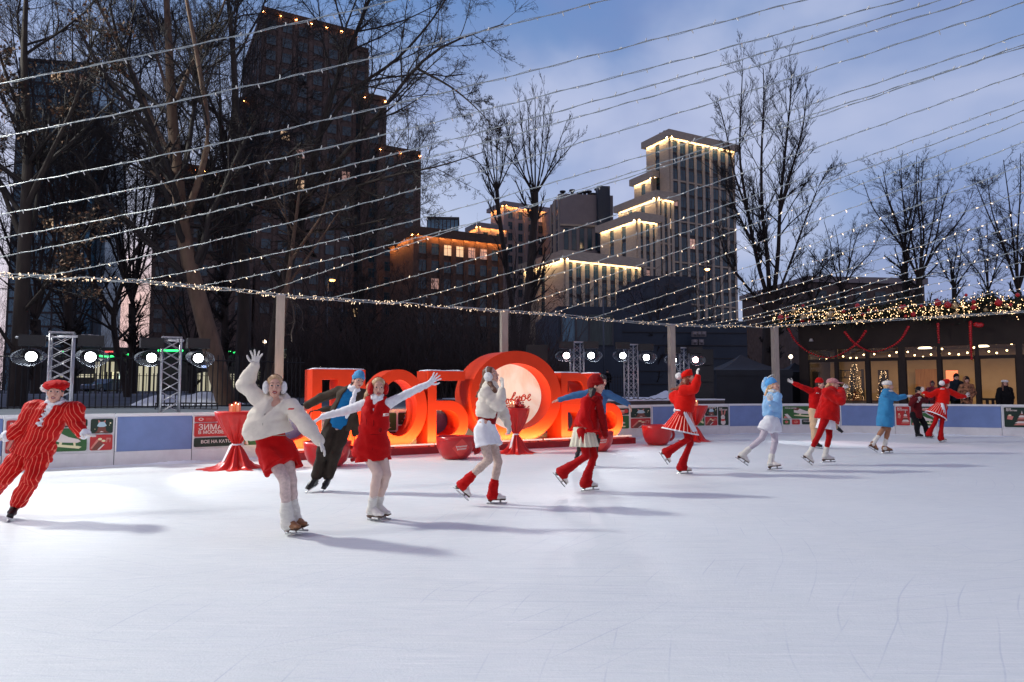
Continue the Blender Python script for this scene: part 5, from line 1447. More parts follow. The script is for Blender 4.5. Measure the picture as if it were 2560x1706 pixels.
for (u, v, lb) in ((708, 912, 'bright white lamp low behind the first light post'), (662, 855, 'small amber lamp high on the dark wall left of the first light post'), (799, 919, 'white lamp just above the first red letter'), (1977, 892, 'small white lamp in the dark left of the cafe')):
    p = W(u, v, 50); root = thing('lamp', lb, 'lamp', p, 0, 'small lamps in the dark'); mb = MB(); mb.ball(p, .13, 10); mb.build('globe', emat('lamp_white', RGB(255, 226, 190), 14.0), root); mb = MB(); mb.tube([p - UZ * (p[2] - 1.0), p - UZ * .1], .04, 6); mb.build('post', m_pole, root)
sg = W(1059, 912, 40); root = thing('parking_sign', 'blue and white parking sign on a post above the third red letter', 'sign', (sg[0], sg[1], 1.1))
mb = MB(); mb.tube([(sg[0], sg[1] + .05, 1.0), (sg[0], sg[1] + .05, sg[2] + .45)], .03, 6); mb.build('post', m_pole, root)
mb = MB(); mb.box(sg + UZ * .22, (.34, .03, .36)); pn = mb.build('panel', mat('sign_blue', RGB(24, 84, 170), .4, var=.05), root)
text_obj('P', .34, 'lettering', m_pw, pn, sg + UZ * .10 + ca(0, -.02, 0), ca(1, 0, 0), UZ, .006, bold=.004)
mb = MB(); mb.box(sg - UZ * .16, (.34, .03, .34)); pn = mb.build('plate', m_pw, root)
mb = MB(); [mb.box(sg + ca(0, -.02, -.08 - .08 * k), (.2, .01, .025)) for k in range(3)]; mb.build('marks', m_black, pn)
# ---- speakers, tents, pedestrian -----------------------------------------------------------------
def speaker(u, d, zb, w, n, label):
    p = W(u, 975, d); root = thing('speaker_stack', label, 'loudspeaker', (p[0], p[1], zb), 0, 'black loudspeaker stacks')
    for k in range(n):
        mb = MB(); mb.box((p[0], p[1], zb + .30 + .6 * k), (w, .6, .585)); cb2 = mb.build('cabinet', m_rubber, root)
        mb = MB(); mb.box((p[0], p[1] - .31, zb + .30 + .6 * k), (w * .92, .03, .53)); mb.build('grille', m_black, cb2)
speaker(1343, 22.5, 1.2, .70, 3, 'black loudspeaker stack behind the tallest red letter'); speaker(1752, 25.0, 1.2, .80, 3, 'black loudspeaker stack at the right end of the terrace')
m_tent = mat('tent_black', (.016, .020, .028), .7, var=.2, scale=2)
def tent(u0, u1, vp, ve, d, label):
    a, b = W(u0, ve, d), W(u1, ve, d); c = (a + b) / 2; w = (b[0] - a[0]) / 2; zp = W((u0 + u1) / 2, vp, d)[2]; ze = a[2]
    root = thing('tent', label, 'tent', (c[0], c[1] + w, .1), 0, 'black pavilion tents')
    nn = 12; V = []; cy = c[1] + w
    for i in range(nn + 1):
        t = i / nn; r = w * (1 - t) ** 1.0; z = ze + (zp - ze) * t ** 1.7
        for sx, sy in ((-1, -1), (1, -1), (1, 1), (-1, 1)): V.append((c[0] + sx * r, cy + sy * r, z))
    f = [[4 * i + k, 4 * i + (k + 1) % 4, 4 * i + 4 + (k + 1) % 4, 4 * i + 4 + k] for i in range(nn) for k in range(4)]
    mesh_obj('roof', V, f, m_tent, root)
    mb = MB(); mb.box((c[0], cy, (ze + .1) / 2), (2 * w * .985, 2 * w * .985, ze - .1)); mb.build('wall', m_tent, root)
    mb = MB(); mb.box((c[0], cy - w * .995, ze - .12), (2 * w, .03, .24)); mb.build('valance', m_tent, root)
tent(1790, 1982, 882, 925, 28.0, 'black peaked tent between the terrace and the cafe'); tent(1960, 2050, 905, 930, 31.5, 'smaller black tent tucked beside the cafe')
p = W(1523, 975, 50)
# ================================================================== bare trees
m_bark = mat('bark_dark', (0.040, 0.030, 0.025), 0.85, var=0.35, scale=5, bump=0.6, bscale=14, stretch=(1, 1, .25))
m_barkb = mat('bark_lit_brown', (0.15, 0.095, 0.065), 0.85, var=0.35, scale=5, bump=0.6, bscale=14, stretch=(1, 1, .25))  # floodlit brown of the trunks put into the bark colour
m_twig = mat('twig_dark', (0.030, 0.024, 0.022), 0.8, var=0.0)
m_twigb = mat('twig_lit_brown', (0.075, 0.052, 0.04), 0.8, var=0.0)  # lit copy of the twigs, floodlight tone in the colour
m_leafd = mat('dead_leaf', (0.16, 0.085, 0.045), 0.8, var=0.3, scale=3)

def tubes(P, R, n):
    """P [B,K,3], R [B,K] -> joined n-sided tubes"""
    B_, K = R.shape
    T = np.gradient(P, axis=1); T /= np.maximum(np.linalg.norm(T, axis=2, keepdims=True), 1e-9)
    ref = np.where(np.abs(T[..., 2:3]) > .9, ca(1, 0, 0), ca(0, 0, 1))
    U = np.cross(T, ref); U /= np.maximum(np.linalg.norm(U, axis=2, keepdims=True), 1e-9); V = np.cross(T, U)
    a = np.arange(n) * 2 * PI / n
    X = P[:, :, None, :] + R[:, :, None, None] * (np.cos(a)[:, None] * U[:, :, None, :] + np.sin(a)[:, None] * V[:, :, None, :])
    i = np.arange(B_)[:, None, None] * K * n + np.arange(K - 1)[None, :, None] * n; j = np.arange(n)[None, None, :]; j2 = (j + 1) % n
    Q = np.stack([i + j, i + j2, i + n + j2, i + n + j], -1).reshape(-1, 4)
    return X.reshape(-1, 3), Q
def resample(P, K):
    P = np.asarray(P, float); L = np.concatenate([[0], np.cumsum(np.linalg.norm(np.diff(P, axis=0), axis=1))]); s = np.linspace(0, L[-1], K)
    return np.stack([np.interp(s, L, P[:, k]) for k in range(3)], 1)
def children(rs, P, R, per, tmin, tmax, ang, ratio, K, rr, up, wob, minlen=.05, rmin=.003, absL=None, taper=.35):
    B_, Kp = R.shape; n = B_ * per
    pi = np.repeat(np.arange(B_), per)
    t = rs.uniform(tmin, tmax, n); x = t * (Kp - 1); i0 = np.clip(x.astype(int), 0, Kp - 2); f = (x - i0)[:, None]
    A = P[pi, i0] * (1 - f) + P[pi, i0 + 1] * f; T = P[pi, i0 + 1] - P[pi, i0]; T /= np.maximum(np.linalg.norm(T, axis=1, keepdims=True), 1e-9)
    pr = R[pi, i0] * (1 - f[:, 0]) + R[pi, i0 + 1] * f[:, 0]
    PL = np.linalg.norm(np.diff(P, axis=1), axis=2).sum(1)[pi]
    L = np.maximum(minlen, (absL if absL is not None else PL * ratio) * rs.uniform(.55, 1.15, n) * (1 - .45 * t))
    rnd3 = rs.normal(size=(n, 3)); N = np.cross(T, rnd3); N /= np.maximum(np.linalg.norm(N, axis=1, keepdims=True), 1e-9)
    an = np.radians(rs.uniform(ang[0], ang[1], n))[:, None]
    D = T * np.cos(an) + N * np.sin(an)
    pts = [A]; step = (L / (K - 1))[:, None]
    wv = rs.normal(size=(n, 3)) * wob
    for k in range(K - 1):
        D = D + ca(0, 0, up) / (K - 1) + wv / (K - 1) + rs.normal(size=(n, 3)) * wob * .5; D /= np.linalg.norm(D, axis=1, keepdims=True)
        pts.append(pts[-1] + D * step)
    Pn = np.stack(pts, 1); r0 = np.maximum(rmin, np.minimum(pr * rr, pr * .85))
    Rn = r0[:, None] * (1 - (1 - taper) * np.linspace(0, 1, K))[None]; Rn = np.maximum(Rn, rmin * .6)
    return Pn, Rn
def make_tree(name, label, base, limbs, levels, seed, bark=None, twig=None, group='bare trees round the rink', leaves=0, cat='tree'):
    """limbs: list of (points, r0, r1); levels: list of dicts for children()"""
    rs = np.random.RandomState(seed); root = thing(name, label, cat, base, 0, group)
    V, Q, n = [], [], 0; K = 14
    Ps = np.stack([resample(catmull(l[0], 6), K) for l in limbs]); Rs = np.stack([np.linspace(l[1], l[2], K) for l in limbs])
    x, q = tubes(Ps, Rs, 9); mesh_obj('trunk', x, q, [bark or m_bark], root, smooth=True)
    P, R = Ps, Rs
    allP = []
    for li, lv in enumerate(levels):
        lv = dict(lv); sides = lv.pop('sides', 4); keep = lv.pop('keep', True)
        P2, R2 = children(rs, P, R, **lv); x, q = tubes(P2, R2, sides); V.append(x); Q.append(q + n); n += len(x); allP.append(P2)
        P, R = P2, R2
    o = mesh_obj('crown', np.concatenate(V), np.concatenate(Q), [twig or m_twig], root, smooth=True)
    if leaves:
        pts = allP[-1][:, -1]; i = rs.choice(len(pts), leaves); c = pts[i] + rs.normal(size=(leaves, 3)) * .06
        a = rs.normal(size=(leaves, 3)); a /= np.linalg.norm(a, axis=1, keepdims=True); b = np.cross(a, rs.normal(size=(leaves, 3))); b /= np.linalg.norm(b, axis=1, keepdims=True)
        s = rs.uniform(.03, .07, (leaves, 1)); Vl = np.stack([c - a * s, c + b * s * .6, c + a * s, c - b * s * .6], 1).reshape(-1, 3)
        tag(mesh_obj('dead_leaves', Vl, np.arange(leaves * 4).reshape(-1, 4), [m_leafd], root), kind='stuff')
    return root
def px(pts, d):
    return [W(p[0], p[1], d + (p[2] if len(p) > 2 else 0)) for p in pts]
LV = lambda a, b, c, d=None, up=.5, ang=(25, 55): [dict(per=a, tmin=.25, tmax=1, ang=ang, ratio=.42, K=7, rr=.5, up=up, wob=.22, sides=5), dict(per=b, tmin=.15, tmax=1, ang=(25, 60), ratio=.45, K=6, rr=.55, up=up * .7, wob=.25, sides=4, rmin=.006), dict(per=c, tmin=.1, tmax=1, ang=(25, 65), ratio=.5, K=4, rr=.6, up=up * .5, wob=.3, sides=3, rmin=.0045)] + ([dict(per=d, tmin=.1, tmax=1, ang=(25, 65), ratio=.55, K=3, rr=.7, up=.2, wob=.3, sides=3, rmin=.004)] if d else [])
# the big leaning tree and its twin, left of centre
make_tree('leaning_tree', 'big bare tree leaning left, its brown trunk lit from below', W(575, 1010, 20.5),
    [(px([(578, 1040), (545, 930), (512, 800), (480, 690), (455, 560), (440, 400), (428, 250), (420, 60), (405, -150)], 20.5), 0.313, 0.054),
     (px([(455, 570), (500, 440, -.5), (520, 330, -1), (500, 180, -1.5), (470, 20, -2), (440, -150, -2)], 20.5), 0.108, 0.030),
     (px([(440, 420), (380, 300, .5), (330, 180, 1), (250, 20, 1.5), (180, -120, 2)], 20.5), 0.094, 0.024),
     (px([(430, 280), (480, 160, -.5), (540, 60, -1), (590, -80, -1.5)], 20.5), 0.072, 0.018),
     (px([(448, 500), (390, 440, .6), (330, 380, 1), (250, 320, 1.6)], 20.5), 0.065, 0.015),
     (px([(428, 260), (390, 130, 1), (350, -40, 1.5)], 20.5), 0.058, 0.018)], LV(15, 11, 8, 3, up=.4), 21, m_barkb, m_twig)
make_tree('spreading_tree', 'big dark spreading tree with long boughs reaching over to the right', W(640, 1000, 23.5),
    [(px([(606, 1030), (606, 900), (612, 780), (606, 640), (600, 500), (590, 340), (585, 160), (560, -100)], 23.5), 0.276, 0.048),
     (px([(668, 1020), (688, 860), (702, 740), (735, 610), (770, 480), (800, 330), (850, 180), (900, 60), (960, -100)], 23.0), 0.248, 0.030),
     (px([(735, 610), (790, 640, -.6), (740, 560, -.4), (765, 470, -.9), (790, 380, -1.2)], 22.9), 0.079, 0.030),
     (px([(770, 490), (850, 400, -1), (960, 270, -2), (1040, 170, -2.6), (1120, 110, -3), (1260, 60, -3.4)], 23), 0.108, 0.015),
     (px([(800, 340), (880, 230, -.6), (990, 150, -1), (1080, 50, -1.5), (1150, -60, -2)], 23), 0.079, 0.015),
     (px([(755, 540), (860, 480, -1.2), (980, 440, -2), (1100, 415, -2.8), (1210, 380, -3.2)], 23), 0.072, 0.012),
     (px([(1040, 170, -2.6), (1130, 220, -3), (1200, 280, -3.4), (1240, 330, -3.6)], 23), 0.043, 0.007),
     (px([(745, 580), (860, 570, -1), (990, 540, -2), (1080, 500, -2.6)], 23), 0.050, 0.009),
     (px([(830, 240), (900, 60, -.6), (930, -80, -1)], 23), 0.050, 0.018),
     (px([(600, 480), (660, 380, .6), (720, 300, 1), (760, 200, 1.4)], 23.5), 0.058, 0.012)], LV(15, 11, 8, 3, up=.15, ang=(25, 60)), 22, m_bark, m_twig)
mt = make_tree('young_lit_tree', 'young tree with a floodlit brown trunk in front of the brick tower', W(735, 1000, 21.5),
    [(px([(672, 1010), (700, 860), (712, 760), (728, 640), (738, 560), (748, 480), (752, 380)], 21.5), 0.122, 0.030), (px([(728, 650), (770, 590), (806, 530), (830, 420)], 21.5), 0.058, 0.012), (px([(700, 740), (800, 600), (870, 500), (930, 440)], 21.6), 0.050, 0.012), (px([(735, 580), (690, 500), (660, 420)], 21.5), 0.036, 0.009)],
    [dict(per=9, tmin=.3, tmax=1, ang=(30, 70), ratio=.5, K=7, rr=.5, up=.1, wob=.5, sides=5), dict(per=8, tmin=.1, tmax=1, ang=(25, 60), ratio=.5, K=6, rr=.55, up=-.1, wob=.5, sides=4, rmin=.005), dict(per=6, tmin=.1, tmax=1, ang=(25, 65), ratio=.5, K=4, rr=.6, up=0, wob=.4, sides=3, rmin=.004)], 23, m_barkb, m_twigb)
make_tree('leafy_tree', 'bare tree with clinging brown leaves at the far left edge', W(60, 1000, 19),
    [(px([(40, 1040), (50, 850), (62, 600), (70, 380), (60, 150), (70, -100)], 19), 0.239, 0.042), (px([(66, 520), (130, 380, -.5), (190, 250, -1), (240, 80, -1.4)], 19), 0.086, 0.018), (px([(62, 620), (0, 460, .5), (-60, 300, 1)], 19), 0.086, 0.018), (px([(68, 330), (20, 200, -.6), (-30, 50, -1)], 19), 0.065, 0.018), (px([(60, 780), (160, 660, -1), (230, 560, -1.5)], 19), 0.058, 0.012), (px([(50, 900), (-40, 760, -1), (-90, 650, -1)], 19), 0.058, 0.012)], LV(14, 10, 8, 3, up=.2), 24, m_bark, m_twig, leaves=2600)
make_tree('forked_tree', 'slim dark forked tree between the two truss towers', W(300, 1000, 30),
    [(px([(322, 1010), (308, 930), (290, 860), (285, 780), (310, 700), (345, 620), (380, 560)], 30), 0.173, 0.036), (px([(287, 790), (240, 720), (220, 640), (240, 540), (258, 440), (275, 330), (285, 200)], 30), 0.122, 0.018), (px([(310, 700), (290, 600), (275, 520), (262, 460)], 30), 0.058, 0.018), (px([(222, 640), (180, 560), (150, 480), (140, 400)], 30), 0.072, 0.018), (px([(345, 620), (400, 590), (440, 540)], 30), 0.050, 0.012), (px([(245, 520), (300, 450), (340, 380)], 30), 0.058, 0.012)], LV(12, 9, 6, 2, up=.3), 25)
# pruned pair before the beige steps
make_tree('pruned_tree', 'tall pruned tree with a fan of fine shoots, left of the beige tower', W(1330, 975, 42),
    [(px([(1300, 985), (1312, 850), (1320, 740), (1330, 620), (1338, 520), (1338, 480)], 42), .31, .20)] + [(px([(1338, 490), (1338 + dx * .5, 420 - abs(dx) * .1, dz), (1338 + dx, vt, dz * 1.4)], 42), .06, .014) for dx, vt, dz in ((0, 240, 0), (-40, 260, .5), (42, 265, -.6), (-80, 300, -.8), (80, 300, .9), (105, 350, .3), (-105, 360, .2), (25, 245, .8), (-20, 250, -.8))],
    [dict(per=10, tmin=.25, tmax=1, ang=(14, 38), ratio=.36, K=6, rr=.45, up=.6, wob=.15, sides=4, rmin=.012), dict(per=8, tmin=.1, tmax=1, ang=(18, 45), ratio=.5, K=4, rr=.6, up=.6, wob=.2, sides=3, rmin=.008), dict(per=5, tmin=.1, tmax=1, ang=(20, 45), ratio=.5, K=3, rr=.6, up=.4, wob=.2, sides=3, rmin=.007)], 26)
make_tree('pruned_tree', 'slimmer pruned tree with fine shoots just left of the tall one', W(1262, 975, 44),
    [(px([(1290, 985), (1284, 800), (1262, 640), (1245, 520), (1242, 470)], 44), .23, .13)] + [(px([(1242, 480), (1242 + dx * .5, 410, dz), (1242 + dx, vt, dz * 1.4)], 44), .055, .013) for dx, vt, dz in ((0, 290, 0), (-45, 320, .5), (35, 310, -.6), (-85, 380, -.8), (70, 360, .9), (-20, 300, .6))],
    [dict(per=9, tmin=.25, tmax=1, ang=(14, 38), ratio=.38, K=6, rr=.45, up=.6, wob=.15, sides=4, rmin=.012), dict(per=8, tmin=.1, tmax=1, ang=(18, 45), ratio=.5, K=4, rr=.6, up=.6, wob=.2, sides=3, rmin=.008), dict(per=4, tmin=.1, tmax=1, ang=(20, 45), ratio=.5, K=3, rr=.6, up=.4, wob=.2, sides=3, rmin=.007)], 27)
# tall poplar group right of the tower
make_tree('tall_poplar', 'tallest bare tree with four upright stems right of the beige tower', W(1925, 975, 40),
    [(px([(1925, 985), (1926, 900), (1927, 800), (1928, 740)], 40), .52, .44)] + [(px(p, 40), r, .025) for p, r in (([(1925, 760), (1900, 680, .3), (1878, 580, .6), (1868, 520, .6), (1850, 400, .5), (1852, 280, .4), (1856, 185, .4)], .13), ([(1925, 760), (1918, 640, -.5), (1905, 520, -.8), (1904, 380, -.8), (1910, 250, -.7), (1908, 172, -.7)], .14), ([(1932, 760), (1945, 640, .2), (1950, 520, .3), (1962, 390, .4), (1976, 250, .5), (1978, 170, .5)], .14), ([(1948, 540), (1975, 440, -.6), (2005, 330, -.8), (2018, 225, -.9)], .09), ([(1932, 770), (1975, 660, -.4), (2010, 560, -.8), (2050, 460, -1), (2080, 410, -1)], .08), ([(1868, 530), (1835, 430, .9), (1815, 330, 1.2), (1800, 270, 1.3)], .07), ([(1925, 790), (1870, 720, -.6), (1820, 650, -1), (1790, 560, -1.2)], .09), ([(1930, 800), (1990, 740, .8), (2040, 690, 1), (2080, 640, 1.2)], .08), ([(1878, 600), (1838, 520, .9), (1810, 440, 1)], .08))],
    [dict(per=24, tmin=.10, tmax=1, ang=(22, 48), ratio=.30, K=6, rr=.42, up=.40, wob=.18, sides=4, rmin=.012), dict(per=11, tmin=.1, tmax=1, ang=(20, 48), ratio=.5, K=5, rr=.6, up=.6, wob=.2, sides=3, rmin=.008), dict(per=6, tmin=.1, tmax=1, ang=(20, 48), ratio=.5, K=3, rr=.6, up=.5, wob=.2, sides=3, rmin=.008)], 28)
def rtree(u, vb, d, W_, vt, label, seed, stems, dens=(13, 8, 6), r=.20, name='bare_tree'):
    q = random.Random(seed); limbs = [(px([(u, 985), (u + 2, (985 + vb) / 2), (u, vb)], d), r, r * .8)]
    for k in range(stems):
        dx = (k / (stems - 1) - .5) * W_ + q.uniform(-12, 12); tv = vt + abs(dx) * .45 + q.uniform(-12, 25); dz = q.uniform(-1.5, 1.5)
        limbs.append((px([(u, vb), (u + dx * .35 + q.uniform(-8, 8), vb - (vb - tv) * .35, dz * .4), (u + dx * .75 + q.uniform(-8, 8), vb - (vb - tv) * .7, dz * .8), (u + dx, tv, dz)], d), r * .30, .016))
    make_tree(name, label, W(u, 975, d), limbs, [dict(per=dens[0], tmin=.12, tmax=1, ang=(28, 58), ratio=.42, K=6, rr=.45, up=.22, wob=.25, sides=4, rmin=.010), dict(per=dens[1], tmin=.1, tmax=1, ang=(22, 55), ratio=.5, K=5, rr=.6, up=.22, wob=.28, sides=3, rmin=.0065), dict(per=dens[2], tmin=.1, tmax=1, ang=(22, 55), ratio=.5, K=3, rr=.6, up=.3, wob=.25, sides=3, rmin=.0065)], seed)
rtree(2298, 700, 38, 260, 395, 'wide bare tree above the left part of the cafe roof, tallest of the right group', 31, 8)
rtree(2262, 660, 39, 90, 402, 'upright bare tree just left of the wide one over the cafe', 32, 4, r=.2)
rtree(2385, 720, 42, 130, 560, 'small bare tree between the wide one and the right edge', 33, 5, r=.16)
rtree(2545, 730, 36, 220, 390, 'bare tree at the right edge of the picture', 34, 7)
rtree(2470, 730, 44, 160, 545, 'bare tree with thin leaning stems, second from the right edge', 35, 5, r=.16)
rtree(2105, 730, 45, 180, 545, 'low bushy bare tree between the poplar and the cafe roof', 36, 6, r=.18)
rtree(2030, 760, 46, 150, 610, 'lowest bushy bare tree right beside the poplar', 37, 5, r=.15)
rtree(1640, 840, 58, 170, 660, 'small bare tree in front of the lit curved wing', 38, 5, r=.14)
rtree(1475, 860, 62, 150, 690, 'small bare tree before the modern hall', 39, 5, r=.14)
rtree(1755, 860, 66, 120, 640, 'thin bare tree before the foot of the beige tower', 40, 4, r=.16)
rtree(180, 860, 34, 300, 520, 'bare tree behind the first truss tower', 41, 6)
rtree(480, 880, 40, 320, 560, 'bare tree behind the second truss tower', 42, 6)
rtree(870, 900, 36, 360, 640, 'dark bushy tree behind the first red letters', 43, 7, r=.2)
rtree(1060, 900, 38, 340, 660, 'dark bushy tree behind the third red letter', 44, 7, r=.2)
rtree(1215, 905, 40, 300, 690, 'dark bushy tree behind the tallest red letter', 45, 6, r=.2)
rtree(760, 900, 45, 300, 640, 'dark bushy tree behind the first light post', 46, 6, r=.2)
rtree(90, 800, 26, 380, 300, 'dense bare tree behind the leafy tree at the left edge', 47, 8)
rtree(560, 700, 33, 420, -30, 'tall dense bare tree whose fine twigs veil the brick tower', 49, 10, dens=(18, 11, 8))
rtree(170, 700, 28, 420, -40, 'tall dense bare tree veiling the blue glass tower', 50, 9, dens=(17, 10, 8))
rtree(900, 640, 34, 380, 240, 'twiggy bare tree in front of the right steps of the brick tower', 51, 7, dens=(14, 9, 7), r=.14)
rtree(330, 760, 34, 420, 40, 'tall dense bare tree filling the sky left of the brick tower', 48, 10, dens=(18, 11, 8))
# undergrowth on the bank behind the letters: nobody could count it
rs = np.random.RandomState(77); n = 3300
U0 = rs.uniform(640, 1420, n); D0 = rs.uniform(30, 37, n); U0[:900] = rs.uniform(-200, 640, 900); D0[:900] = rs.uniform(90, 98, 900); Pb = np.array([W(u, 975, d) for u, d in zip(U0, D0)]); Pb[:, 2] = 1.1
hh = rs.uniform(1.2, 4.2, n) * np.interp(U0, [0, 500, 640, 800, 1250, 1420], [4.6, 3.4, .9, 1, 1, .6]); dr_ = rs.normal(size=(n, 3)) * .35 + ca(0, 0, 1)
tt = np.linspace(0, 1, 6)[None, :, None]; wv = rs.normal(size=(n, 1, 3)) * .5
Pq = Pb[:, None] + dr_[:, None] * hh[:, None, None] * tt + wv * tt ** 2; Rq = np.repeat(rs.uniform(.010, .022, n)[:, None], 6, 1) * np.linspace(1, .4, 6)
P2, R2 = children(rs, Pq, Rq, per=7, tmin=.2, tmax=1, ang=(20, 55), ratio=.4, K=4, rr=.6, up=.3, wob=.3, rmin=.006)
x, q = tubes(Pq, Rq, 4); x2, q2 = tubes(P2, R2, 3)
tag(mesh_obj('undergrowth', np.concatenate([x, x2]), np.concatenate([q, q2 + len(x)]), [mat('thicket_twig', (0.07, 0.055, 0.05), .8, var=0)], smooth=True), kind='stuff')
CAFE_P = 62.0
# ================================================================== the cafe
m_cw1 = mat('cafe_brown', (0.030, 0.019, 0.016), 0.7, var=0.2, scale=2); m_cin = mat('cafe_plaster', (0.50, 0.37, 0.22), 0.8, var=0.08, scale=1.5); m_cfl = mat('cafe_floor', (0.16, 0.11, 0.075), 0.5, var=.2, scale=2)
m_cwood = mat('cafe_wood', (0.36, 0.17, 0.06), 0.6, var=.25, scale=3, stretch=(9, 9, .5)); m_ceil = mat('cafe_ceiling', (0.12, 0.085, 0.06), .8, var=.1)
m_pane = bpy.data.materials.new('clear_pane'); m_pane.use_nodes = True
t = NT(m_pane); t.n.clear(); o_ = t.new('ShaderNodeOutputMaterial'); mx_ = t.new('ShaderNodeMixShader'); tr_ = t.new('ShaderNodeBsdfTransparent'); gl_ = t.new('ShaderNodeBsdfGlossy', Roughness=0.03)
fr_ = t.new('ShaderNodeFresnel', IOR=1.5); t.cx(fr_.outputs[0], mx_.inputs[0]); t.cx(tr_.outputs[0], mx_.inputs[1]); t.cx(gl_.outputs[0], mx_.inputs[2]); t.cx(mx_.outputs[0], o_.inputs['Surface'])
m_glow = emat('pendant_glow', RGB(255, 214, 150), 9.0); m_heat = emat('heater_glow', RGB(255, 96, 30), 1.6); m_gl = emat('garland_light', RGB(255, 206, 150), 6.0)
m_fir = mat('fir_green', (0.018, 0.030, 0.020), .8, var=.4, scale=8); m_bau = mat('bauble_red', (.55, .012, .016), .18, var=.03, coat=.4); m_gold = mat('bauble_gold', (.62, .46, .24), .25, metal=.6, var=.05)
LC = ca(12.75, 30.0, 0); ec_ = nrm(ca(.814, -.581, 0)); nc = ca(-ec_[1], ec_[0], 0); MC = np.stack([ec_, nc, UZ], 1)
cs = lambda u: ang_len(LC, ec_, u)
def cpt(s, o, z): q = LC + ec_ * s + nc * o; q[2] = z; return q
ZF, ZTR, ZWT, ZE = .15, 2.72, 3.26, 4.55
LEN = 15.0
cafe = thing('cafe', 'dark brown cafe pavilion with warm lit windows at the right, beyond the boards', 'cafe', (LC[0], LC[1], 0))
def cbox(mb, s0, s1, o0, o1, z0, z1): mb.box(cpt((s0 + s1) / 2, (o0 + o1) / 2, (z0 + z1) / 2), (abs(s1 - s0), abs(o1 - o0), z1 - z0), MC); return mb
cbox(MB(), -.1, LEN, .02, 6.2, .0, ZF).build('floor', m_cfl, cafe)
mb = MB(); cbox(mb, 0, LEN, 6.0, 6.2, ZF, ZE); mb.build('back_wall', m_cin, cafe)
mb = MB(); cbox(mb, -.12, .02, .0, 6.2, ZF, ZE); cbox(mb, LEN - .02, LEN + .1, 0, 6.2, ZF, ZE); mb.build('side_wall', m_cw1, cafe)
mb = MB(); cbox(mb, .03, LEN - .03, .2, 5.98, 3.42, 3.5); mb.build('ceiling', m_ceil, cafe)
mb = MB(); cbox(mb, -.75, LEN + .3, -1.0, 6.4, ZE, ZE + .25); mb.build('roof', m_cw1, cafe)
mb = MB(); cbox(mb, -.1, LEN, -.06, .14, ZWT, ZE); mb.build('fascia', m_cw1, cafe)
cols = [(2006, 2022), (2088, 2095), (2165, 2174), (2247, 2264), (2344, 2354), (2439, 2449), (2541, 2558), (2660, 2672), (2790, 2806)]
for a, b in cols:
    mb = MB(); cbox(mb, cs(a), cs(b), -.07, .16, ZF, ZWT); mb.build('mullion', m_cw1, cafe)
for (a, b), (c, d) in zip(cols[:-1], cols[1:]):
    s0, s1 = cs(b), cs(c)
    mb = MB(); cbox(mb, s0, s1, -.02, .10, ZTR, ZTR + .13); cbox(mb, s0, s1, -.02, .10, ZF, ZF + .12); cbox(mb, s0 + .001, s0 + .04, -.015, .095, ZF + .06, ZTR + .06); cbox(mb, s1 - .04, s1 - .001, -.015, .095, ZF + .06, ZTR + .06); w_ = mb.build('window', m_cw1, cafe)
    mb = MB(); cbox(mb, s0, s1, .03, .045, ZF + .12, ZTR); mb.build('pane', m_pane, w_); mb = MB(); cbox(mb, s0, s1, .03, .045, ZTR + .13, ZWT); mb.build('pane', m_pane, w_)
def inside(name, label, cat, parts):
    c = parts[0][1]; root = thing(name, label, cat, cpt(c[0], c[2], ZF))
    for nm, q, m in parts:
        mb = MB(); cbox(mb, *q); mb.build(nm, m, root)
    return root
S2 = lambda x: cs(1940 + x / 3.795)
def srange(x0, x1, depth):   # seen through the window at that depth
    out = []
    for x in (x0, x1):
        k = (1940 + x / 3.795 - 1280) / F; q = LC + nc * depth; out.append((k * q[1] - q[0]) / (ec_[0] - k * ec_[1]))
    return out
a, b = srange(1320, 1545, 5.6); inside('wood_panel', 'orange wooden slat wall inside the cafe behind the dark hat skater', 'partition', [('panel', (a, b, 5.5, 5.62, ZF, 2.5), m_cwood)])
a, b = srange(965, 1062, 5.9); inside('doorway', 'dark doorway inside the cafe with a lit fir tree in it', 'doorway', [('frame', (a, b, 5.9, 5.97, ZF, 2.5), m_cw1)])
a, b = srange(612, 822, 4.2); z = [.9, 1.3, 1.7, 2.1, 2.45]
inside('shelf_unit', 'black shelf unit inside the cafe behind the pink cap skater', 'shelf', [('shelf', (a, b, 3.9, 4.3, q - .02, q + .02), m_black) for q in z] + [('upright', (q - .03, q + .03, 3.9, 4.3, ZF, 2.5), m_black) for q in (a, (a + b) / 2, b)])
rr_ = random.Random(9)
for k in range(9):
    s = rr_.uniform(a + .1, b - .2); q = rr_.choice(z[:4]); h = rr_.uniform(.12, .28); c = cpt(s, 4.05, q + .02)
    o = MB(); o.lathe([(.05, 0), (.07, h * .5), (.04, h * .8), (.045, h)], c, 10); tag(o.build('jar', (m_cwood, m_gold, m_cupin)[k % 3]), 'jar on the black shelf inside the cafe', 'jar', 'jars on the cafe shelf')
inside('counter', 'pale brown counter inside the cafe, low at the left windows', 'counter', [('top', (.3, 5.2, 1.6, 2.2, 1.02, 1.08), m_cwood), ('front', (.35, 5.15, 1.65, 1.75, ZF, 1.02), m_cin)])
a, b = srange(1945, 2110, 1.4); inside('bench', 'dark wooden bench inside the cafe behind the white fur hat', 'bench', [('top', (a, b + .4, 1.0, 1.5, 1.12, 1.2), m_cw1)] + [('leg', (q, q + .1, 1.1, 1.4, ZF, 1.12), m_cw1) for q in (a + .1, (a + b) / 2, b + .2)])
a, b = srange(1610, 1720, 3.0); h_ = inside('heater', 'glowing orange heater hood inside the cafe behind the man in the knit cap', 'heater', [('hood', (a, b, 2.9, 3.2, 1.9, 2.35), m_heat), ('stand', ((a + b) / 2 - .05, (a + b) / 2 + .05, 3.0, 3.1, ZF, 1.9), m_black)])
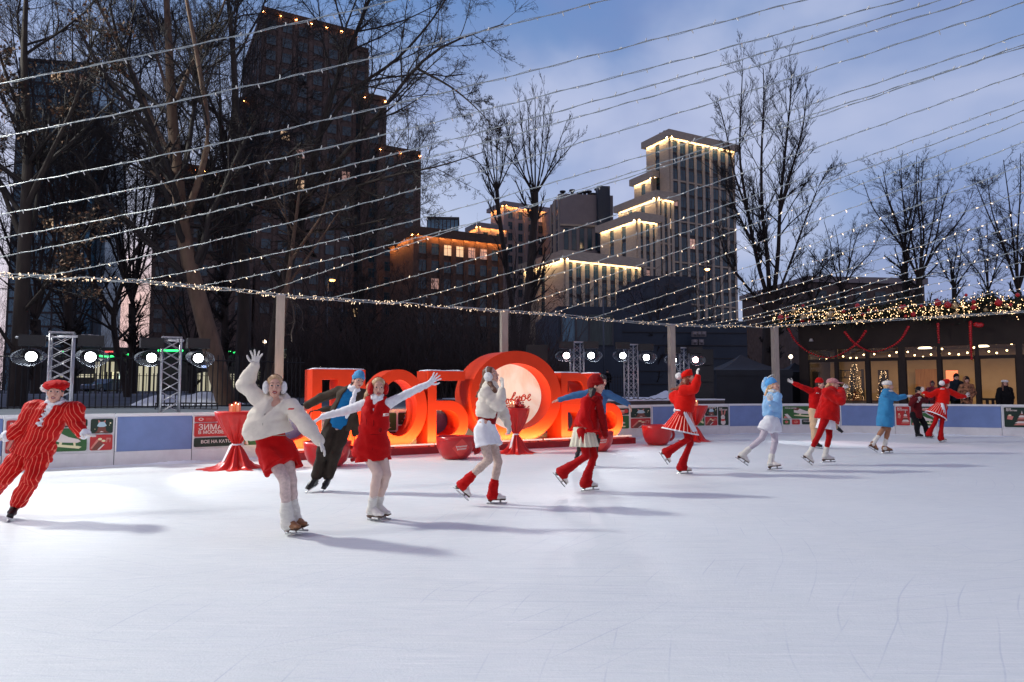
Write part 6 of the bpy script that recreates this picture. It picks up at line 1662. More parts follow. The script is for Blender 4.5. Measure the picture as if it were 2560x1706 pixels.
def fir(s, o, h, label, n=240, seed=1):
    q = np.random.RandomState(seed); c = cpt(s, o, ZF); root = thing('fir_tree', label, 'fir tree', c, 0, 'lit fir trees in the cafe')
    z = q.uniform(.1, 1, n * 6); r = (1 - z) * .42 + .03; th = q.uniform(0, 6.28, n * 6); P = np.stack([c[0] + r * np.cos(th), c[1] + r * np.sin(th), c[2] + z * h], 1)
    D = np.stack([np.cos(th), np.sin(th), np.full_like(th, -.35)], 1) * .11; S = np.stack([-np.sin(th), np.cos(th), 0 * th], 1) * .02
    mesh_obj('needles', np.stack([P - S, P + S, P + D], 1).reshape(-1, 3), np.arange(n * 18).reshape(-1, 3), [m_fir], root)
    mb = MB()
    for i in q.choice(n * 6, n, False):
        p = P[i] + D[i] * .6; mb.add([p + ca(.012, 0, 0), p + ca(-.006, .011, 0), p + ca(-.006, -.011, 0), p + ca(0, 0, .02)], [[0, 1, 2], [0, 1, 3], [1, 2, 3], [2, 0, 3]])
    tag(mb.build('fairy_lights', m_gl, root), kind='stuff')
    mb = MB(); mb.tube([c, c + UZ * h * .95], [.05, .01], 6); mb.build('trunk', m_cw1, root)
fir(np.mean(srange(1000, 1030, 5.3)), 5.3, 2.3, 'narrow fir tree full of fairy lights in the cafe doorway', 150, 2)
fir(np.mean(srange(735, 745, 2.8)), 2.8, 2.6, 'fir tree full of fairy lights beside the cafe shelf', 150, 3)
# pendant bulbs under the ceiling
for i, (x, y, dp) in enumerate(((415, 760, 2), (480, 755, 3), (640, 727, 2.4), (708, 742, 3.4), (766, 742, 4), (836, 711, 2), (936, 706, 2.2), (1080, 720, 3.2), (1148, 688, 1.6), (1255, 684, 1.4), (1320, 716, 3.0), (1398, 732, 3.8), (1475, 709, 2.6), (1582, 656, 1.2), (1650, 700, 2.6), (1738, 708, 3), (1822, 692, 2.2), (1886, 644, 1.2), (2026, 680, 2), (2100, 694, 2.8), (2198, 670, 2), (2246, 602, .8))):
    s = srange(x, x, dp)[0]; q = LC + nc * dp + ec_ * s; z_ = min(3.3, W(1940 + x / 3.795, 700 + y / 3.795, q[1])[2]); p = cpt(s, dp, z_)
    root = thing('pendant_lamp', 'small round pendant bulb under the cafe ceiling', 'pendant lamp', p, 0, 'pendant bulbs in the cafe')
    mb = MB(); mb.ball(p, .036, 10); mb.build('bulb', m_glow, root); mb = MB(); mb.tube([p + UZ * .05, ca(p[0], p[1], 3.42)], .006, 4); mb.build('cord', m_black, root)
for x, y in ((1420, 680), (1960, 658)):
    s = srange(x, x, 2.6)[0]; p = cpt(s, 2.6, 3.33); root = thing('ceiling_lamp', 'flat round ceiling lamp in the ' + ('middle' if x < 1500 else 'right-hand') + ' window of the cafe', 'ceiling lamp', p); mb = MB(); mb.lathe([(1e-4, -.02), (.26, -.02), (.27, 0), (.2, .05)], p, 18); mb.build('shade', emat('ceiling_glow', RGB(255, 230, 190), 4.0), root)
for s in (2.0, 5.2, 8.4, 11.6):
    p = cpt(s, 3.0, 3.36); area('cafe_lamp', p, p - UZ, 2.2, 2.2, CAFE_P, (1.0, .66, .34))
# ---- garland on the eave ---------------------------------------------------------------------
gr = thing('eave_garland', 'thick fir garland with fairy lights and baubles along the cafe eave', 'garland', cpt(3, -1, 4.4))
q = np.random.RandomState(3); n = 14000
s = q.uniform(-.9, LEN, n); rad = np.abs(q.normal(size=n)) * .17; th = q.uniform(0, 6.28, n); wz = .10 * np.sin(s * 2.1) + .07 * np.sin(s * 4.7 + 1)
P = LC + s[:, None] * ec_ + (-1.0 + rad * np.cos(th))[:, None] * nc + (ZE + .12 + wz + rad * 1.25 * np.sin(th))[:, None] * UZ
D = q.normal(size=(n, 3)); D /= np.linalg.norm(D, axis=1, keepdims=True); S = np.cross(D, q.normal(size=(n, 3))); S /= np.linalg.norm(S, axis=1, keepdims=True)
mesh_obj('needles', np.stack([P - S * .028, P + S * .028, P + D * .17], 1).reshape(-1, 3), np.arange(n * 3).reshape(-1, 3), [m_fir], gr)
n = 1150; s = q.uniform(-.9, LEN, n); a = q.normal(size=n) * .17; wz = .10 * np.sin(s * 2.1) + .07 * np.sin(s * 4.7 + 1)
P = LC + s[:, None] * ec_ + (-1.0 - .20 + np.abs(a) * .5)[:, None] * nc + (ZE + .10 + wz + a * 1.15)[:, None] * UZ
mbk = MB(); mbk.ball((0, 0, 0), .0135, 6); bo = mesh_obj('light', np.concatenate(mbk.v), mbk.f, m_gl); bm_ = bo.data; bpy.data.objects.remove(bo)
rest = MB(); k = 0
for i, p in enumerate(P):
    if k < 100 and i % 11 == 0 and s[i] < 9:
        o = bpy.data.objects.new('light', bm_); COL.objects.link(o); o.parent = gr; o.location = Vector(p - parent_world(gr)); k += 1
    else: rest.ball(p, .0135, 6)
tag(rest.build('lights', m_gl, gr), kind='stuff')
for i in range(54):
    ss_ = q.uniform(-.6, LEN - 4); p = cpt(ss_, -1.34 - q.uniform(0, .05), ZE + .12 + q.normal() * .20 + .10 * math.sin(ss_ * 2.1)); r = q.choice([.06, .075, .10, .13], p=[.4, .3, .2, .1])
    mb = MB(); mb.ball(p, r, 14); mb.tube([p + UZ * r * .95, p + UZ * r * 1.2], r * .22, 6); mb.build('bauble', m_bau if i % 5 < 3 else m_gold, gr)
mbk = MB(); mbk.ball((0, 0, 0), 1.0, 12); bo = mesh_obj('bead', np.concatenate(mbk.v), mbk.f, m_bau); bead = bo.data; bpy.data.objects.remove(bo)
def chain(pts, label, r0, r1, n):
    Q = []
    for x, y in pts:
        s_ = srange(x, x, -1.0)[0]; qq = LC + ec_ * s_ - nc * 1.0; Q.append(W(1940 + x / 3.795, 700 + y / 3.795, qq[1]))
    Pc = resample(catmull(Q, 8), n); root = thing('bead_chain', label, 'bead chain', Pc[0], 0, 'red bead chains on the cafe eave')
    for i, p in enumerate(Pc):
        o = bpy.data.objects.new('bead', bead); COL.objects.link(o); o.parent = root; o.location = Vector(p - Pc[0]); tt = abs(i / (n - 1) * 2 - 1) if len(pts) > 3 else 1 - i / n; o.scale = [r1 + (r0 - r1) * tt] * 3
chain([(120, 470), (190, 590), (330, 695), (520, 738), (700, 655), (790, 575), (850, 490)], 'red bead chain hanging in a swag at the left end of the cafe eave', .058, .036, 40)
chain([(655, 500), (750, 605), (910, 683), (1080, 640), (1185, 565), (1255, 450)], 'red bead chain in a swag over the middle cafe windows, crossing the left one', .062, .034, 36)
chain([(1537, 420), (1540, 500), (1545, 595)], 'short straight red bead chain hanging from the cafe eave', .06, .036, 9)
chain([(1845, 405), (1845, 520), (1855, 750)], 'long straight red bead chain hanging in front of a cafe post', .066, .042, 17)
chain([(1900, 425), (1925, 432), (1945, 428)], 'cluster of big red beads right of the long bead chain', .10, .09, 3)
p = W(2028, 847, LC[1] - .3); sg = thing('wall_lamp', 'small pale lamp on the dark cafe fascia at its left end', 'lamp', p); mb = MB(); mb.lathe([(.05, 0), (.10, -.12), (.02, -.13)], p, 10); mb.build('shade', m_cupin, sg)
# ---- people inside -------------------------------------------------------------------------------
def late_people():
    k = CH_
    bystander('woman with dark hair sitting inside the cafe', k, 545, 300, 33.5, f_black, None, None, nrm(ca(.9, -.4, 0)), hair=m_dark, size=.95)
    bystander('person in a red hooded jacket inside the cafe', k, 1070, 335, 27.6, f_red, 'hood', f_red, CAM_(-.5), size=.8)
    bystander('pedestrian in dark clothes standing on the street behind the last red letter', (1380, 830, 5.8825), 815, 585, 52, f_black, 'beanie', f_black, CAM_(.1), size=1.0)
# ================================================================== figures: implicit surfaces -> meshes
f32 = np.float32
def dotv(P, a): return P @ np.asarray(a, f32)
class SDF:
    def __init__(self): self.p = []
    def _add(self, fn, lo, hi, k, tag, op):
        self.p.append((fn, np.asarray(lo, float), np.asarray(hi, float), k, tag, op)); return self
    def rc(self, a, b, ra, rb, k=.02, tag=0, op='u', quilt=None):
        a = np.asarray(a, float); b = np.asarray(b, float); ab = (b - a).astype(f32); L2 = max(float(ab @ ab), 1e-9); a32 = a.astype(f32); L = math.sqrt(L2)
        def fn(P):
            q = P - a32
            t = np.clip(dotv(q, ab) / L2, 0, 1)
            r = ra + (rb - ra) * t
            if quilt: r = r + quilt[0] * (np.abs(np.sin(t * (PI * L / quilt[1]))) - .6)
            d = q - t[..., None] * ab
            return np.sqrt((d * d).sum(-1)) - r
        m = max(ra, rb) + (quilt[0] if quilt else 0)
        return self._add(fn, np.minimum(a - m, b - m), np.maximum(a + m, b + m), k, tag, op)
    def ec(self, a, b, wa, da, wb, db, X, k=.03, tag=0, op='u', quilt=None, flat=False):
        a = np.asarray(a, float); b = np.asarray(b, float); ab = (b - a).astype(f32); L2 = max(float(ab @ ab), 1e-9); a32 = a.astype(f32); X = nrm(X).astype(f32); L = math.sqrt(L2)
        def fn(P):
            q = P - a32
            tr = dotv(q, ab) / L2
            t = np.clip(tr, 0, 1)
            w = wa + (wb - wa) * t; r = da + (db - da) * t
            if quilt:
                g = quilt[0] * (np.abs(np.sin(t * (PI * L / quilt[1]))) - .6); w = w + g; r = r + g
            d = q - t[..., None] * ab
            qx = dotv(d, X); rest = np.maximum((d * d).sum(-1) - qx * qx, 0)
            v = (np.sqrt((qx / w) ** 2 + rest / (r * r)) - 1) * np.minimum(w, r)
            if flat:  # cut square at both ends
                v = np.maximum(v, np.maximum(-tr, tr - 1) * L)
            return v
        m = max(wa, wb, da, db) + (quilt[0] if quilt else 0)
        return self._add(fn, np.minimum(a - m, b - m), np.maximum(a + m, b + m), k, tag, op)
    def el(self, c, r, M=None, k=.02, tag=0, op='u'):
        c = np.asarray(c, float); r = np.asarray([r] * 3 if np.isscalar(r) else r, f32); c32 = c.astype(f32)
        M32 = None if M is None else np.asarray(M, f32)
        def fn(P):
            q = P - c32
            if M32 is not None: q = q @ M32
            k0 = np.sqrt(((q / r) ** 2).sum(-1)); k1 = np.sqrt(((q / (r * r)) ** 2).sum(-1))
            return k0 * (k0 - 1) / np.maximum(k1, 1e-6)
        m = float(r.max())
        return self._add(fn, c - m, c + m, k, tag, op)
    def mesh(self, h, noise=None, weave=None):
        U = [p for p in self.p if p[5] == 'u']
        lo = np.min([p[1] - 2.5 * h - (noise[0] if noise else 0) for p in U], 0); hi = np.max([p[2] + 2.5 * h + (noise[0] if noise else 0) for p in U], 0)
        n = np.ceil((hi - lo) / h).astype(int) + 1
        Fd = np.full(n, 5.0, f32)
        ax = [(lo[i] + h * np.arange(n[i])).astype(f32) for i in range(3)]
        for fn, a, b, k, tg, op in self.p:
            i0 = np.maximum(((a - k - 2.5 * h - lo) / h).astype(int), 0); i1 = np.minimum(((b + k + 2.5 * h - lo) / h).astype(int) + 2, n)
            if (i1 <= i0).any(): continue
            sl = tuple(slice(i0[i], i1[i]) for i in range(3))
            Pg = np.stack(np.meshgrid(ax[0][sl[0]], ax[1][sl[1]], ax[2][sl[2]], indexing='ij'), -1)
            d = fn(Pg); s = Fd[sl]
            if op == 'u':
                q = np.clip(.5 + .5 * (s - d) / k, 0, 1); Fd[sl] = s * (1 - q) + d * q - k * q * (1 - q)
            else:
                d = -d; q = np.clip(.5 - .5 * (s - d) / k, 0, 1); Fd[sl] = s * (1 - q) + d * q + k * q * (1 - q)
        if noise:
            amp, fr, seed = noise[:3]; an = noise[3] if len(noise) > 3 else (1, 1, 1)
            near = np.abs(Fd) < (amp * 2 + 2 * h); ix = np.argwhere(near); Pn = (lo + ix * h) * fr * np.asarray(an)
            r = np.random.RandomState(seed); v = np.zeros(len(Pn))
            A = [r.normal(size=3) for _ in range(7)]; ph = r.uniform(0, 6.3, 7)
            wp = np.sin(Pn @ A[0] * .8 + ph[0]) * 1.6
            for a, p_, w in ((A[1], ph[1], 1), (A[2], ph[2], 1), (A[3], ph[3], .7), (A[4] * 1.9, ph[4], .5), (A[5] * 2.6, ph[5], .35)):
                v += w * np.sin(Pn @ a + p_ + wp)
            # sharpen into folds
            v = np.tanh(v * .8)
            Fd[near] += (amp * v).astype(f32)
        V, Q = surf_nets(Fd, lo, h)
        tags = sorted(set(p[4] for p in U)); mi = None
        if len(tags) > 1 and len(Q):
            C = V[Q].mean(1).astype(f32); best = np.full(len(C), 9.0, f32); mi = np.zeros(len(C), int)
            for fn, a, b, k, tg, op in U:
                d = fn(C); m = d < best; best[m] = d[m]; mi[m] = tg
        return V, Q, mi

_ED = [(a, b) for a in range(8) for b in range(a + 1, 8) if bin(a ^ b).count('1') == 1]
def surf_nets(Fd, lo, h):
    ins = Fd < 0
    n = np.array(Fd.shape)
    c = [ins[i:n[0] - 1 + i, j:n[1] - 1 + j, k:n[2] - 1 + k] for i in (0, 1) for j in (0, 1) for k in (0, 1)]
    s = np.zeros(c[0].shape, np.int8)
    for q in c: s += q
    act = (s > 0) & (s < 8)
    ix = np.argwhere(act); m = len(ix)
    if m == 0: return np.zeros((0, 3)), np.zeros((0, 4), int)
    vid = np.full(act.shape, -1, np.int32); vid[act] = np.arange(m)
    cor = np.array([(i, j, k) for i in (0, 1) for j in (0, 1) for k in (0, 1)])
    val = np.stack([Fd[ix[:, 0] + o[0], ix[:, 1] + o[1], ix[:, 2] + o[2]] for o in cor], 1)
    acc = np.zeros((m, 3)); cnt = np.zeros(m)
    for a, b in _ED:
        fa, fb = val[:, a], val[:, b]; x = (fa < 0) != (fb < 0)
        t = np.where(x, fa / np.where(x, fa - fb, 1), 0)
        acc += x[:, None] * (cor[a] + t[:, None] * (cor[b] - cor[a])); cnt += x
    V = lo + (ix + acc / cnt[:, None]) * h
    Qs = []
    for axx in range(3):
        b, c_ = [(1, 2), (2, 0), (0, 1)][axx]
        s0 = [slice(None)] * 3; s1 = [slice(None)] * 3
        s0[axx] = slice(0, -1); s1[axx] = slice(1, None)
        A, B = ins[tuple(s0)], ins[tuple(s1)]
        e = np.argwhere(A != B)
        e = e[(e[:, b] > 0) & (e[:, c_] > 0) & (e[:, b] < n[b] - 1) & (e[:, c_] < n[c_] - 1)]
        if not len(e): continue
        fl = A[e[:, 0], e[:, 1], e[:, 2]]
        def cell(db, dc):
            q = e.copy(); q[:, b] -= db; q[:, c_] -= dc
            return vid[q[:, 0], q[:, 1], q[:, 2]]
        q = np.stack([cell(1, 1), cell(0, 1), cell(0, 0), cell(1, 0)], 1)
        q[~fl] = q[~fl][:, ::-1]
        Qs.append(q)
    Q = np.concatenate(Qs); Q = Q[(Q >= 0).all(1)]
    return V, Q

# ------------------------------------------------------------------ materials for people
m_skin = mat('skin', RGB(214, 166, 146), 0.5, var=0.05, scale=12, sss=0.0, spec=0.35)
m_lip = mat('lips', RGB(158, 40, 46), 0.4, var=0.0)
m_lip2 = mat('lips_pale', RGB(178, 92, 86), 0.4, var=0.0)
m_eye = mat('eye_dark', RGB(34, 24, 22), 0.3, var=0.0)
m_eyew = mat('eye_white', RGB(206, 200, 198), 0.3, var=0.0)
m_brow = mat('brow_brown', RGB(116, 80, 62), 0.6, var=0.0)
m_blond = mat('hair_blond', RGB(196, 158, 116), 0.45, var=0.25, scale=30, bump=0.4, bscale=90, stretch=(1, 1, .15))
m_brown = mat('hair_brown', RGB(104, 68, 48), 0.45, var=0.3, scale=30, bump=0.4, bscale=90, stretch=(1, 1, .15))
m_auburn = mat('hair_auburn', RGB(134, 66, 40), 0.45, var=0.3, scale=30, bump=0.4, bscale=90, stretch=(1, 1, .15))
m_dark = mat('hair_dark', RGB(42, 30, 28), 0.45, var=0.3, scale=30, bump=0.4, bscale=90, stretch=(1, 1, .15))
def fab(name, c, **k):
    d = dict(rough=.8, var=.08, scale=9, bump=.45, bscale=24, sheen=.04, spec=.18); d.update(k)
    return mat(name, c, **d)
f_white = fab('cloth_white', RGB(226, 220, 212)); f_ivory = fab('cloth_ivory', RGB(224, 214, 200), bump=.16, bscale=30); f_pure = fab('cloth_pure_white', RGB(234, 234, 238), bump=.2)
f_red = fab('cloth_red', RGB(188, 6, 8)); f_red2 = fab('cloth_bright_red', RGB(214, 20, 8)); f_dred = fab('cloth_deep_red', RGB(136, 2, 6)); f_tred = fab('tights_red', RGB(168, 4, 10), bump=.1)
f_cream = fab('cloth_cream', RGB(226, 218, 196)); f_beige = fab('cloth_beige', RGB(204, 172, 140))
f_brown = fab('cloth_brown', RGB(66, 54, 44), var=.2); f_pant = fab('trouser_dark', RGB(48, 40, 34), var=.2); f_blue = fab('knit_blue', RGB(20, 108, 164), bump=.3, bscale=80)
f_lblue = fab('knit_pale_blue', RGB(142, 188, 228), bump=.3); f_coat = fab('coat_blue', RGB(58, 132, 180)); f_hatb = fab('knit_hat_blue', RGB(82, 150, 198), bump=.5, bscale=60, stretch=(1, 1, .3)); f_sky = fab('hat_sky_blue', RGB(90, 162, 222)); f_den = fab('knit_steel_blue', RGB(66, 108, 152))
f_lace = fab('lace_tights', RGB(206, 184, 178), var=.22, scale=26, bump=.3, bscale=40); f_nude = fab('nude_tights', RGB(216, 188, 176), var=.05); f_fish = fab('patterned_tights', RGB(196, 172, 160), var=.22, scale=30); f_tan = fab('tan_tights', RGB(164, 116, 90)); f_grey = fab('pale_tights', RGB(198, 188, 198))
f_fur = fab('fur_white', RGB(236, 234, 232), bump=1.0, bscale=45, sheen=.6); f_furr = fab('fur_red', RGB(192, 10, 10), bump=.9, bscale=45, sheen=.1)
f_knitw = fab('knit_white', RGB(226, 222, 214), bump=.6, bscale=45, stretch=(1, 1, 3)); f_pink = fab('tweed_pink', RGB(186, 128, 128), var=.3, scale=40); f_furjr = fab('fuzzy_red', RGB(196, 12, 10), bump=.8, bscale=50, sheen=.1); f_maroon = fab('velvet_maroon', RGB(92, 14, 22)); f_black = fab('cloth_black', RGB(18, 18, 22)); f_navy = fab('parka_navy', RGB(26, 36, 48)); f_camo = fab('jacket_patterned', RGB(150, 104, 78), var=.95, scale=14)
m_btw = mat('boot_white', RGB(226, 220, 214), 0.35, var=.04, coat=.15); m_btb = mat('boot_brown', RGB(140, 94, 60), 0.4, var=.15); m_btk = mat('boot_black', RGB(20, 18, 18), 0.4, var=.1); m_sole = mat('boot_sole', RGB(84, 56, 40), 0.5, var=.1)
m_blade = mat('blade_steel', (0.55, 0.56, 0.58), 0.28, metal=.85, var=.05)
f_stripe = stripe_mat('suit_striped', RGB(194, 8, 6), RGB(236, 120, 100), .040, .006)
f_pleat = stripe_mat('skirt_striped', RGB(214, 22, 8), RGB(244, 206, 190), 1.0, .17)

# ------------------------------------------------------------------ the figure
class Person:
    """joints: name -> (x, y[, dz]) in zoomed-photo units, dz metres behind the standing distance"""
    def __init__(s, label, crop, J, face, foot, up=None, size=1.0, vox=None, d0=None, group='skaters in the line', name='person', lift=True):
        s.x0, s.y0, s.sc = crop; s.size = size
        s.d = d0 if d0 else G(s.x0 + foot[0] / s.sc, s.y0 + foot[1] / s.sc)[1]
        s.h = vox or float(np.clip(s.d * .00125, .0085, .020))
        s.J = {k: s.w(*v) for k, v in J.items()}
        J = s.J
        s.face = nrm(face); s.lift = lift
        base = s.w(foot[0], foot[1]); base[2] = 0.0
        s.root = thing(name, label, 'person', base, 0, group)
        s.built = []
        s.X = nrm(J['SL'] - J['SR']) if 'SL' in J else ca(1, 0, 0)
        s.XH = nrm(J['HL'] - J['HR'])
        J['P'] = (J['HL'] + J['HR']) / 2
        s.up = nrm(J['N'] - J['P'])
        s.fw = nrm(np.cross(s.X, s.up)); s.fwh = nrm(np.cross(s.XH, s.up))
        s.hup = nrm(up) if up is not None else nrm(J['H'] - J['N'] + s.up * .1)
    def w(s, x, y, dz=0.0):
        return W(s.x0 + x / s.sc, s.y0 + y / s.sc, s.d + dz)
    def out(s, name, V, Q, mats, mi=None, par=None, attrs=None):
        if not len(Q): return None
        o = mesh_obj(name, V, Q, mats, par or s.root, midx=mi, smooth=True, attrs=attrs); s.built.append(o); return o
    def sp(s, t):   # point on the spine, t=0 pelvis, 1 neck base; below 0 follows the pelvis axis
        J = s.J; m = J.get('CH')
        if m is None or t < 0: return J['P'] + (J['N'] - J['P']) * t
        return (1 - t) ** 2 * J['P'] + 2 * t * (1 - t) * m + t * t * J['N']
    def axis(s, t):
        return nrm(s.XH * (1 - np.clip(t, 0, 1)) + s.X * np.clip(t, 0, 1))
    # ---- body: torso, limbs, head, hands in one mesh
    def body(s, leg_m, hand_m=None, arm_m=None, lips=None, open_mouth=False, hands=True, eyes='open', hr=1.0, girl=True):
        J, z = s.J, s.size
        B = SDF(); T = {'skin': 0, 'leg': 1, 'arm': 2}
        st = [(-.12, .12, .09), (0, .155, .105), (.22, .135, .10), (.45, .112, .088), (.70, .135, .098), (.90, .12, .08), (1.0, .07, .06)]
        for (t0, w0, d0), (t1, w1, d1) in zip(st[:-1], st[1:]):
            B.ec(s.sp(t0), s.sp(t1), w0 * z, d0 * z, w1 * z, d1 * z, s.axis((t0 + t1) / 2), .03, 2)
        for q in 'RL':
            B.rc(J['S' + q], s.sp(.93), .052 * z, .06 * z, .03, 2)
            B.rc(J['S' + q], J['E' + q], .050 * z, .040 * z, .02, 2)
            B.rc(J['E' + q], J['W' + q], .040 * z, .027 * z, .015, 2)
            B.rc(J['H' + q], J['K' + q], .088 * z, .056 * z, .03, 1)
            B.rc(J['K' + q], J['K' + q] + (J['A' + q] - J['K' + q]) * .35, .056 * z, .054 * z, .02, 1)
            B.rc(J['K' + q] + (J['A' + q] - J['K' + q]) * .35, J['A' + q], .054 * z, .036 * z, .02, 1)
        V, Q, mi = B.mesh(s.h * 1.1)
        Vs, Qs, Ms = [V], [Q], [mi]
        hm = hand_m or m_skin
        mats = [m_skin, leg_m, arm_m or m_skin, lips or m_lip2, m_eye, m_eyew, m_brow, hm]
        # head
        Vh, Qh, Mh = s.head_mesh(hr, open_mouth, eyes)
        Vs.append(Vh); Qs.append(Qh); Ms.append(Mh)
        if hands:
            for q in 'RL':
                a = s.hand_mesh(q)
                if a is not None: Vs.append(a[0]); Qs.append(a[1]); Ms.append(np.full(len(a[1]), 7))
        n = 0; qq = []
        for V, Q in zip(Vs, Qs): qq.append(Q + n); n += len(V)
        s.body_o = s.out('body', np.concatenate(Vs), np.concatenate(qq), mats, np.concatenate(Ms))
        return s
    def frame(s):
        f = s.face; u = nrm(s.hup - f * (s.hup @ f)); r = np.cross(f, u)   # r: figure's right... image-left when facing us
        return np.stack([-r, f, u], 1)     # local x = figure's left side, y = out of the face, z = crown
    def hp(s, x, y, z_):
        return s.J['H'] + s.frame() @ (ca(x, y, z_) * s.size)
    def head_mesh(s, hr, open_mouth, eyes):
        H, z, M = s.J['H'], s.size * hr, s.frame()
        p = lambda x, y, q: H + M @ (ca(x, y, q) * z)
        B = SDF()
        B.el(p(0, -.012, .035), ca(.073, .092, .082) * z, M, .02)
        B.el(p(0, .016, -.03), ca(.058, .066, .082) * z, M, .03)
        B.el(p(0, .050, -.092), ca(.024, .024, .020) * z, M, .025)
        for q in (-1, 1):
            B.el(p(q * .036, .050, -.028), ca(.026, .026, .03) * z, M, .02)
            B.el(p(q * .073, -.008, -.01), ca(.010, .020, .032) * z, M, .006)
        B.rc(p(-.03, .074, .03), p(.03, .074, .03), .013 * z, .013 * z, .012)
        B.rc(p(0, .080, .015), p(0, .104, -.026), .008 * z, .0125 * z, .008)
        B.rc(p(-.012, .092, -.031), p(.012, .092, -.031), .008 * z, .008 * z, .006)
        for q in (-1, 1):
            B.el(p(q * .031, .096, .008), ca(.018, .016, .011) * z, M, .010, op='s')
            B.el(p(q * .031, .070, .007), ca(.014, .0135, .0125) * z, M, .004)
        B.rc(p(-.019, .078, -.060), p(.019, .078, -.060), .0075 * z, .0075 * z, .005)
        B.rc(p(-.014, .078, -.070), p(.014, .078, -.070), .0075 * z, .0075 * z, .005)
        if open_mouth: B.el(p(0, .088, -.065), ca(.016, .016, .006) * z, M, .003, op='s')
        B.rc(p(0, -.02, -.075), s.J['N'] + s.up * -.02, .052 * s.size, .060 * s.size, .02)
        V, Q, _ = B.mesh(max(.0045, s.h * .5))
        C = (V[Q].mean(1) - H) @ M / z
        mi = np.zeros(len(Q), int); x, y, q = np.abs(C[:, 0]), C[:, 1], C[:, 2]
        fr = y > .045
        mi[fr & (((x / .024) ** 2 + ((q + .065) / (.0145 if open_mouth else .0125)) ** 2) < 1)] = 3
        if open_mouth: mi[fr & (((x / .015) ** 2 + ((q + .065) / .0045) ** 2) < 1)] = 5
        ex, ez = (x - .031) / .0150, (q - .007) / (.0075 if eyes == 'open' else .0035)
        e = fr & (ex ** 2 + ez ** 2 < 1); mi[e] = 4
        if eyes == 'open': mi[e & (np.abs(x - .031) > .0085) & (np.abs(q - .007) < .005)] = 5
        bq = .031 + .006 * np.cos((x - .03) / .02 * 1.4)
        mi[fr & (x > .011) & (x < .054) & (np.abs(q - bq) < .0032)] = 6
        return V, Q, mi
    def hand_mesh(s, q):
        J, z = s.J, s.size
        Wp = J['W' + q]
        if 'F' + q not in J: return None
        d = nrm(J['F' + q] - Wp); pose = s.hand.get(q, {}) if hasattr(s, 'hand') else {}
        n = np.asarray(pose.get('n', s.fw), float); n = nrm(n - d * (n @ d))
        l = np.cross(d, n) * pose.get('thumb', 1 if q == 'R' else -1)
        curl, spr = pose.get('curl', .22), pose.get('spread', .10)
        B = SDF(); g = pose.get('r', 1.0) * 1.0
        B.rc(Wp - d * .05 * z, Wp + d * .015 * z, .030 * z * g, .029 * z * g, .01)
        B.ec(Wp + d * .02 * z, Wp + d * .082 * z, .030 * z * g, .015 * z * g, .040 * z * g, .014 * z * g, l, .012)
        for k, (o, L, sp_) in enumerate(((.030, .070, 1.0), (.010, .080, .3), (-.010, .075, -.35), (-.029, .058, -1.1))):
            p = Wp + d * .085 * z + l * o * z
            dd = nrm(d + l * sp_ * spr); a = curl * (1 + .12 * k)
            pts = [p]; ang = a * .5
            for f_ in (.45, .32, .26):
                v = dd * math.cos(ang) + n * math.sin(ang); pts.append(pts[-1] + v * L * f_ * z); ang += a
            rr = [.0098, .0092, .0085, .0075]
            for i in range(3): B.rc(pts[i], pts[i + 1], rr[i] * z * g, rr[i + 1] * z * g, .004)
        tl = pose.get('thumb_out', .8)
        p0 = Wp + d * .025 * z + l * .026 * z; p1 = p0 + nrm(d * .75 + l * tl + n * .25) * .042 * z; p2 = p1 + nrm(d * 1.0 + l * tl * .55 + n * .3) * .036 * z; p3 = p2 + nrm(d + l * tl * .3 + n * .35) * .026 * z
        B.rc(p0, p1, .015 * z * g, .012 * z * g, .008); B.rc(p1, p2, .0115 * z * g, .010 * z * g, .004); B.rc(p2, p3, .010 * z * g, .008 * z * g, .004)
        V, Q, _ = B.mesh(max(.0048, s.h * .5)); return V, Q
    # ---- clothes
    def top(s, name, m, st, sleeve=None, noise=(.008, 22, 1), quilt=None, k=.035, arms='RL', sk=.011, cuff=None, weave=False, extra=None, mats=None, armfold=None, endW=1.0):
        J, z = s.J, s.size; B = SDF()
        for (t0, w0, d0), (t1, w1, d1) in zip(st[:-1], st[1:]):
            B.ec(s.sp(t0), s.sp(t1), w0 * z, d0 * z, w1 * z, d1 * z, s.axis((t0 + t1) / 2), k, 0, quilt=quilt if quilt and quilt[1] < .12 else None)
        if sleeve:
            r0, r1, r2, r3 = sleeve
            for q in arms:
                B.rc(s.sp(.90), J['S' + q], r0 * .9 * z, r0 * z, sk)
                B.rc(J['S' + q], J['E' + q], r0 * z, r1 * z, sk, quilt=quilt)
                e = J['E' + q] + (J['W' + q] - J['E' + q]) * endW
                B.rc(J['E' + q], J['E' + q] + (e - J['E' + q]) * .5, r1 * z, r2 * z, .02, quilt=quilt)
                B.rc(J['E' + q] + (e - J['E' + q]) * .5, e, r2 * z, r3 * z, .02)
        if extra: extra(B)
        # square hem: cut everything below the first station
        a, b = s.sp(st[0][0]), s.sp(st[1][0]); ax = nrm(b - a)
        w0 = max(st[0][1], st[0][2]) * z * 1.6
        B.ec(a - ax * .25, a - ax * .002, w0, w0, w0, w0, s.axis(0), .004, op='s', flat=True)
        V, Q, mi = B.mesh(s.h, noise)
        at = None
        if weave: at = {'weave': s.weave_attr(V)}
        return s.out(name, V, Q, mats or [m], mi, attrs=at)
    def front(s, st, t, x=0.0, off=.006):
        w = np.interp(t, [q[0] for q in st], [q[1] for q in st]) * s.size; d = np.interp(t, [q[0] for q in st], [q[2] for q in st]) * s.size
        return s.sp(t) + s.axis(t) * x + nrm(np.cross(s.axis(t), s.up)) * (d * math.sqrt(max(.05, 1 - (x / w) ** 2)) + off)
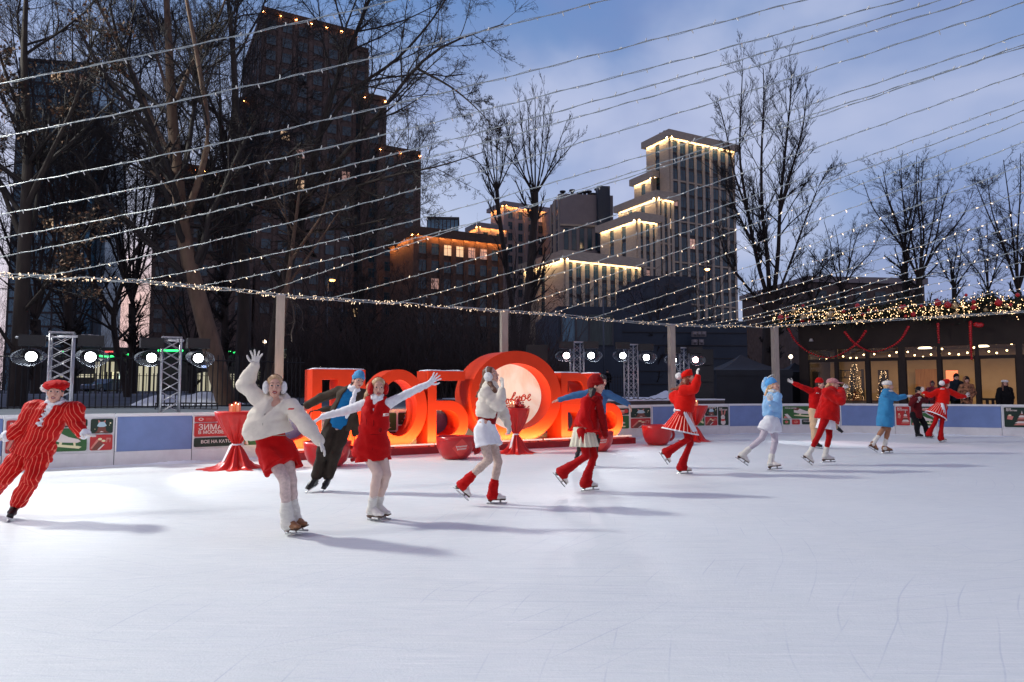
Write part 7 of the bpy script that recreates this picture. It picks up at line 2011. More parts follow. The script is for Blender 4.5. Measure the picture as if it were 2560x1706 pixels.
    def seam(s, name, m, st, path, r=.006, off=.004):
        mb = MB(); mb.tube([s.front(st, t, x, off) for t, x in path], r, 6); s.out(name, np.concatenate(mb.v), mb.f, [m])
    def weave_attr(s, V):
        J = s.J; best = np.full(len(V), 9.0); u = np.zeros(len(V))
        seg = [(s.sp(-.3), s.sp(1.0), .14)]
        for q in 'RL': seg += [(J['S' + q], J['E' + q], .06), (J['E' + q], J['W' + q], .05), (J['H' + q], J['K' + q], .085), (J['K' + q], J['A' + q], .07)]
        for a, b, r in seg:
            ab = b - a; t = np.clip((V - a) @ ab / (ab @ ab), 0, 1); d = np.linalg.norm(V - a - t[:, None] * ab, axis=1) - r
            e = nrm(np.cross(ab, s.fw)); m = d < best; best[m] = d[m]; u[m] = ((V - a) @ e)[m]
        return u + .004 * np.sin(V[:, 2] * 40)
    def legs_cover(s, name, m, hipw, r, f0=0.0, f1=2.0, noise=(.008, 20, 3), weave=False, hip=True, sides='RL', waist=.12):
        """trousers / shorts / tights: f runs 0 hip, 1 knee, 2 ankle; r = [(f, radius)...]"""
        J, z = s.J, s.size; B = SDF()
        if hip:
            B.ec(s.sp(waist), s.sp(-.02), hipw * .86 * z, hipw * .66 * z, hipw * z, hipw * .72 * z, s.XH, .04)
        def pt(q, f):
            return J['H' + q] + (J['K' + q] - J['H' + q]) * f if f <= 1 else J['K' + q] + (J['A' + q] - J['K' + q]) * (f - 1)
        for q in sides:
            for (fa, ra), (fb, rb) in zip(r[:-1], r[1:]): B.rc(pt(q, fa), pt(q, fb), ra * z, rb * z, .03)
        if r[-1][0] < 1.0:   # shorts: flat hem
            for q in sides:
                e = pt(q, r[-1][0]); ax = nrm(J['K' + q] - J['H' + q]); R = r[-1][1] * 1.35 * z
                B.ec(e + ax * .003, e + ax * .2, R, R, R, R, s.XH, .004, op='s', flat=True)
        V, Q, mi = B.mesh(s.h, noise)
        return s.out(name, V, Q, [m], mi, attrs={'weave': s.weave_attr(V)} if weave else None)
    def skirt(s, name, m, C0, C1, r0, r1, pleats=14, amp=.02, n=112, rows=14, flare=1.3, trim=None, X=None, stripes=None, dz=(0, 0), wave=.3, seed=0, tf=.03):
        """lofted skirt: C0 waist px, C1 hem px, r=(half width, half depth)"""
        a, b = s.w(*C0), s.w(*C1); z = s.size; ax = nrm(b - a); X = nrm(s.XH if X is None else X); X = nrm(X - ax * (X @ ax)); Y = np.cross(ax, X)
        r_ = random.Random(seed); ph = [r_.uniform(0, 6) for _ in range(4)]
        th = np.arange(n) * 2 * PI / n; rowsV = []; u = []
        pl = np.cos(th * pleats + ph[0] + .5 * np.sin(th * 2 + ph[1])) if pleats else np.zeros(n)
        if pleats > 8 and wave < .25: pl = np.sign(pl) * np.abs(pl) ** .6
        lo = np.sin(th * 3 + ph[2]) * wave + np.sin(th * 5 + ph[3]) * wave * .6
        for i in range(rows + 1):
            t = i / rows; q = t ** flare
            w = r0[0] + (r1[0] - r0[0]) * q; d = r0[1] + (r1[1] - r0[1]) * q; A = amp * t ** .8
            R = 1 + (pl + lo) * A / ((w + d) / 2)
            c = a + (b - a) * t
            rowsV.append(c + (np.cos(th) * w * R * z)[:, None] * X + (np.sin(th) * d * R * z)[:, None] * Y + ax * (lo * A * .6)[:, None]); u.append(th / (2 * PI) * (stripes or pleats or 1))
        # inner face
        V = np.array(rowsV); c_ = V.mean(1, keepdims=True); Vi = c_ + (V - c_) * (1 - .006 / max(r1[0], .05))
        Vall = np.concatenate([V, Vi[::-1]]); K = len(Vall); U = np.concatenate([np.array(u), np.array(u)])
        f = [[i * n + j, i * n + (j + 1) % n, (i + 1) * n + (j + 1) % n, (i + 1) * n + j] for i in range(K - 1) for j in range(n)]
        mi = [0] * len(f)
        mats = [m]
        if trim:
            mats.append(trim)
            for i in range(rows - max(1, round(rows * tf)), rows + 1 + max(1, round(rows * tf))):
                for j in range(n): mi[i * n + j] = 1
        return s.out(name, Vall.reshape(-1, 3), np.array(f), mats, mi, attrs={'weave': U.ravel()})
    def scarf(s, name, m, pts, r, noise=(.006, 40, 5), k=.02):
        B = SDF()
        P = [s.w(*p) for p in pts]; rr = r if isinstance(r, (list, tuple)) else [r] * len(P)
        for i in range(len(P) - 1): B.rc(P[i], P[i + 1], rr[i] * s.size, rr[i + 1] * s.size, k)
        V, Q, _ = B.mesh(s.h * .9, noise); return s.out(name, V, Q, [m])
    def collar(s, name, m, r=.075, h=.05, thick=.02, lean=0.0, noise=(.003, 40, 2), t=1.0):
        B = SDF(); c = s.J['N'] + s.up * .0; z = s.size; ax = nrm(s.J['H'] - s.hup * .09 - s.J['N'])
        n = 14
        for i in range(n):
            a0, a1 = 2 * PI * i / n, 2 * PI * (i + 1) / n
            f = lambda a: c + (s.X * math.cos(a) * r + s.fw * math.sin(a) * r) * z + ax * (h * .5 - lean * math.sin(a)) * z
            B.ec(f(a0), f(a1), thick * z, h * .5 * z, thick * z, h * .5 * z, nrm(s.X * math.cos(a0) + s.fw * math.sin(a0)), .01)
        V, Q, _ = B.mesh(s.h * .8, noise); return s.out(name, V, Q, [m])
    def hsdf(s, name, m, fn, noise=None, h=None):
        B = SDF(); M = s.frame(); z = s.size
        class L:
            el = staticmethod(lambda c, r, k=.015, op='u', R=None: B.el(s.hp(*c), ca(*r) * z, M if R is None else M @ R, k, op=op))
            rc = staticmethod(lambda a, b, ra, rb, k=.012, op='u': B.rc(s.hp(*a), s.hp(*b), ra * z, rb * z, k, op=op))
        fn(L); V, Q, _ = B.mesh(h or max(.005, s.h * .6), noise); return s.out(name, V, Q, [m])
    def hair(s, m, strands=(), bun=None, low=.0):
        def fn(L):
            L.el((0, -.018, .040), (.083, .098, .088))
            L.el((0, -.045, -.02), (.076, .062, .08), .02)
            L.el((0, .082, -.01), (.062, .078, .092), .012, 's')
            L.el((0, .115, .035), (.052, .06, .055), .012, 's')
            if bun: L.el(bun[:3], (bun[3],) * 3)
        s.hsdf('hair', m, fn, (.002, 90, 3))
        if strands:
            B = SDF()
            for st in strands:
                P = [s.w(*p[:3]) for p in st]; r = [p[3] for p in st]
                for i in range(len(P) - 1): B.rc(P[i], P[i + 1], r[i] * s.size, r[i + 1] * s.size, .015)
            V, Q, _ = B.mesh(max(.006, s.h * .7), (.005, 60, 4, (1, 1, .4))); s.out('hair', V, Q, [m])
    def earmuffs(s, m, band, r=.062):
        for q in (-1, 1):
            s.hsdf('ear_muff', m, lambda L: L.el((q * .088, -.004, -.012), (.036, r, r * 1.05)), (.003, 70, 6))
        mb = MB(); mb.tube([s.hp(math.cos(a) * .092, -.01, .0 + math.sin(a) * .128) for a in np.linspace(.05, PI - .05, 17)], .0075 * s.size, 8)
        V = np.concatenate(mb.v); s.out('band', V, mb.f, [band])
    def beret(s, m, tilt=(0, -.02), size=.125, pom=None, pr=.045, band=None, thick=.05):
        ang = tilt[0]
        R = np.array(Matrix.Rotation(ang, 3, 'Y')) @ np.array(Matrix.Rotation(tilt[1], 3, 'X'))
        def fn(L):
            L.el((0, -.015, .062), (.086, .100, .062))
            L.el((math.sin(ang) * .05, -.03, .085), (size * .92, size, thick), .03, R=R)
            L.el((0, .11, -.012), (.09, .08, .060), .01, 's')
        s.hsdf('beret', m, fn, (.004, 35, 8))
        if pom: s.hsdf('pompom', f_fur, lambda L: L.el(pom, (pr, pr, pr)), (.005, 70, 2))
    def beanie(s, m, h=.125, low=.012, slouch=0.0, fold=True):
        def fn(L):
            L.el((0, -.012 - slouch, .045), (.086, .104 + slouch, h))
            L.el((0, .075, -.065 + low), (.12, .14, .085), .006, 's'); L.el((0, -.02, -.115 + low), (.12, .14, .095), .008, 's')
            if fold:
                for i in range(16):
                    a, b = 2 * PI * i / 16, 2 * PI * (i + 1) / 16
                    g = lambda t: (math.cos(t) * .081, -.012 + math.sin(t) * .098, .036 + low - .012 * math.sin(t) * -1)
                    L.rc(g(a), g(b), .0125, .0125, .008)
        s.hsdf('beanie', m, fn, (.0025, 60, 3))
    def skate(s, q, m, sole=None, blade=True, warm=None, wr=(.05, .06, .075), wtop=.24, lift=0.0):
        J, z = s.J, s.size; A, T, K = J['A' + q], J['T' + q], J['K' + q]
        f0 = nrm(T - A); sh = nrm(K - A); e = nrm(sh - f0 * (sh @ f0)); c, sn = math.cos(.44), math.sin(.44)
        f = f0 * c + e * sn; u = e * c - f0 * sn; side = np.cross(f, u)
        p = lambda x, y: A + f * x * z + u * y * z
        B = SDF()
        B.rc(A + sh * .13 * z, A + sh * .03 * z, .049 * z, .043 * z, .02); B.rc(A, p(-.015, -.03), .043 * z, .040 * z, .02)
        B.rc(p(-.03, -.045), p(-.02, -.01), .036 * z, .036 * z, .02)
        B.ec(p(-.03, -.060), p(.085, -.058), .032 * z, .028 * z, .041 * z, .030 * z, side, .02)
        B.ec(p(.085, -.058), p(.165, -.066), .041 * z, .029 * z, .031 * z, .020 * z, side, .02)
        B.rc(A + f * .02 * z, p(.09, -.045), .042 * z, .032 * z, .025)
        V, Q, _ = B.mesh(s.h * .8)
        bo = s.out('skate', V, Q, [m])
        mb = MB(); M = np.stack([f, side, u], 1)
        mb.box(p(.06, -.091), ca(.235, .066, .012) * z, M); mb.box(p(-.03, -.103), ca(.055, .05, .02) * z, M)
        V = np.concatenate(mb.v); s.out('sole', V, mb.f, [sole or m_sole], par=bo)
        if blade:
            mb = MB()
            O = p(0, 0); prof = [(-.085, -.150), (.185, -.150), (.20, -.138), (.196, -.128), (.12, -.132), (.118, -.098), (.095, -.098), (.093, -.132), (-.015, -.132), (-.017, -.11), (-.045, -.11), (-.047, -.132), (-.085, -.134)]
            mb.prism([(x * z, y * z) for x, y in prof], O - side * .0025, f, u, side * .005)
            V = np.concatenate(mb.v); s.out('blade', V, mb.f, [m_blade], par=bo)
        if warm:
            B = SDF(); kk = A + sh * wtop * z
            B.rc(kk, A + sh * .10 * z, wr[0] * z, wr[1] * z, .02); B.rc(A + sh * .10 * z, p(.0, -.03), wr[1] * z, wr[2] * z, .02)
            B.rc(p(.0, -.03), p(.055, -.045), wr[2] * z, wr[2] * .72 * z, .02); B.rc(p(.0, -.03), p(-.04, -.05), wr[2] * z, wr[2] * .62 * z, .02)
            B.ec(p(-.2, -.125), p(.3, -.125), .2, .030, .2, .030, side, .005, op='s')
            V, Q, _ = B.mesh(s.h * .9, (.004, 40, 5, (1, 1, 2.2))); s.out('leg_warmer', V, Q, [warm])
    def badge(s, px, w, h, m, dz, n=None, tilt=0.0, name='emblem'):
        """small flat emblem sewn on the cloth in front of pixel px"""
        c = s.w(px[0], px[1], dz); n = nrm(n if n is not None else -c + ca(0, 0, CAMZ)); X = nrm(np.cross(n, UZ)) * -1; Y = np.cross(n, X) * -1
        if Y[2] < 0: Y = -Y
        ct, st_ = math.cos(tilt), math.sin(tilt); X, Y = X * ct + Y * st_, Y * ct - X * st_
        return c, X, Y, n
    def snap(s, q=None):
        """put the lowest point on the ice"""
        lo = 9
        for o in s.built:
            co = np.zeros(len(o.data.vertices) * 3, np.float32); o.data.vertices.foreach_get('co', co)
            zz = co[2::3].min() + parent_world(o)[2]; lo = min(lo, zz)
        if s.lift: s.root.location.z -= lo
        return s
# ================================================================== the cast
CA = (0, 850, 3.135); CB = (500, 840, 2.8); CC = (740, 880, 3.4075); CD = (1080, 880, 3.734)
CE = (1360, 900, 4.354); CF = (1600, 900, 4.9); CG = (1940, 900, 5.2267); CH_ = (2140, 900, 5.602)
CAM_ = lambda x: nrm(ca(x, -1, 0))

def woman_white():
    p = Person('woman in a cropped white puffer jacket and red shorts waving with one arm', CB, dict(
        H=(524, 358, -.02), N=(540, 470), CH=(412, 625), SR=(430, 462, .02), ER=(312, 345, .05), WR=(386, 210, 0), FR=(397, 120, -.03),
        SL=(645, 500, -.03), EL=(735, 622, -.12), WL=(838, 742, -.20), FL=(893, 850, -.22),
        HR=(470, 800, .02), HL=(590, 800, .06), KR=(592, 1010, -.14), AR=(610, 1296, -.02), TR=(700, 1352, -.12), KL=(640, 1020, .0), AL=(655, 1275, .10), TL=(736, 1325, .02)),
        face=(.33, -.93, .02), foot=(650, 1395), up=(.02, 0, 1))
    p.hand = {'R': dict(n=(.2, -1, 0), curl=.05, spread=.55, r=1.12, thumb=-1, thumb_out=1.2), 'L': dict(n=(-.6, -.3, -.6), curl=.2, spread=.28, r=1.12, thumb_out=.6)}
    p.body(f_lace, f_white, lips=m_lip, open_mouth=True)
    p.hair(m_blond, bun=(0, -.11, .06, .045)); p.earmuffs(f_fur, m_brown, .066)
    def ex(B):
        c = p.J['N']; n = 16
        for i in range(n):
            a0, a1 = PI / 2 + .55 + (2 * PI - 1.1) * i / n, PI / 2 + .55 + (2 * PI - 1.1) * (i + 1) / n
            fo = lambda a: c + p.X * math.cos(a) * .10 + p.fw * (math.sin(a) * .09 + .01) + p.up * (.035 - .05 * math.sin(a))
            B.rc(fo(a0), fo(a1), .038, .038, .008)
        B.ec(p.sp(1.10) + p.fw * .11, p.sp(.80) + p.fw * .19, .062, .075, .010, .05, p.X, .012, op='s')
    st = [(.29, .262, .165), (.35, .256, .165), (.52, .226, .155), (.72, .200, .145), (.90, .160, .118), (1.0, .10, .09)]
    p.top('jacket', f_ivory, st, (.088, .084, .076, .050), (.0055, 24, 4), extra=ex, endW=.98, k=.035, sk=.007, quilt=(.007, .15))
    m_seam = mat('seam_grey', RGB(150, 138, 124), .7, var=0)
    p.seam('zip', m_seam, st, [(t, .0) for t in np.linspace(.33, .78, 9)], .007, .000); p.seam('hem_seam', m_seam, st, [(.345, x) for x in np.linspace(-.23, .23, 13)], .005, -.004)
    for sg in (-1, 1): p.seam('pocket', m_seam, st, [(.46, sg * .09), (.54, sg * .15)], .008, -.003)
    p.top('undershirt', f_dred, [(.5, .10, .10), (.80, .09, .095), (.86, .08, .085)], None, (.002, 20, 3))
    p.legs_cover('shorts', f_red, .178, [(0, .118), (.35, .132), (.60, .150)], noise=(.010, 17, 6), waist=.34)
    for q in 'RL': p.skate(q, m_btb, warm=f_knitw, wr=(.056, .066, .074), wtop=.19)
    c, X, Y, n = p.badge((636, 516), 0, 0, m_tr, -.215)
    mb = MB(); mb.prism([(-.032, -.008), (.024, -.008), (.034, .004), (.034, .010), (-.022, .010)], c, X, Y, n * .003); p.out('emblem', np.concatenate(mb.v), mb.f, [m_pr])
    pass
    p.snap()

def man_stripes():
    p = Person('man in a red pinstriped suit and red beret leaning at the left edge', CA, dict(
        H=(432, 440, -.05), N=(428, 535), SR=(268, 572, .0), ER=(180, 700, -.06), WR=(72, 775, -.12), FR=(-25, 815, -.14),
        SL=(560, 580, .05), EL=(600, 690, .05), WL=(645, 762, -.02), FL=(722, 778, -.05),
        HR=(215, 880, .0), HL=(322, 890, .03), KR=(45, 1085, -.06), AR=(-130, 1290, .25), TR=(-210, 1330, .2), KL=(252, 1105, -.08), AL=(118, 1335, .0), TL=(88, 1395, -.13)),
        face=(.42, -.88, .05), foot=(80, 1408), up=(.12, 0, 1), size=1.04)
    p.hand = {'R': dict(n=(0, 0, -1), curl=.15), 'L': dict(n=(0, 0, -1), curl=.05, spread=.2)}
    p.body(f_red, f_white, lips=m_lip2, open_mouth=True)
    p.hair(m_dark); p.beret(f_red, tilt=(-.12, -.18), size=.145, pom=(-.115, -.09, .045), pr=.05, thick=.058)
    def ex(B):
        for q in 'RL':
            B.el(p.J['S' + q] + (p.J['E' + q] - p.J['S' + q]) * .18 + p.up * .03, (.125, .115, .115), k=.04)
        for sgn in (-1, 1):   # lapels
            B.ec(p.sp(.98) + p.X * sgn * .075 + p.fw * .09, p.sp(.50) + p.X * sgn * .02 + p.fw * .165, .045, .016, .02, .014, p.X, .015)
        B.ec(p.sp(.99) + p.fw * .13, p.sp(.50) + p.fw * .19, .05, .05, .008, .03, p.X, .01, op='s')
    p.top('jacket', f_stripe, [(-.13, .225, .180), (.05, .205, .16), (.28, .165, .135), (.55, .18, .145), (.80, .185, .14), (.94, .13, .10), (1.0, .07, .07)], (.10, .088, .078, .062), (.010, 17, 9), weave=True, extra=ex, endW=.93)
    p.legs_cover('trousers', f_stripe, .165, [(0, .112), (.5, .105), (1, .092), (1.5, .090), (1.84, .086)], noise=(.011, 16, 12), weave=True)
    B = SDF(); B.ec(p.sp(.96) + p.fw * .075, p.sp(.52) + p.fw * .125, .058, .035, .016, .03, p.X, .02)
    for i in range(9):
        B.el(p.sp(.95 - i * .048) + p.fw * (.105 + .006 * i) + p.X * (.022 * (-1) ** i), (.022, .02, .016), k=.01)
    V, Q, _ = B.mesh(.007, (.004, 50, 3)); p.out('shirt', V, Q, [f_pure])
    p.collar('collar', f_pure, .066, .075, .016, lean=.03, noise=(.007, 55, 4))
    for q in 'RL':
        B = SDF(); a = p.J['W' + q]; d = nrm(p.J['F' + q] - a); B.rc(a - d * .045, a + d * .03, .045, .062, .02)
        V, Q, _ = B.mesh(.008, (.008, 60, 7)); p.out('cuff', V, Q, [f_pure])
    mb = MB(); [mb.ball(p.sp(t) + p.fw * (.15 if t > .8 else .16) + p.X * .0, .007, 6) for t in (.88, .82)]; p.out('buttons', np.concatenate(mb.v), mb.f, [f_black])
    for q in 'RL': p.skate(q, m_btk, sole=m_btk)
    p.snap()

def woman_vest():
    p = Person('woman in a red quilted vest, red ear muffs and white sleeves, arms spread wide', CC, dict(
        H=(700, 308, -.03), N=(690, 415), SR=(588, 446, .03), ER=(408, 508, .03), WR=(232, 552, 0), FR=(135, 607, -.03),
        SL=(790, 442, .0), EL=(962, 352, .05), WL=(1130, 272, .08), FL=(1240, 172, .08),
        HR=(585, 800, .0), HL=(708, 800, .03), KR=(695, 1035, -.16), AR=(640, 1330, -.02), TR=(735, 1395, -.10), KL=(768, 1045, -.06), AL=(695, 1310, .10), TL=(788, 1378, .03)),
        face=(.30, -.95, -.02), foot=(690, 1437), up=(.03, 0, 1))
    p.hand = {'R': dict(n=(0, -.3, -1), curl=.12, spread=.2, thumb_out=.4), 'L': dict(n=(0, -1, 0), curl=.06, spread=.42, thumb_out=1.0, thumb=1)}
    p.body(f_nude, f_pure, arm_m=f_pure, lips=m_lip2)
    p.hair(m_blond, strands=[[(640, 300, -.0, .05), (618, 370, .02, .045), (592, 405, .04, .03), (572, 420, .05, .012)]]); p.earmuffs(f_furr, f_furr, .072)
    p.top('sweater', f_pure, [(.3, .12, .10), (.7, .13, .105), (.93, .10, .085), (1.0, .06, .06)], (.062, .047, .043, .036), (.0035, 32, 3), endW=1.0)
    p.collar('roll_collar', f_pure, .054, .085, .014, noise=(.003, 50, 4))
    def ex(B):
        for sgn in (-1, 1):
            B.ec(p.sp(1.06) + p.X * sgn * .07 + p.fw * .02, p.sp(.76) + p.X * sgn * .03 + p.fw * .12, .05, .025, .03, .02, p.X, .02)
        B.ec(p.sp(1.02) + p.fw * .12, p.sp(.75) + p.fw * .165, .05, .05, .015, .04, p.X, .012, op='s')
        for q in 'RL':   # arm holes
            a = p.J['S' + q]; o = nrm(p.J['E' + q] - a); B.el(a + o * .075, (.07, .075, .085), k=.01, op='s')
    st = [(-.25, .205, .165), (-.10, .215, .18), (.14, .185, .155), (.27, .152, .13), (.42, .162, .14), (.70, .165, .135), (.92, .150, .105), (1.0, .085, .075)]
    p.seam('placket', f_dred, st, [(t, .012) for t in np.linspace(-.2, .66, 12)], .006, -.002); p.seam('belt', f_dred, st, [(.27, x) for x in np.linspace(-.14, .14, 11)], .012, .0)
    for sg in (-1, 1): p.seam('pocket', f_dred, st, [(.10, sg * .07), (.10, sg * .15)], .007, -.002); p.seam('seam', f_dred, st, [(t, sg * .075) for t in np.linspace(.30, .75, 6)], .004, -.002)
    p.top('vest', f_red, st, None, (.009, 17, 21), extra=ex)
    p.skirt('skirt', f_red, (648, 800), (655, 925), (.17, .14), (.198, .165), 5, .016, seed=2)
    c, X, Y, n = p.badge((765, 537), 0, 0, None, -.16, tilt=.12)
    mb = MB(); mb.prism([(-.036, -.016), (.03, -.016), (.034, -.002), (.036, .014), (-.026, .016), (-.03, .004)], c, X, Y, n * .004); p.out('emblem', np.concatenate(mb.v), mb.f, [m_pw])
    mb = MB(); mb.box(c + n * .005 + Y * .005, (.046, .002, .005)); mb.box(c + n * .005 - Y * .005, (.04, .002, .005)); p.out('lettering', np.concatenate(mb.v), mb.f, [m_pr])
    mb = MB(); mb.ball(p.w(718, 668, -.155), (.020, .012, .030), 10); p.out('bow', np.concatenate(mb.v), mb.f, [f_dred])
    for q in 'RL': p.skate(q, m_btw, warm=f_knitw, wr=(.046, .048, .052), wtop=.16)
    p.snap()

def man_brown():
    p = Person('man in a brown jacket, blue jumper and blue knit hat leaning to the right', CC, dict(
        H=(528, 262, -.04), N=(478, 345), CH=(425, 470), SR=(362, 352, .05), ER=(222, 402, .1), WR=(92, 472, .1), FR=(35, 500, .1),
        SL=(560, 375, .08), EL=(600, 500, .1), WL=(630, 590, .05), FL=(650, 650, .0),
        HR=(305, 650, .0), HL=(400, 655, .04), KR=(228, 872, -.08), AR=(163, 1095, -.02), TR=(112, 1155, -.12), KL=(330, 885, -.05), AL=(272, 1095, .03), TL=(240, 1160, -.10)),
        face=(.62, -.76, -.06), foot=(170, 1190), up=(.32, 0, 1), size=1.04)
    p.hand = {'R': dict(n=(0, 0, -1), curl=.3), 'L': dict(curl=.3)}
    p.body(f_pant, m_skin, lips=m_lip2)
    p.hair(m_dark); p.beanie(f_hatb, .122, .020)
    p.top('jumper', f_blue, [(-.02, .165, .125), (.2, .165, .128), (.5, .155, .125), (.8, .155, .12), (.95, .10, .085), (1.0, .06, .06)], None, (.005, 22, 5))
    p.collar('roll_collar', f_pure, .060, .095, .017, noise=(.004, 40, 4))
    def ex(B):
        B.ec(p.sp(-.3) + p.fw * .17 + p.X * .01, p.sp(.97) + p.fw * .15, .165, .15, .085, .12, p.X, .01, op='s')
        a = p.sp(.45) - p.X * .12
        B.ec(a, p.w(125, 520, .0), .05, .03, .05, .012, p.up, .02)
        B.ec(p.sp(.35) + p.X * .16, p.w(492, 735, .02), .06, .03, .075, .014, p.X, .02)
        for sgn in (-1, 1): B.ec(p.sp(.97) + p.X * sgn * .07 + p.fw * .06, p.sp(.62) + p.X * sgn * .12 + p.fw * .12, .04, .016, .028, .014, p.X, .012)
    p.top('jacket', f_brown, [(-.14, .205, .145), (.1, .195, .15), (.5, .18, .148), (.8, .185, .14), (.95, .125, .10), (1.0, .07, .07)], (.082, .070, .062, .055), (.008, 17, 31), extra=ex, endW=.96)
    p.scarf('scarf', f_pure, [(508, 345, -.12), (482, 430, -.15), (452, 520, -.16), (430, 570, -.15)], [.026, .034, .036, .02])
    p.legs_cover('trousers', f_pant, .158, [(0, .112), (.5, .108), (1, .088), (1.5, .082), (1.86, .080)], noise=(.009, 17, 7))
    for q in 'RL': p.skate(q, m_btk, sole=m_btk)
    p.snap()

def woman_puffer():
    p = Person('woman in an ivory puffer jacket and white shorts, hand at her chin', CD, dict(
        H=(550, 242, .0), N=(548, 335), SR=(500, 400, -.14), ER=(622, 530, -.20), WR=(655, 375, -.16), FR=(652, 230, -.15),
        SL=(585, 392, .14), EL=(655, 570, .20), WL=(706, 698, .14), FL=(728, 812, .12),
        HR=(468, 765, -.09), HL=(530, 765, .09), KR=(528, 1028, -.13), AR=(300, 1245, -.06), TR=(352, 1362, -.06), KL=(618, 1050, .03), AL=(563, 1335, .08), TL=(690, 1394, .06)),
        face=(.86, -.42, .28), foot=(600, 1430), up=(-.28, 0, 1))
    p.hand = {'R': dict(n=(-.5, -.2, .3), curl=.10, spread=.5, thumb=1, thumb_out=1.1), 'L': dict(n=(-.7, -.6, 0), curl=.5, spread=.2)}
    p.body(f_fish, f_white, lips=m_lip, open_mouth=True)
    p.hair(m_brown, strands=[[(500, 270, .05, .05), (480, 340, .08, .045), (450, 395, .10, .03), (415, 440, .11, .012)], [(540, 320, -.08, .04), (578, 380, -.15, .035), (600, 440, -.18, .022), (606, 468, -.18, .01)], [(470, 350, .06, .02), (425, 400, .06, .012), (402, 405, .06, .006)]])
    p.earmuffs(f_fur, f_fur, .064)
    p.top('sweater', f_dred, [(.17, .135, .120), (.4, .135, .125), (.85, .11, .10), (1.0, .07, .07)], None, (.004, 24, 5))
    p.collar('roll_collar', f_dred, .060, .05, .016)
    def ex(B): B.ec(p.sp(.28) + p.fw * .17, p.sp(.85) + p.fw * .13, .05, .08, .03, .06, p.X, .01, op='s')
    p.top('jacket', f_ivory, [(.31, .165, .125), (.36, .18, .142), (.52, .185, .150), (.74, .175, .14), (.93, .13, .11), (1.0, .09, .09)], (.083, .080, .070, .052), (.006, 18, 8), quilt=(.013, .085), extra=ex, k=.03, endW=.97)
    p.legs_cover('shorts', f_pure, .168, [(0, .108), (.25, .120), (.50, .138)], noise=(.007, 18, 3), waist=.20)
    for q in 'RL':
        p.skate(q, m_btw, warm=f_red, wr=(.056, .064, .068), wtop=.16)
        B = SDF(); a = p.J['W' + q]; d = nrm(p.J['F' + q] - a); B.rc(a - d * .02, a - d * .005, .040, .039, .01); V, Q, _ = B.mesh(.008); p.out('cuff', V, Q, [f_dred])
    p.snap()

def girl_beanie():
    p = Person('girl in a red beanie and scarf with cream pleated skirt and red leggings', CE, dict(
        H=(580, 335, .0), N=(548, 440), SR=(462, 508, -.15), ER=(436, 690, -.20), WR=(512, 815, -.22), FR=(598, 822, -.24),
        SL=(572, 500, .14), EL=(570, 690, .14), WL=(585, 790, .02), FL=(612, 842, -.02),
        HR=(415, 830, -.09), HL=(470, 825, .09), KR=(462, 1092, -.12), AR=(215, 1255, -.06), TR=(240, 1352, -.05), KL=(548, 1085, .05), AL=(452, 1362, .08), TL=(572, 1408, .06)),
        face=(.90, -.42, -.06), foot=(480, 1440), up=(.10, 0, 1))
    p.hand = {'R': dict(n=(0, -.3, -1), curl=.35, r=1.1), 'L': dict(n=(0, 0, -1), curl=.4)}
    p.body(f_tred, f_red, lips=m_lip2, open_mouth=True)
    p.hair(m_dark, strands=[[(520, 360, .02, .05), (512, 430, -.04, .05), (508, 480, -.10, .03)], [(540, 380, -.08, .04), (520, 450, -.13, .035), (512, 488, -.14, .012)]])
    p.beanie(f_dred, .150, .018, slouch=.022)
    p.top('jacket', f_red, [(.11, .17, .150), (.18, .19, .178), (.42, .185, .158), (.7, .175, .14), (.92, .13, .115), (1.0, .09, .09)], (.085, .082, .072, .055), (.007, 20, 14), k=.04, endW=.98)
    p.scarf('scarf', f_dred, [(500, 440, -.03), (545, 470, -.13), (600, 465, -.02), (585, 430, .10), (520, 425, .08), (500, 440, -.03)], .052)
    p.scarf('scarf', f_dred, [(585, 470, -.10), (605, 560, -.16), (632, 680, -.17), (655, 790, -.16), (672, 872, -.15)], [.048, .055, .058, .052, .04])
    p.skirt('skirt', f_cream, (432, 772), (440, 985), (.155, .155), (.205, .205), 16, .020, seed=4)
    for q in 'RL': p.skate(q, m_btw, warm=f_tred, wr=(.055, .070, .088), wtop=.26)
    c = p.w(566, 570, -.165); mb = MB(); mb.tube([c + ca(-.015, 0, -.02), c + ca(-.002, -.004, .022), c + ca(.012, -.002, .0), c + ca(.022, 0, -.018)], .0045, 5); p.out('emblem', np.concatenate(mb.v), mb.f, [m_pw])
    p.snap()

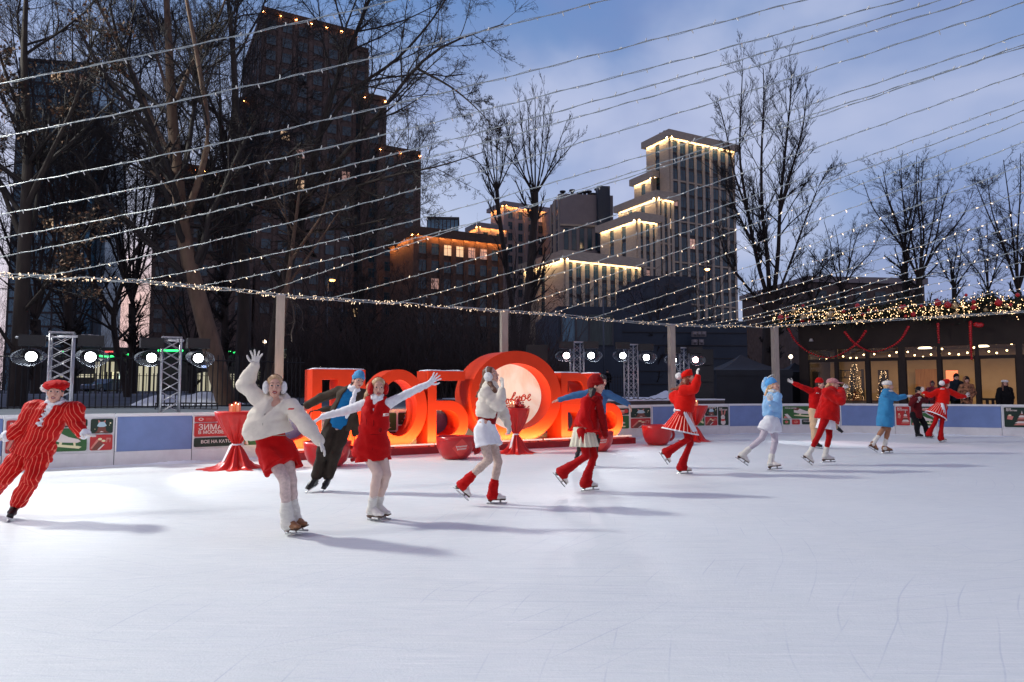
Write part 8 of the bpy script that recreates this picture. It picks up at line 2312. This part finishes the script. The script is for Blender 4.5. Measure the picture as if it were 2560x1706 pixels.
def man_steel():
    p = Person('man in a steel blue jumper, arms spread, behind the red beanie girl', CE, dict(
        H=(632, 262, -.02), N=(600, 350), SR=(492, 385, .0), ER=(325, 415, .0), WR=(170, 462, .0), FR=(98, 474, .0),
        SL=(692, 395, .0), EL=(812, 455, .0), WL=(918, 508, .0), FL=(945, 552, -.02),
        HR=(520, 650, .0), HL=(612, 650, .0), KR=(440, 850, -.05), AR=(385, 1000, .22), TR=(362, 1060, .2), KL=(560, 890, -.04), AL=(535, 1105, .0), TL=(545, 1150, -.12)),
        face=(.5, -.84, -.02), foot=(540, 1172), size=1.03, up=(.05, 0, 1))
    p.hand = {'R': dict(n=(0, 0, -1), curl=.35), 'L': dict(n=(-.8, 0, -.5), curl=.3)}
    p.body(f_pant, m_skin, lips=m_lip2)
    p.hsdf('hair', m_dark, lambda L: (L.el((0, -.018, .045), (.092, .108, .094)), L.el((0, -.045, -.01), (.086, .07, .085), .02), L.el((0, .085, -.03), (.06, .075, .078), .012, 's')), (.011, 48, 3))
    p.top('jumper', f_den, [(-.05, .165, .125), (.2, .165, .125), (.7, .17, .125), (.93, .12, .09), (1.0, .07, .07)], (.075, .062, .056, .046), (.006, 22, 5))
    p.legs_cover('trousers', f_pant, .155, [(0, .11), (1, .085), (1.86, .076)], noise=(.008, 18, 4))
    for q in 'RL': p.skate(q, m_btk, sole=m_btk)
    p.snap()

def apron(p, pts, m, wide, n, lace=True):
    """cloth strip hanging over the skirt; pts: (x,y,dz) centre line"""
    P = catmull([p.w(*q) for q in pts], 6); V = []; f = []; K = len(P)
    for i, c in enumerate(P):
        w = wide * (.55 + .45 * min(1, i / K * 2.0)); X = nrm(p.wide_axis)
        for j in range(9):
            a = (j / 8 - .5) * 2; V.append(c + X * a * w + n * (-.03 * a * a + .006 * math.sin(j * 2.2)) * 1.0)
    for o in (0, 1):
        pass
    V = np.array(V); Vb = V - n * .006; N_ = len(V)
    for i in range(K - 1):
        for j in range(8):
            a = i * 9 + j; f.append([a, a + 1, a + 10, a + 9]); f.append([N_ + a, N_ + a + 9, N_ + a + 10, N_ + a + 1])
    return p.out('apron', np.concatenate([V, Vb]), f, [m])

def girl_pompom():
    p = Person('girl in a wide striped skirt and white apron, one mittened hand raised', CF, dict(
        H=(596, 262, .0), N=(562, 352), SR=(530, 412, -.15), ER=(668, 395, -.26), WR=(708, 248, -.22), FR=(698, 140, -.20),
        SL=(540, 410, .14), EL=(415, 490, .16), WL=(432, 545, .05), FL=(440, 590, .0),
        HR=(520, 710, -.09), HL=(560, 710, .09), KR=(592, 1012, -.12), AR=(345, 1160, -.06), TR=(362, 1262, -.05), KL=(618, 1060, .04), AL=(508, 1332, .08), TL=(618, 1380, .06)),
        face=(.93, -.36, .10), foot=(540, 1404), up=(-.05, 0, 1))
    p.hand = {'R': dict(n=(.6, 0, 0), curl=.35, spread=.0, r=1.35, thumb=1, thumb_out=1.3), 'L': dict(curl=.4, r=1.2)}
    p.body(f_tred, f_white, lips=m_lip2, eyes='closed')
    p.hair(m_auburn, strands=[[(560, 290, -.05, .055), (520, 350, -.06, .05), (470, 385, -.04, .035), (400, 400, .0, .02), (365, 395, .02, .008)], [(590, 290, -.08, .03), (570, 330, -.10, .03), (530, 370, -.1, .02)]])
    p.beret(f_red2, tilt=(.0, .55), size=.118, pom=(0, -.165, .055), pr=.066, thick=.062)
    p.top('jacket', f_red2, [(.10, .14, .128), (.18, .175, .168), (.45, .19, .182), (.72, .175, .16), (.92, .13, .12), (1.0, .085, .085)], (.092, .088, .078, .058), (.007, 18, 15), quilt=(.006, .10), k=.045, endW=.98)
    p.collar('collar', f_white, .066, .035, .014)
    p.skirt('skirt', f_pleat, (540, 655), (492, 920), (.125, .125), (.365, .33), 26, .012, flare=1.15, trim=f_pure, stripes=26, wave=.12, rows=16, seed=3, tf=.05)
    p.wide_axis = ca(.55, .80, 0)
    apron(p, [(565, 668, -.13), (600, 740, -.19), (648, 830, -.25), (695, 915, -.30)], f_pure, .105, nrm(ca(.75, -.6, .3)))
    mb = MB(); mb.tube([p.w(430, 650, -.02), p.w(480, 655, -.12), p.w(560, 668, -.14), p.w(620, 682, -.02)], .014, 8); mb.ball(p.w(432, 655, .0), (.035, .03, .045), 8); p.out('apron_ties', np.concatenate(mb.v), mb.f, [f_pure])
    for q in 'RL': p.skate(q, m_btw, warm=f_tred, wr=(.055, .070, .086), wtop=.28)
    p.snap()

def girl_paleblue():
    p = Person('girl in a pale blue jumper, sky blue hat and white shorts', CF, dict(
        H=(1634, 362, .0), N=(1628, 445), SR=(1578, 465, .06), ER=(1545, 370, .20), WR=(1545, 282, .12), FR=(1632, 212, .04),
        SL=(1692, 490, -.10), EL=(1668, 630, -.22), WL=(1592, 562, -.26), FL=(1580, 470, -.27),
        HR=(1590, 782, -.08), HL=(1632, 782, .09), KR=(1492, 1005, -.10), AR=(1268, 1190, -.05), TR=(1332, 1296, -.05), KL=(1655, 1045, .02), AL=(1600, 1290, .06), TL=(1686, 1320, -.02)),
        face=(.74, -.58, .30), foot=(1620, 1358), up=(.16, 0, 1))
    p.hand = {'R': dict(n=(0, 0, -1), curl=.05, spread=.02), 'L': dict(n=(0, .8, 0), curl=.2, spread=.3)}
    p.body(f_grey, f_white, lips=m_lip2)
    p.hair(m_blond, strands=[[(1560, 400, .0, .03), (1545, 460, .0, .03), (1530, 520, -.0, .012)], [(1690, 420, .02, .03), (1715, 480, .02, .03), (1738, 540, .02, .012)]])
    p.beret(f_sky, tilt=(.0, .35), size=.108, thick=.085)
    p.collar('roll_collar', f_knitw, .085, .06, .035, noise=(.005, 40, 3))
    p.top('jumper', f_lblue, [(.12, .15, .12), (.2, .178, .145), (.5, .175, .145), (.8, .165, .13), (.94, .12, .10), (1.0, .08, .08)], (.082, .078, .068, .05), (.010, 16, 18), endW=.97)
    p.legs_cover('shorts', f_pure, .165, [(0, .115), (.3, .135), (.58, .150)], noise=(.006, 18, 3), waist=.16)
    for q in 'RL': p.skate(q, m_btw, warm=f_knitw, wr=(.050, .053, .054), wtop=.15)
    p.snap()

def girl_fuzzy():
    p = Person('girl in a big fuzzy red jacket, pink tweed cap, white skirt and red tights', CG, dict(
        H=(752, 368, .0), N=(722, 440), SR=(668, 470, -.15), ER=(838, 575, -.22), WR=(850, 470, -.12), FR=(852, 430, -.05),
        SL=(748, 462, .15), EL=(840, 540, .20), WL=(850, 470, .12), FL=(858, 430, .12),
        HR=(640, 835, -.09), HL=(688, 835, .09), KR=(562, 1030, -.12), AR=(432, 1275, -.05), TR=(478, 1362, -.05), KL=(698, 1050, .02), AL=(642, 1290, .06), TL=(752, 1336, .04)),
        face=(.90, -.40, .0), foot=(680, 1376), up=(.03, 0, 1))
    p.hand = {'R': dict(curl=.4), 'L': dict(curl=.4)}
    p.body(f_tred, f_furjr, lips=m_lip2, hands=False)
    p.hair(m_blond, strands=[[(690, 370, -.02, .04), (660, 410, -.02, .03)]])
    p.hsdf('cap', f_pink, lambda L: (L.el((0, -.02, .06), (.095, .115, .075)), L.el((0, .12, .03), (.085, .085, .014), .02), L.el((0, .08, -.04), (.09, .09, .055), .01, 's')), (.003, 60, 2))
    p.top('jacket', f_furjr, [(.02, .20, .225), (.10, .205, .225), (.35, .20, .20), (.7, .185, .17), (.92, .14, .13), (1.0, .10, .10)], (.105, .105, .098, .08), (.009, 30, 16), k=.05)
    p.skirt('skirt', f_pure, (665, 800), (650, 950), (.155, .155), (.185, .185), 9, .014, seed=6)
    for q in 'RL': p.skate(q, m_btw, warm=f_knitw, wr=(.048, .050, .052), wtop=.16)
    p.snap()

def man_hoodie():
    p = Person('man in a red hooded jumper and beige trousers with both arms flung out', CG, dict(
        H=(575, 345, .0), N=(530, 420), SR=(462, 435, -.02), ER=(335, 378, -.04), WR=(222, 325, -.04), FR=(148, 282, -.05),
        SL=(640, 440, .08), EL=(765, 420, .12), WL=(875, 398, .12), FL=(962, 352, .12),
        HR=(485, 690, -.02), HL=(565, 690, .06), KR=(500, 910, -.08), AR=(508, 1100, .0), TR=(570, 1135, -.06), KL=(650, 840, .02), AL=(785, 905, .12), TL=(852, 958, .08)),
        face=(.75, -.6, -.1), foot=(530, 1160), size=1.02, up=(.1, 0, 1))
    p.hand = {'R': dict(n=(0, -1, .2), curl=.03, spread=.1), 'L': dict(n=(0, -1, .2), curl=.05, spread=.2)}
    p.body(f_beige, f_white, lips=m_lip2)
    p.hair(m_dark); p.beret(f_red, tilt=(.0, .7), size=.10, thick=.09)
    p.top('jumper', f_red, [(.05, .165, .13), (.14, .19, .15), (.5, .185, .145), (.8, .18, .13), (.94, .12, .10), (1.0, .09, .09)], (.085, .070, .058, .042), (.007, 18, 18), endW=.98)
    p.collar('hood', f_red, .085, .06, .03, noise=(.005, 30, 3))
    p.legs_cover('trousers', f_beige, .155, [(0, .115), (1, .092), (1.86, .085)], noise=(.008, 17, 4))
    for q in 'RL': p.skate(q, m_btk, sole=m_btk)
    c = p.w(542, 460, -.16); mb = MB(); mb.tube([c + ca(-.04, 0, -.012), c + ca(-.012, 0, .02), c + ca(.012, 0, -.008), c + ca(.04, 0, .0)], .008, 5); p.out('emblem', np.concatenate(mb.v), mb.f, [m_pw])
    p.snap()

def woman_coat():
    p = Person('woman in a knee length blue coat and white beret with tan tights, reaching forward', CH_, dict(
        H=(455, 395, .0), N=(430, 462), SR=(425, 500, -.15), ER=(565, 560, -.16), WR=(690, 530, -.12), FR=(792, 508, -.10),
        SL=(470, 490, .14), EL=(590, 555, .16), WL=(690, 540, .12), FL=(780, 522, .10),
        HR=(392, 735, -.06), HL=(440, 735, .06), KR=(400, 965, .02), AR=(242, 1185, -.04), TR=(288, 1255, -.04), KL=(455, 985, .03), AL=(395, 1242, .06), TL=(484, 1274, .04)),
        face=(.93, -.3, .04), foot=(420, 1316), up=(.02, 0, 1))
    p.hand = {'R': dict(n=(0, 0, -1), curl=.05, spread=.05), 'L': dict(n=(0, 0, -1), curl=.05)}
    p.body(f_tan, f_white, lips=m_lip2)
    p.hair(m_blond); p.beret(f_white, tilt=(.0, .1), size=.112, thick=.06)
    p.top('coat', f_coat, [(-.80, .205, .175), (-.5, .205, .18), (-.1, .20, .175), (.2, .17, .15), (.6, .165, .15), (.92, .125, .11), (1.0, .08, .08)], (.080, .072, .060, .050), (.008, 16, 20), endW=.97)
    p.collar('collar', f_knitw, .085, .05, .034, noise=(.006, 40, 3))
    for q in 'RL': p.skate(q, m_btb, warm=f_knitw, wr=(.046, .050, .050), wtop=.22)
    p.snap()

def man_maroon():
    p = Person('skater in a maroon velvet jacket, black trousers and black hat, leaning by the boards', CH_, dict(
        H=(880, 458, .0), N=(862, 520), SR=(802, 552, -.1), ER=(770, 650, -.18), WR=(850, 575, -.22), FR=(905, 545, -.22),
        SL=(905, 550, .1), EL=(985, 600, .05), WL=(900, 585, -.12), FL=(850, 560, -.2),
        HR=(805, 790, -.06), HL=(880, 790, .06), KR=(858, 930, -.1), AR=(860, 1052, .0), TR=(935, 1082, -.04), KL=(965, 925, -.02), AL=(998, 1055, .05), TL=(1065, 1090, .0)),
        face=(.75, -.6, -.3), foot=(900, 1100), size=.92, up=(.1, -.1, 1))
    p.hand = {'R': dict(curl=.3), 'L': dict(curl=.3)}
    p.body(f_black, f_white, lips=m_lip2)
    p.hair(m_dark); p.hsdf('hat', f_black, lambda L: (L.el((0, -.01, .085), (.085, .10, .07)), L.el((0, 0, .045), (.145, .155, .016), .02)))
    p.top('jacket', f_maroon, [(-.18, .20, .18), (.05, .20, .175), (.3, .175, .15), (.7, .175, .145), (.93, .12, .10), (1.0, .08, .08)], (.085, .075, .065, .052), (.008, 17, 21))
    p.scarf('jabot', f_white, [(835, 560, -.16), (848, 590, -.2), (870, 620, -.22)], [.03, .04, .02])
    p.legs_cover('trousers', f_black, .155, [(0, .11), (1, .09), (1.86, .082)], noise=(.008, 17, 4))
    for q in 'RL': p.skate(q, m_btk, sole=m_btk)
    p.snap()

def girl_back():
    p = Person('girl seen from behind in red jacket and striped skirt, arms out', CH_, dict(
        H=(1266, 370, .0), N=(1228, 440), SL=(1150, 468, .02), EL=(1035, 520, .02), WL=(948, 480, .0), FL=(930, 405, .0),
        SR=(1312, 468, .02), ER=(1430, 528, .04), WR=(1530, 540, .04), FR=(1578, 488, .04),
        HL=(1165, 690, .0), HR=(1238, 690, .0), KL=(1110, 895, .05), AL=(1022, 1050, .0), TL=(1078, 1085, .04), KR=(1205, 900, .05), AR=(1185, 1108, .0), TR=(1262, 1138, .05)),
        face=(.92, .25, .0), foot=(1200, 1160), up=(.08, 0, 1))
    p.hand = {'R': dict(n=(0, -1, 0), curl=.05, spread=.2), 'L': dict(n=(0, -1, 0), curl=.05, spread=.2)}
    p.body(f_tred, f_white, lips=m_lip2)
    p.hair(m_auburn); p.beret(f_red, tilt=(.0, .45), size=.118, pom=(0, -.16, .04), pr=.075, thick=.062)
    p.top('jacket', f_red2, [(.22, .145, .13), (.30, .172, .15), (.55, .18, .15), (.8, .175, .14), (.94, .12, .10), (1.0, .08, .08)], (.088, .082, .070, .052), (.007, 18, 15), endW=.97)
    p.skirt('skirt', f_pleat, (1212, 620), (1118, 815), (.12, .11), (.31, .27), 24, .012, flare=1.1, trim=f_pure, stripes=24, wave=.2, seed=5, tf=.07, X=(1, .1, 0))
    p.wide_axis = ca(1, .2, 0)
    apron(p, [(1215, 625, -.13), (1228, 680, -.17), (1238, 750, -.20), (1240, 815, -.21)], f_pure, .075, ca(.1, -1, .2))
    for q in 'RL': p.skate(q, m_btw, warm=f_tred, wr=(.052, .066, .080), wtop=.26)
    c = p.w(1208, 432, -.135); mb = MB(); mb.box(c + UZ * .012 + ca(.012, 0, 0), (.11, .004, .014)); mb.box(c - UZ * .010, (.14, .004, .012)); p.out('emblem', np.concatenate(mb.v), mb.f, [m_pw])
    p.snap()

def bystander(label, crop, hx, hy, d, top_m, hat, hat_m, face, lean=0.0, arms='down', size=1.0, zfoot=None, hair=None, legs=f_black):
    """a standing person given by the place of the head; feet stay on the ground behind the boards"""
    x0, y0, sc = crop; q = F / d * sc
    J = dict(H=(hx, hy), N=(hx - lean * q, hy + .15 * q), SR=(hx - .17 * q, hy + .21 * q), SL=(hx + .17 * q, hy + .21 * q, .03),
             HR=(hx - .09 * q, hy + .70 * q), HL=(hx + .09 * q, hy + .70 * q, .02), KR=(hx - .10 * q, hy + 1.10 * q, -.02), KL=(hx + .10 * q, hy + 1.10 * q), AR=(hx - .10 * q, hy + 1.48 * q), AL=(hx + .11 * q, hy + 1.48 * q), TR=(hx - .12 * q, hy + 1.54 * q, -.15), TL=(hx + .13 * q, hy + 1.54 * q, -.15))
    if arms == 'rest': J.update(ER=(hx - .25 * q, hy + .46 * q, -.02), WR=(hx - .14 * q, hy + .62 * q, -.18), FR=(hx - .06 * q, hy + .62 * q, -.24), EL=(hx + .26 * q, hy + .46 * q, -.02), WL=(hx + .15 * q, hy + .62 * q, -.18), FL=(hx + .07 * q, hy + .62 * q, -.24))
    else: J.update(ER=(hx - .24 * q, hy + .47 * q), WR=(hx - .24 * q, hy + .72 * q, -.05), FR=(hx - .23 * q, hy + .88 * q, -.07), EL=(hx + .24 * q, hy + .47 * q), WL=(hx + .24 * q, hy + .72 * q, -.05), FL=(hx + .23 * q, hy + .88 * q, -.07))
    p = Person(label, crop, J, face, (hx, hy + 1.56 * q), d0=d, group='people watching behind the boards', lift=False, size=size)
    p.body(legs, f_black, lips=m_lip2)
    if hair: p.hair(hair, strands=[[(hx - .07 * q, hy, -.0, .04), (hx - .08 * q, hy + .14 * q, -.05, .04), (hx - .07 * q, hy + .24 * q, -.1, .02)], [(hx + .07 * q, hy, -.0, .04), (hx + .08 * q, hy + .14 * q, -.05, .04), (hx + .07 * q, hy + .24 * q, -.1, .02)]])
    else: p.hair(m_dark)
    if hat == 'beanie': p.beanie(hat_m, .12, .02)
    if hat == 'fur': p.hsdf('fur_hat', hat_m, lambda L: L.el((0, -.01, .085), (.108, .12, .052)), (.006, 50, 2))
    if hat == 'hood': p.beanie(f_black, .12, .02); p.hsdf('hood', hat_m, lambda L: (L.el((0, -.03, .02), (.115, .12, .145)), L.el((0, .08, .0), (.085, .10, .105), .012, 's')), (.005, 30, 2))
    p.top('coat', top_m, [(-.25, .20, .16), (.1, .20, .165), (.5, .205, .165), (.85, .18, .14), (.96, .12, .11), (1.0, .10, .10)], (.095, .088, .075, .058), (.007, 17, int(hx)))
    p.legs_cover('trousers', legs, .15, [(0, .10), (1, .08), (1.9, .07)], noise=(.006, 17, 4))
    for k in 'RL': p.skate(k, m_btk, sole=m_btk, blade=False)
    return p

woman_white(); man_stripes(); woman_vest(); man_brown(); woman_puffer(); girl_beanie(); man_steel(); girl_pompom(); girl_paleblue(); girl_fuzzy(); man_hoodie(); woman_coat(); man_maroon(); girl_back()
bystander('man in a black knit cap and dark parka standing before the cafe window', CH_, 1405, 250, 24.9, f_navy, 'beanie', f_black, CAM_(-.1), size=1.03)
bystander('woman in a patterned hooded jacket watching over the boards', CH_, 1548, 290, 24.5, f_camo, 'hood', f_camo, CAM_(-.2), arms='rest', size=.98)
bystander('woman in a white fur hat and black coat behind the boards', CH_, 2085, 335, 24.2, f_black, 'fur', f_fur, CAM_(-.4), hair=m_brown, size=1.0)
late_people()
FILL_MAST_P = 3200.0
MAST_P = 25000.0
# ================================================================== key light and added fill mast
# floodlight mast left of the picture: every skater's shadow points away from it
mast = thing('light_mast', 'tall floodlight mast left of the picture, beyond the boards', 'light mast', (-22.1, 15.6, 0))
mb = MB(); mb.tube([(-22.1, 15.6, 0), (-22.1, 15.6, 18.9)], [.14, .08], 12); mb.build('pole', m_steel, mast)
mb = MB(); mb.box((-21.95, 15.5, 18.85), (.5, .35, .18)); mb.build('lamp_head', m_black, mast)
spot('mast_beam', (-21.8, 15.2, 18.7), (2.0, 8.6, 0), MAST_P, (0.98, 1.0, 0.93), 70, .30, 1.0)

mast = thing('light_mast', 'added fill light mast, unseen, left of the picture, nearer to the camera', 'light mast', (-16.2, 4.2, 0))  # unseen mast added for softer frontal fill on the skaters
mb = MB(); mb.tube([(-16.2, 4.2, 0), (-16.2, 4.2, 10.2)], [.14, .08], 12); mb.build('pole', m_steel, mast)
mb = MB(); mb.box((-16.05, 4.2, 10.15), (.5, .35, .18)); mb.build('lamp_head', m_black, mast)
spot('mast_beam', (-15.8, 4.2, 10.0), (2.5, 10.5, 0), FILL_MAST_P, (1.0, 0.97, 0.92), 72, .4, 1.2)
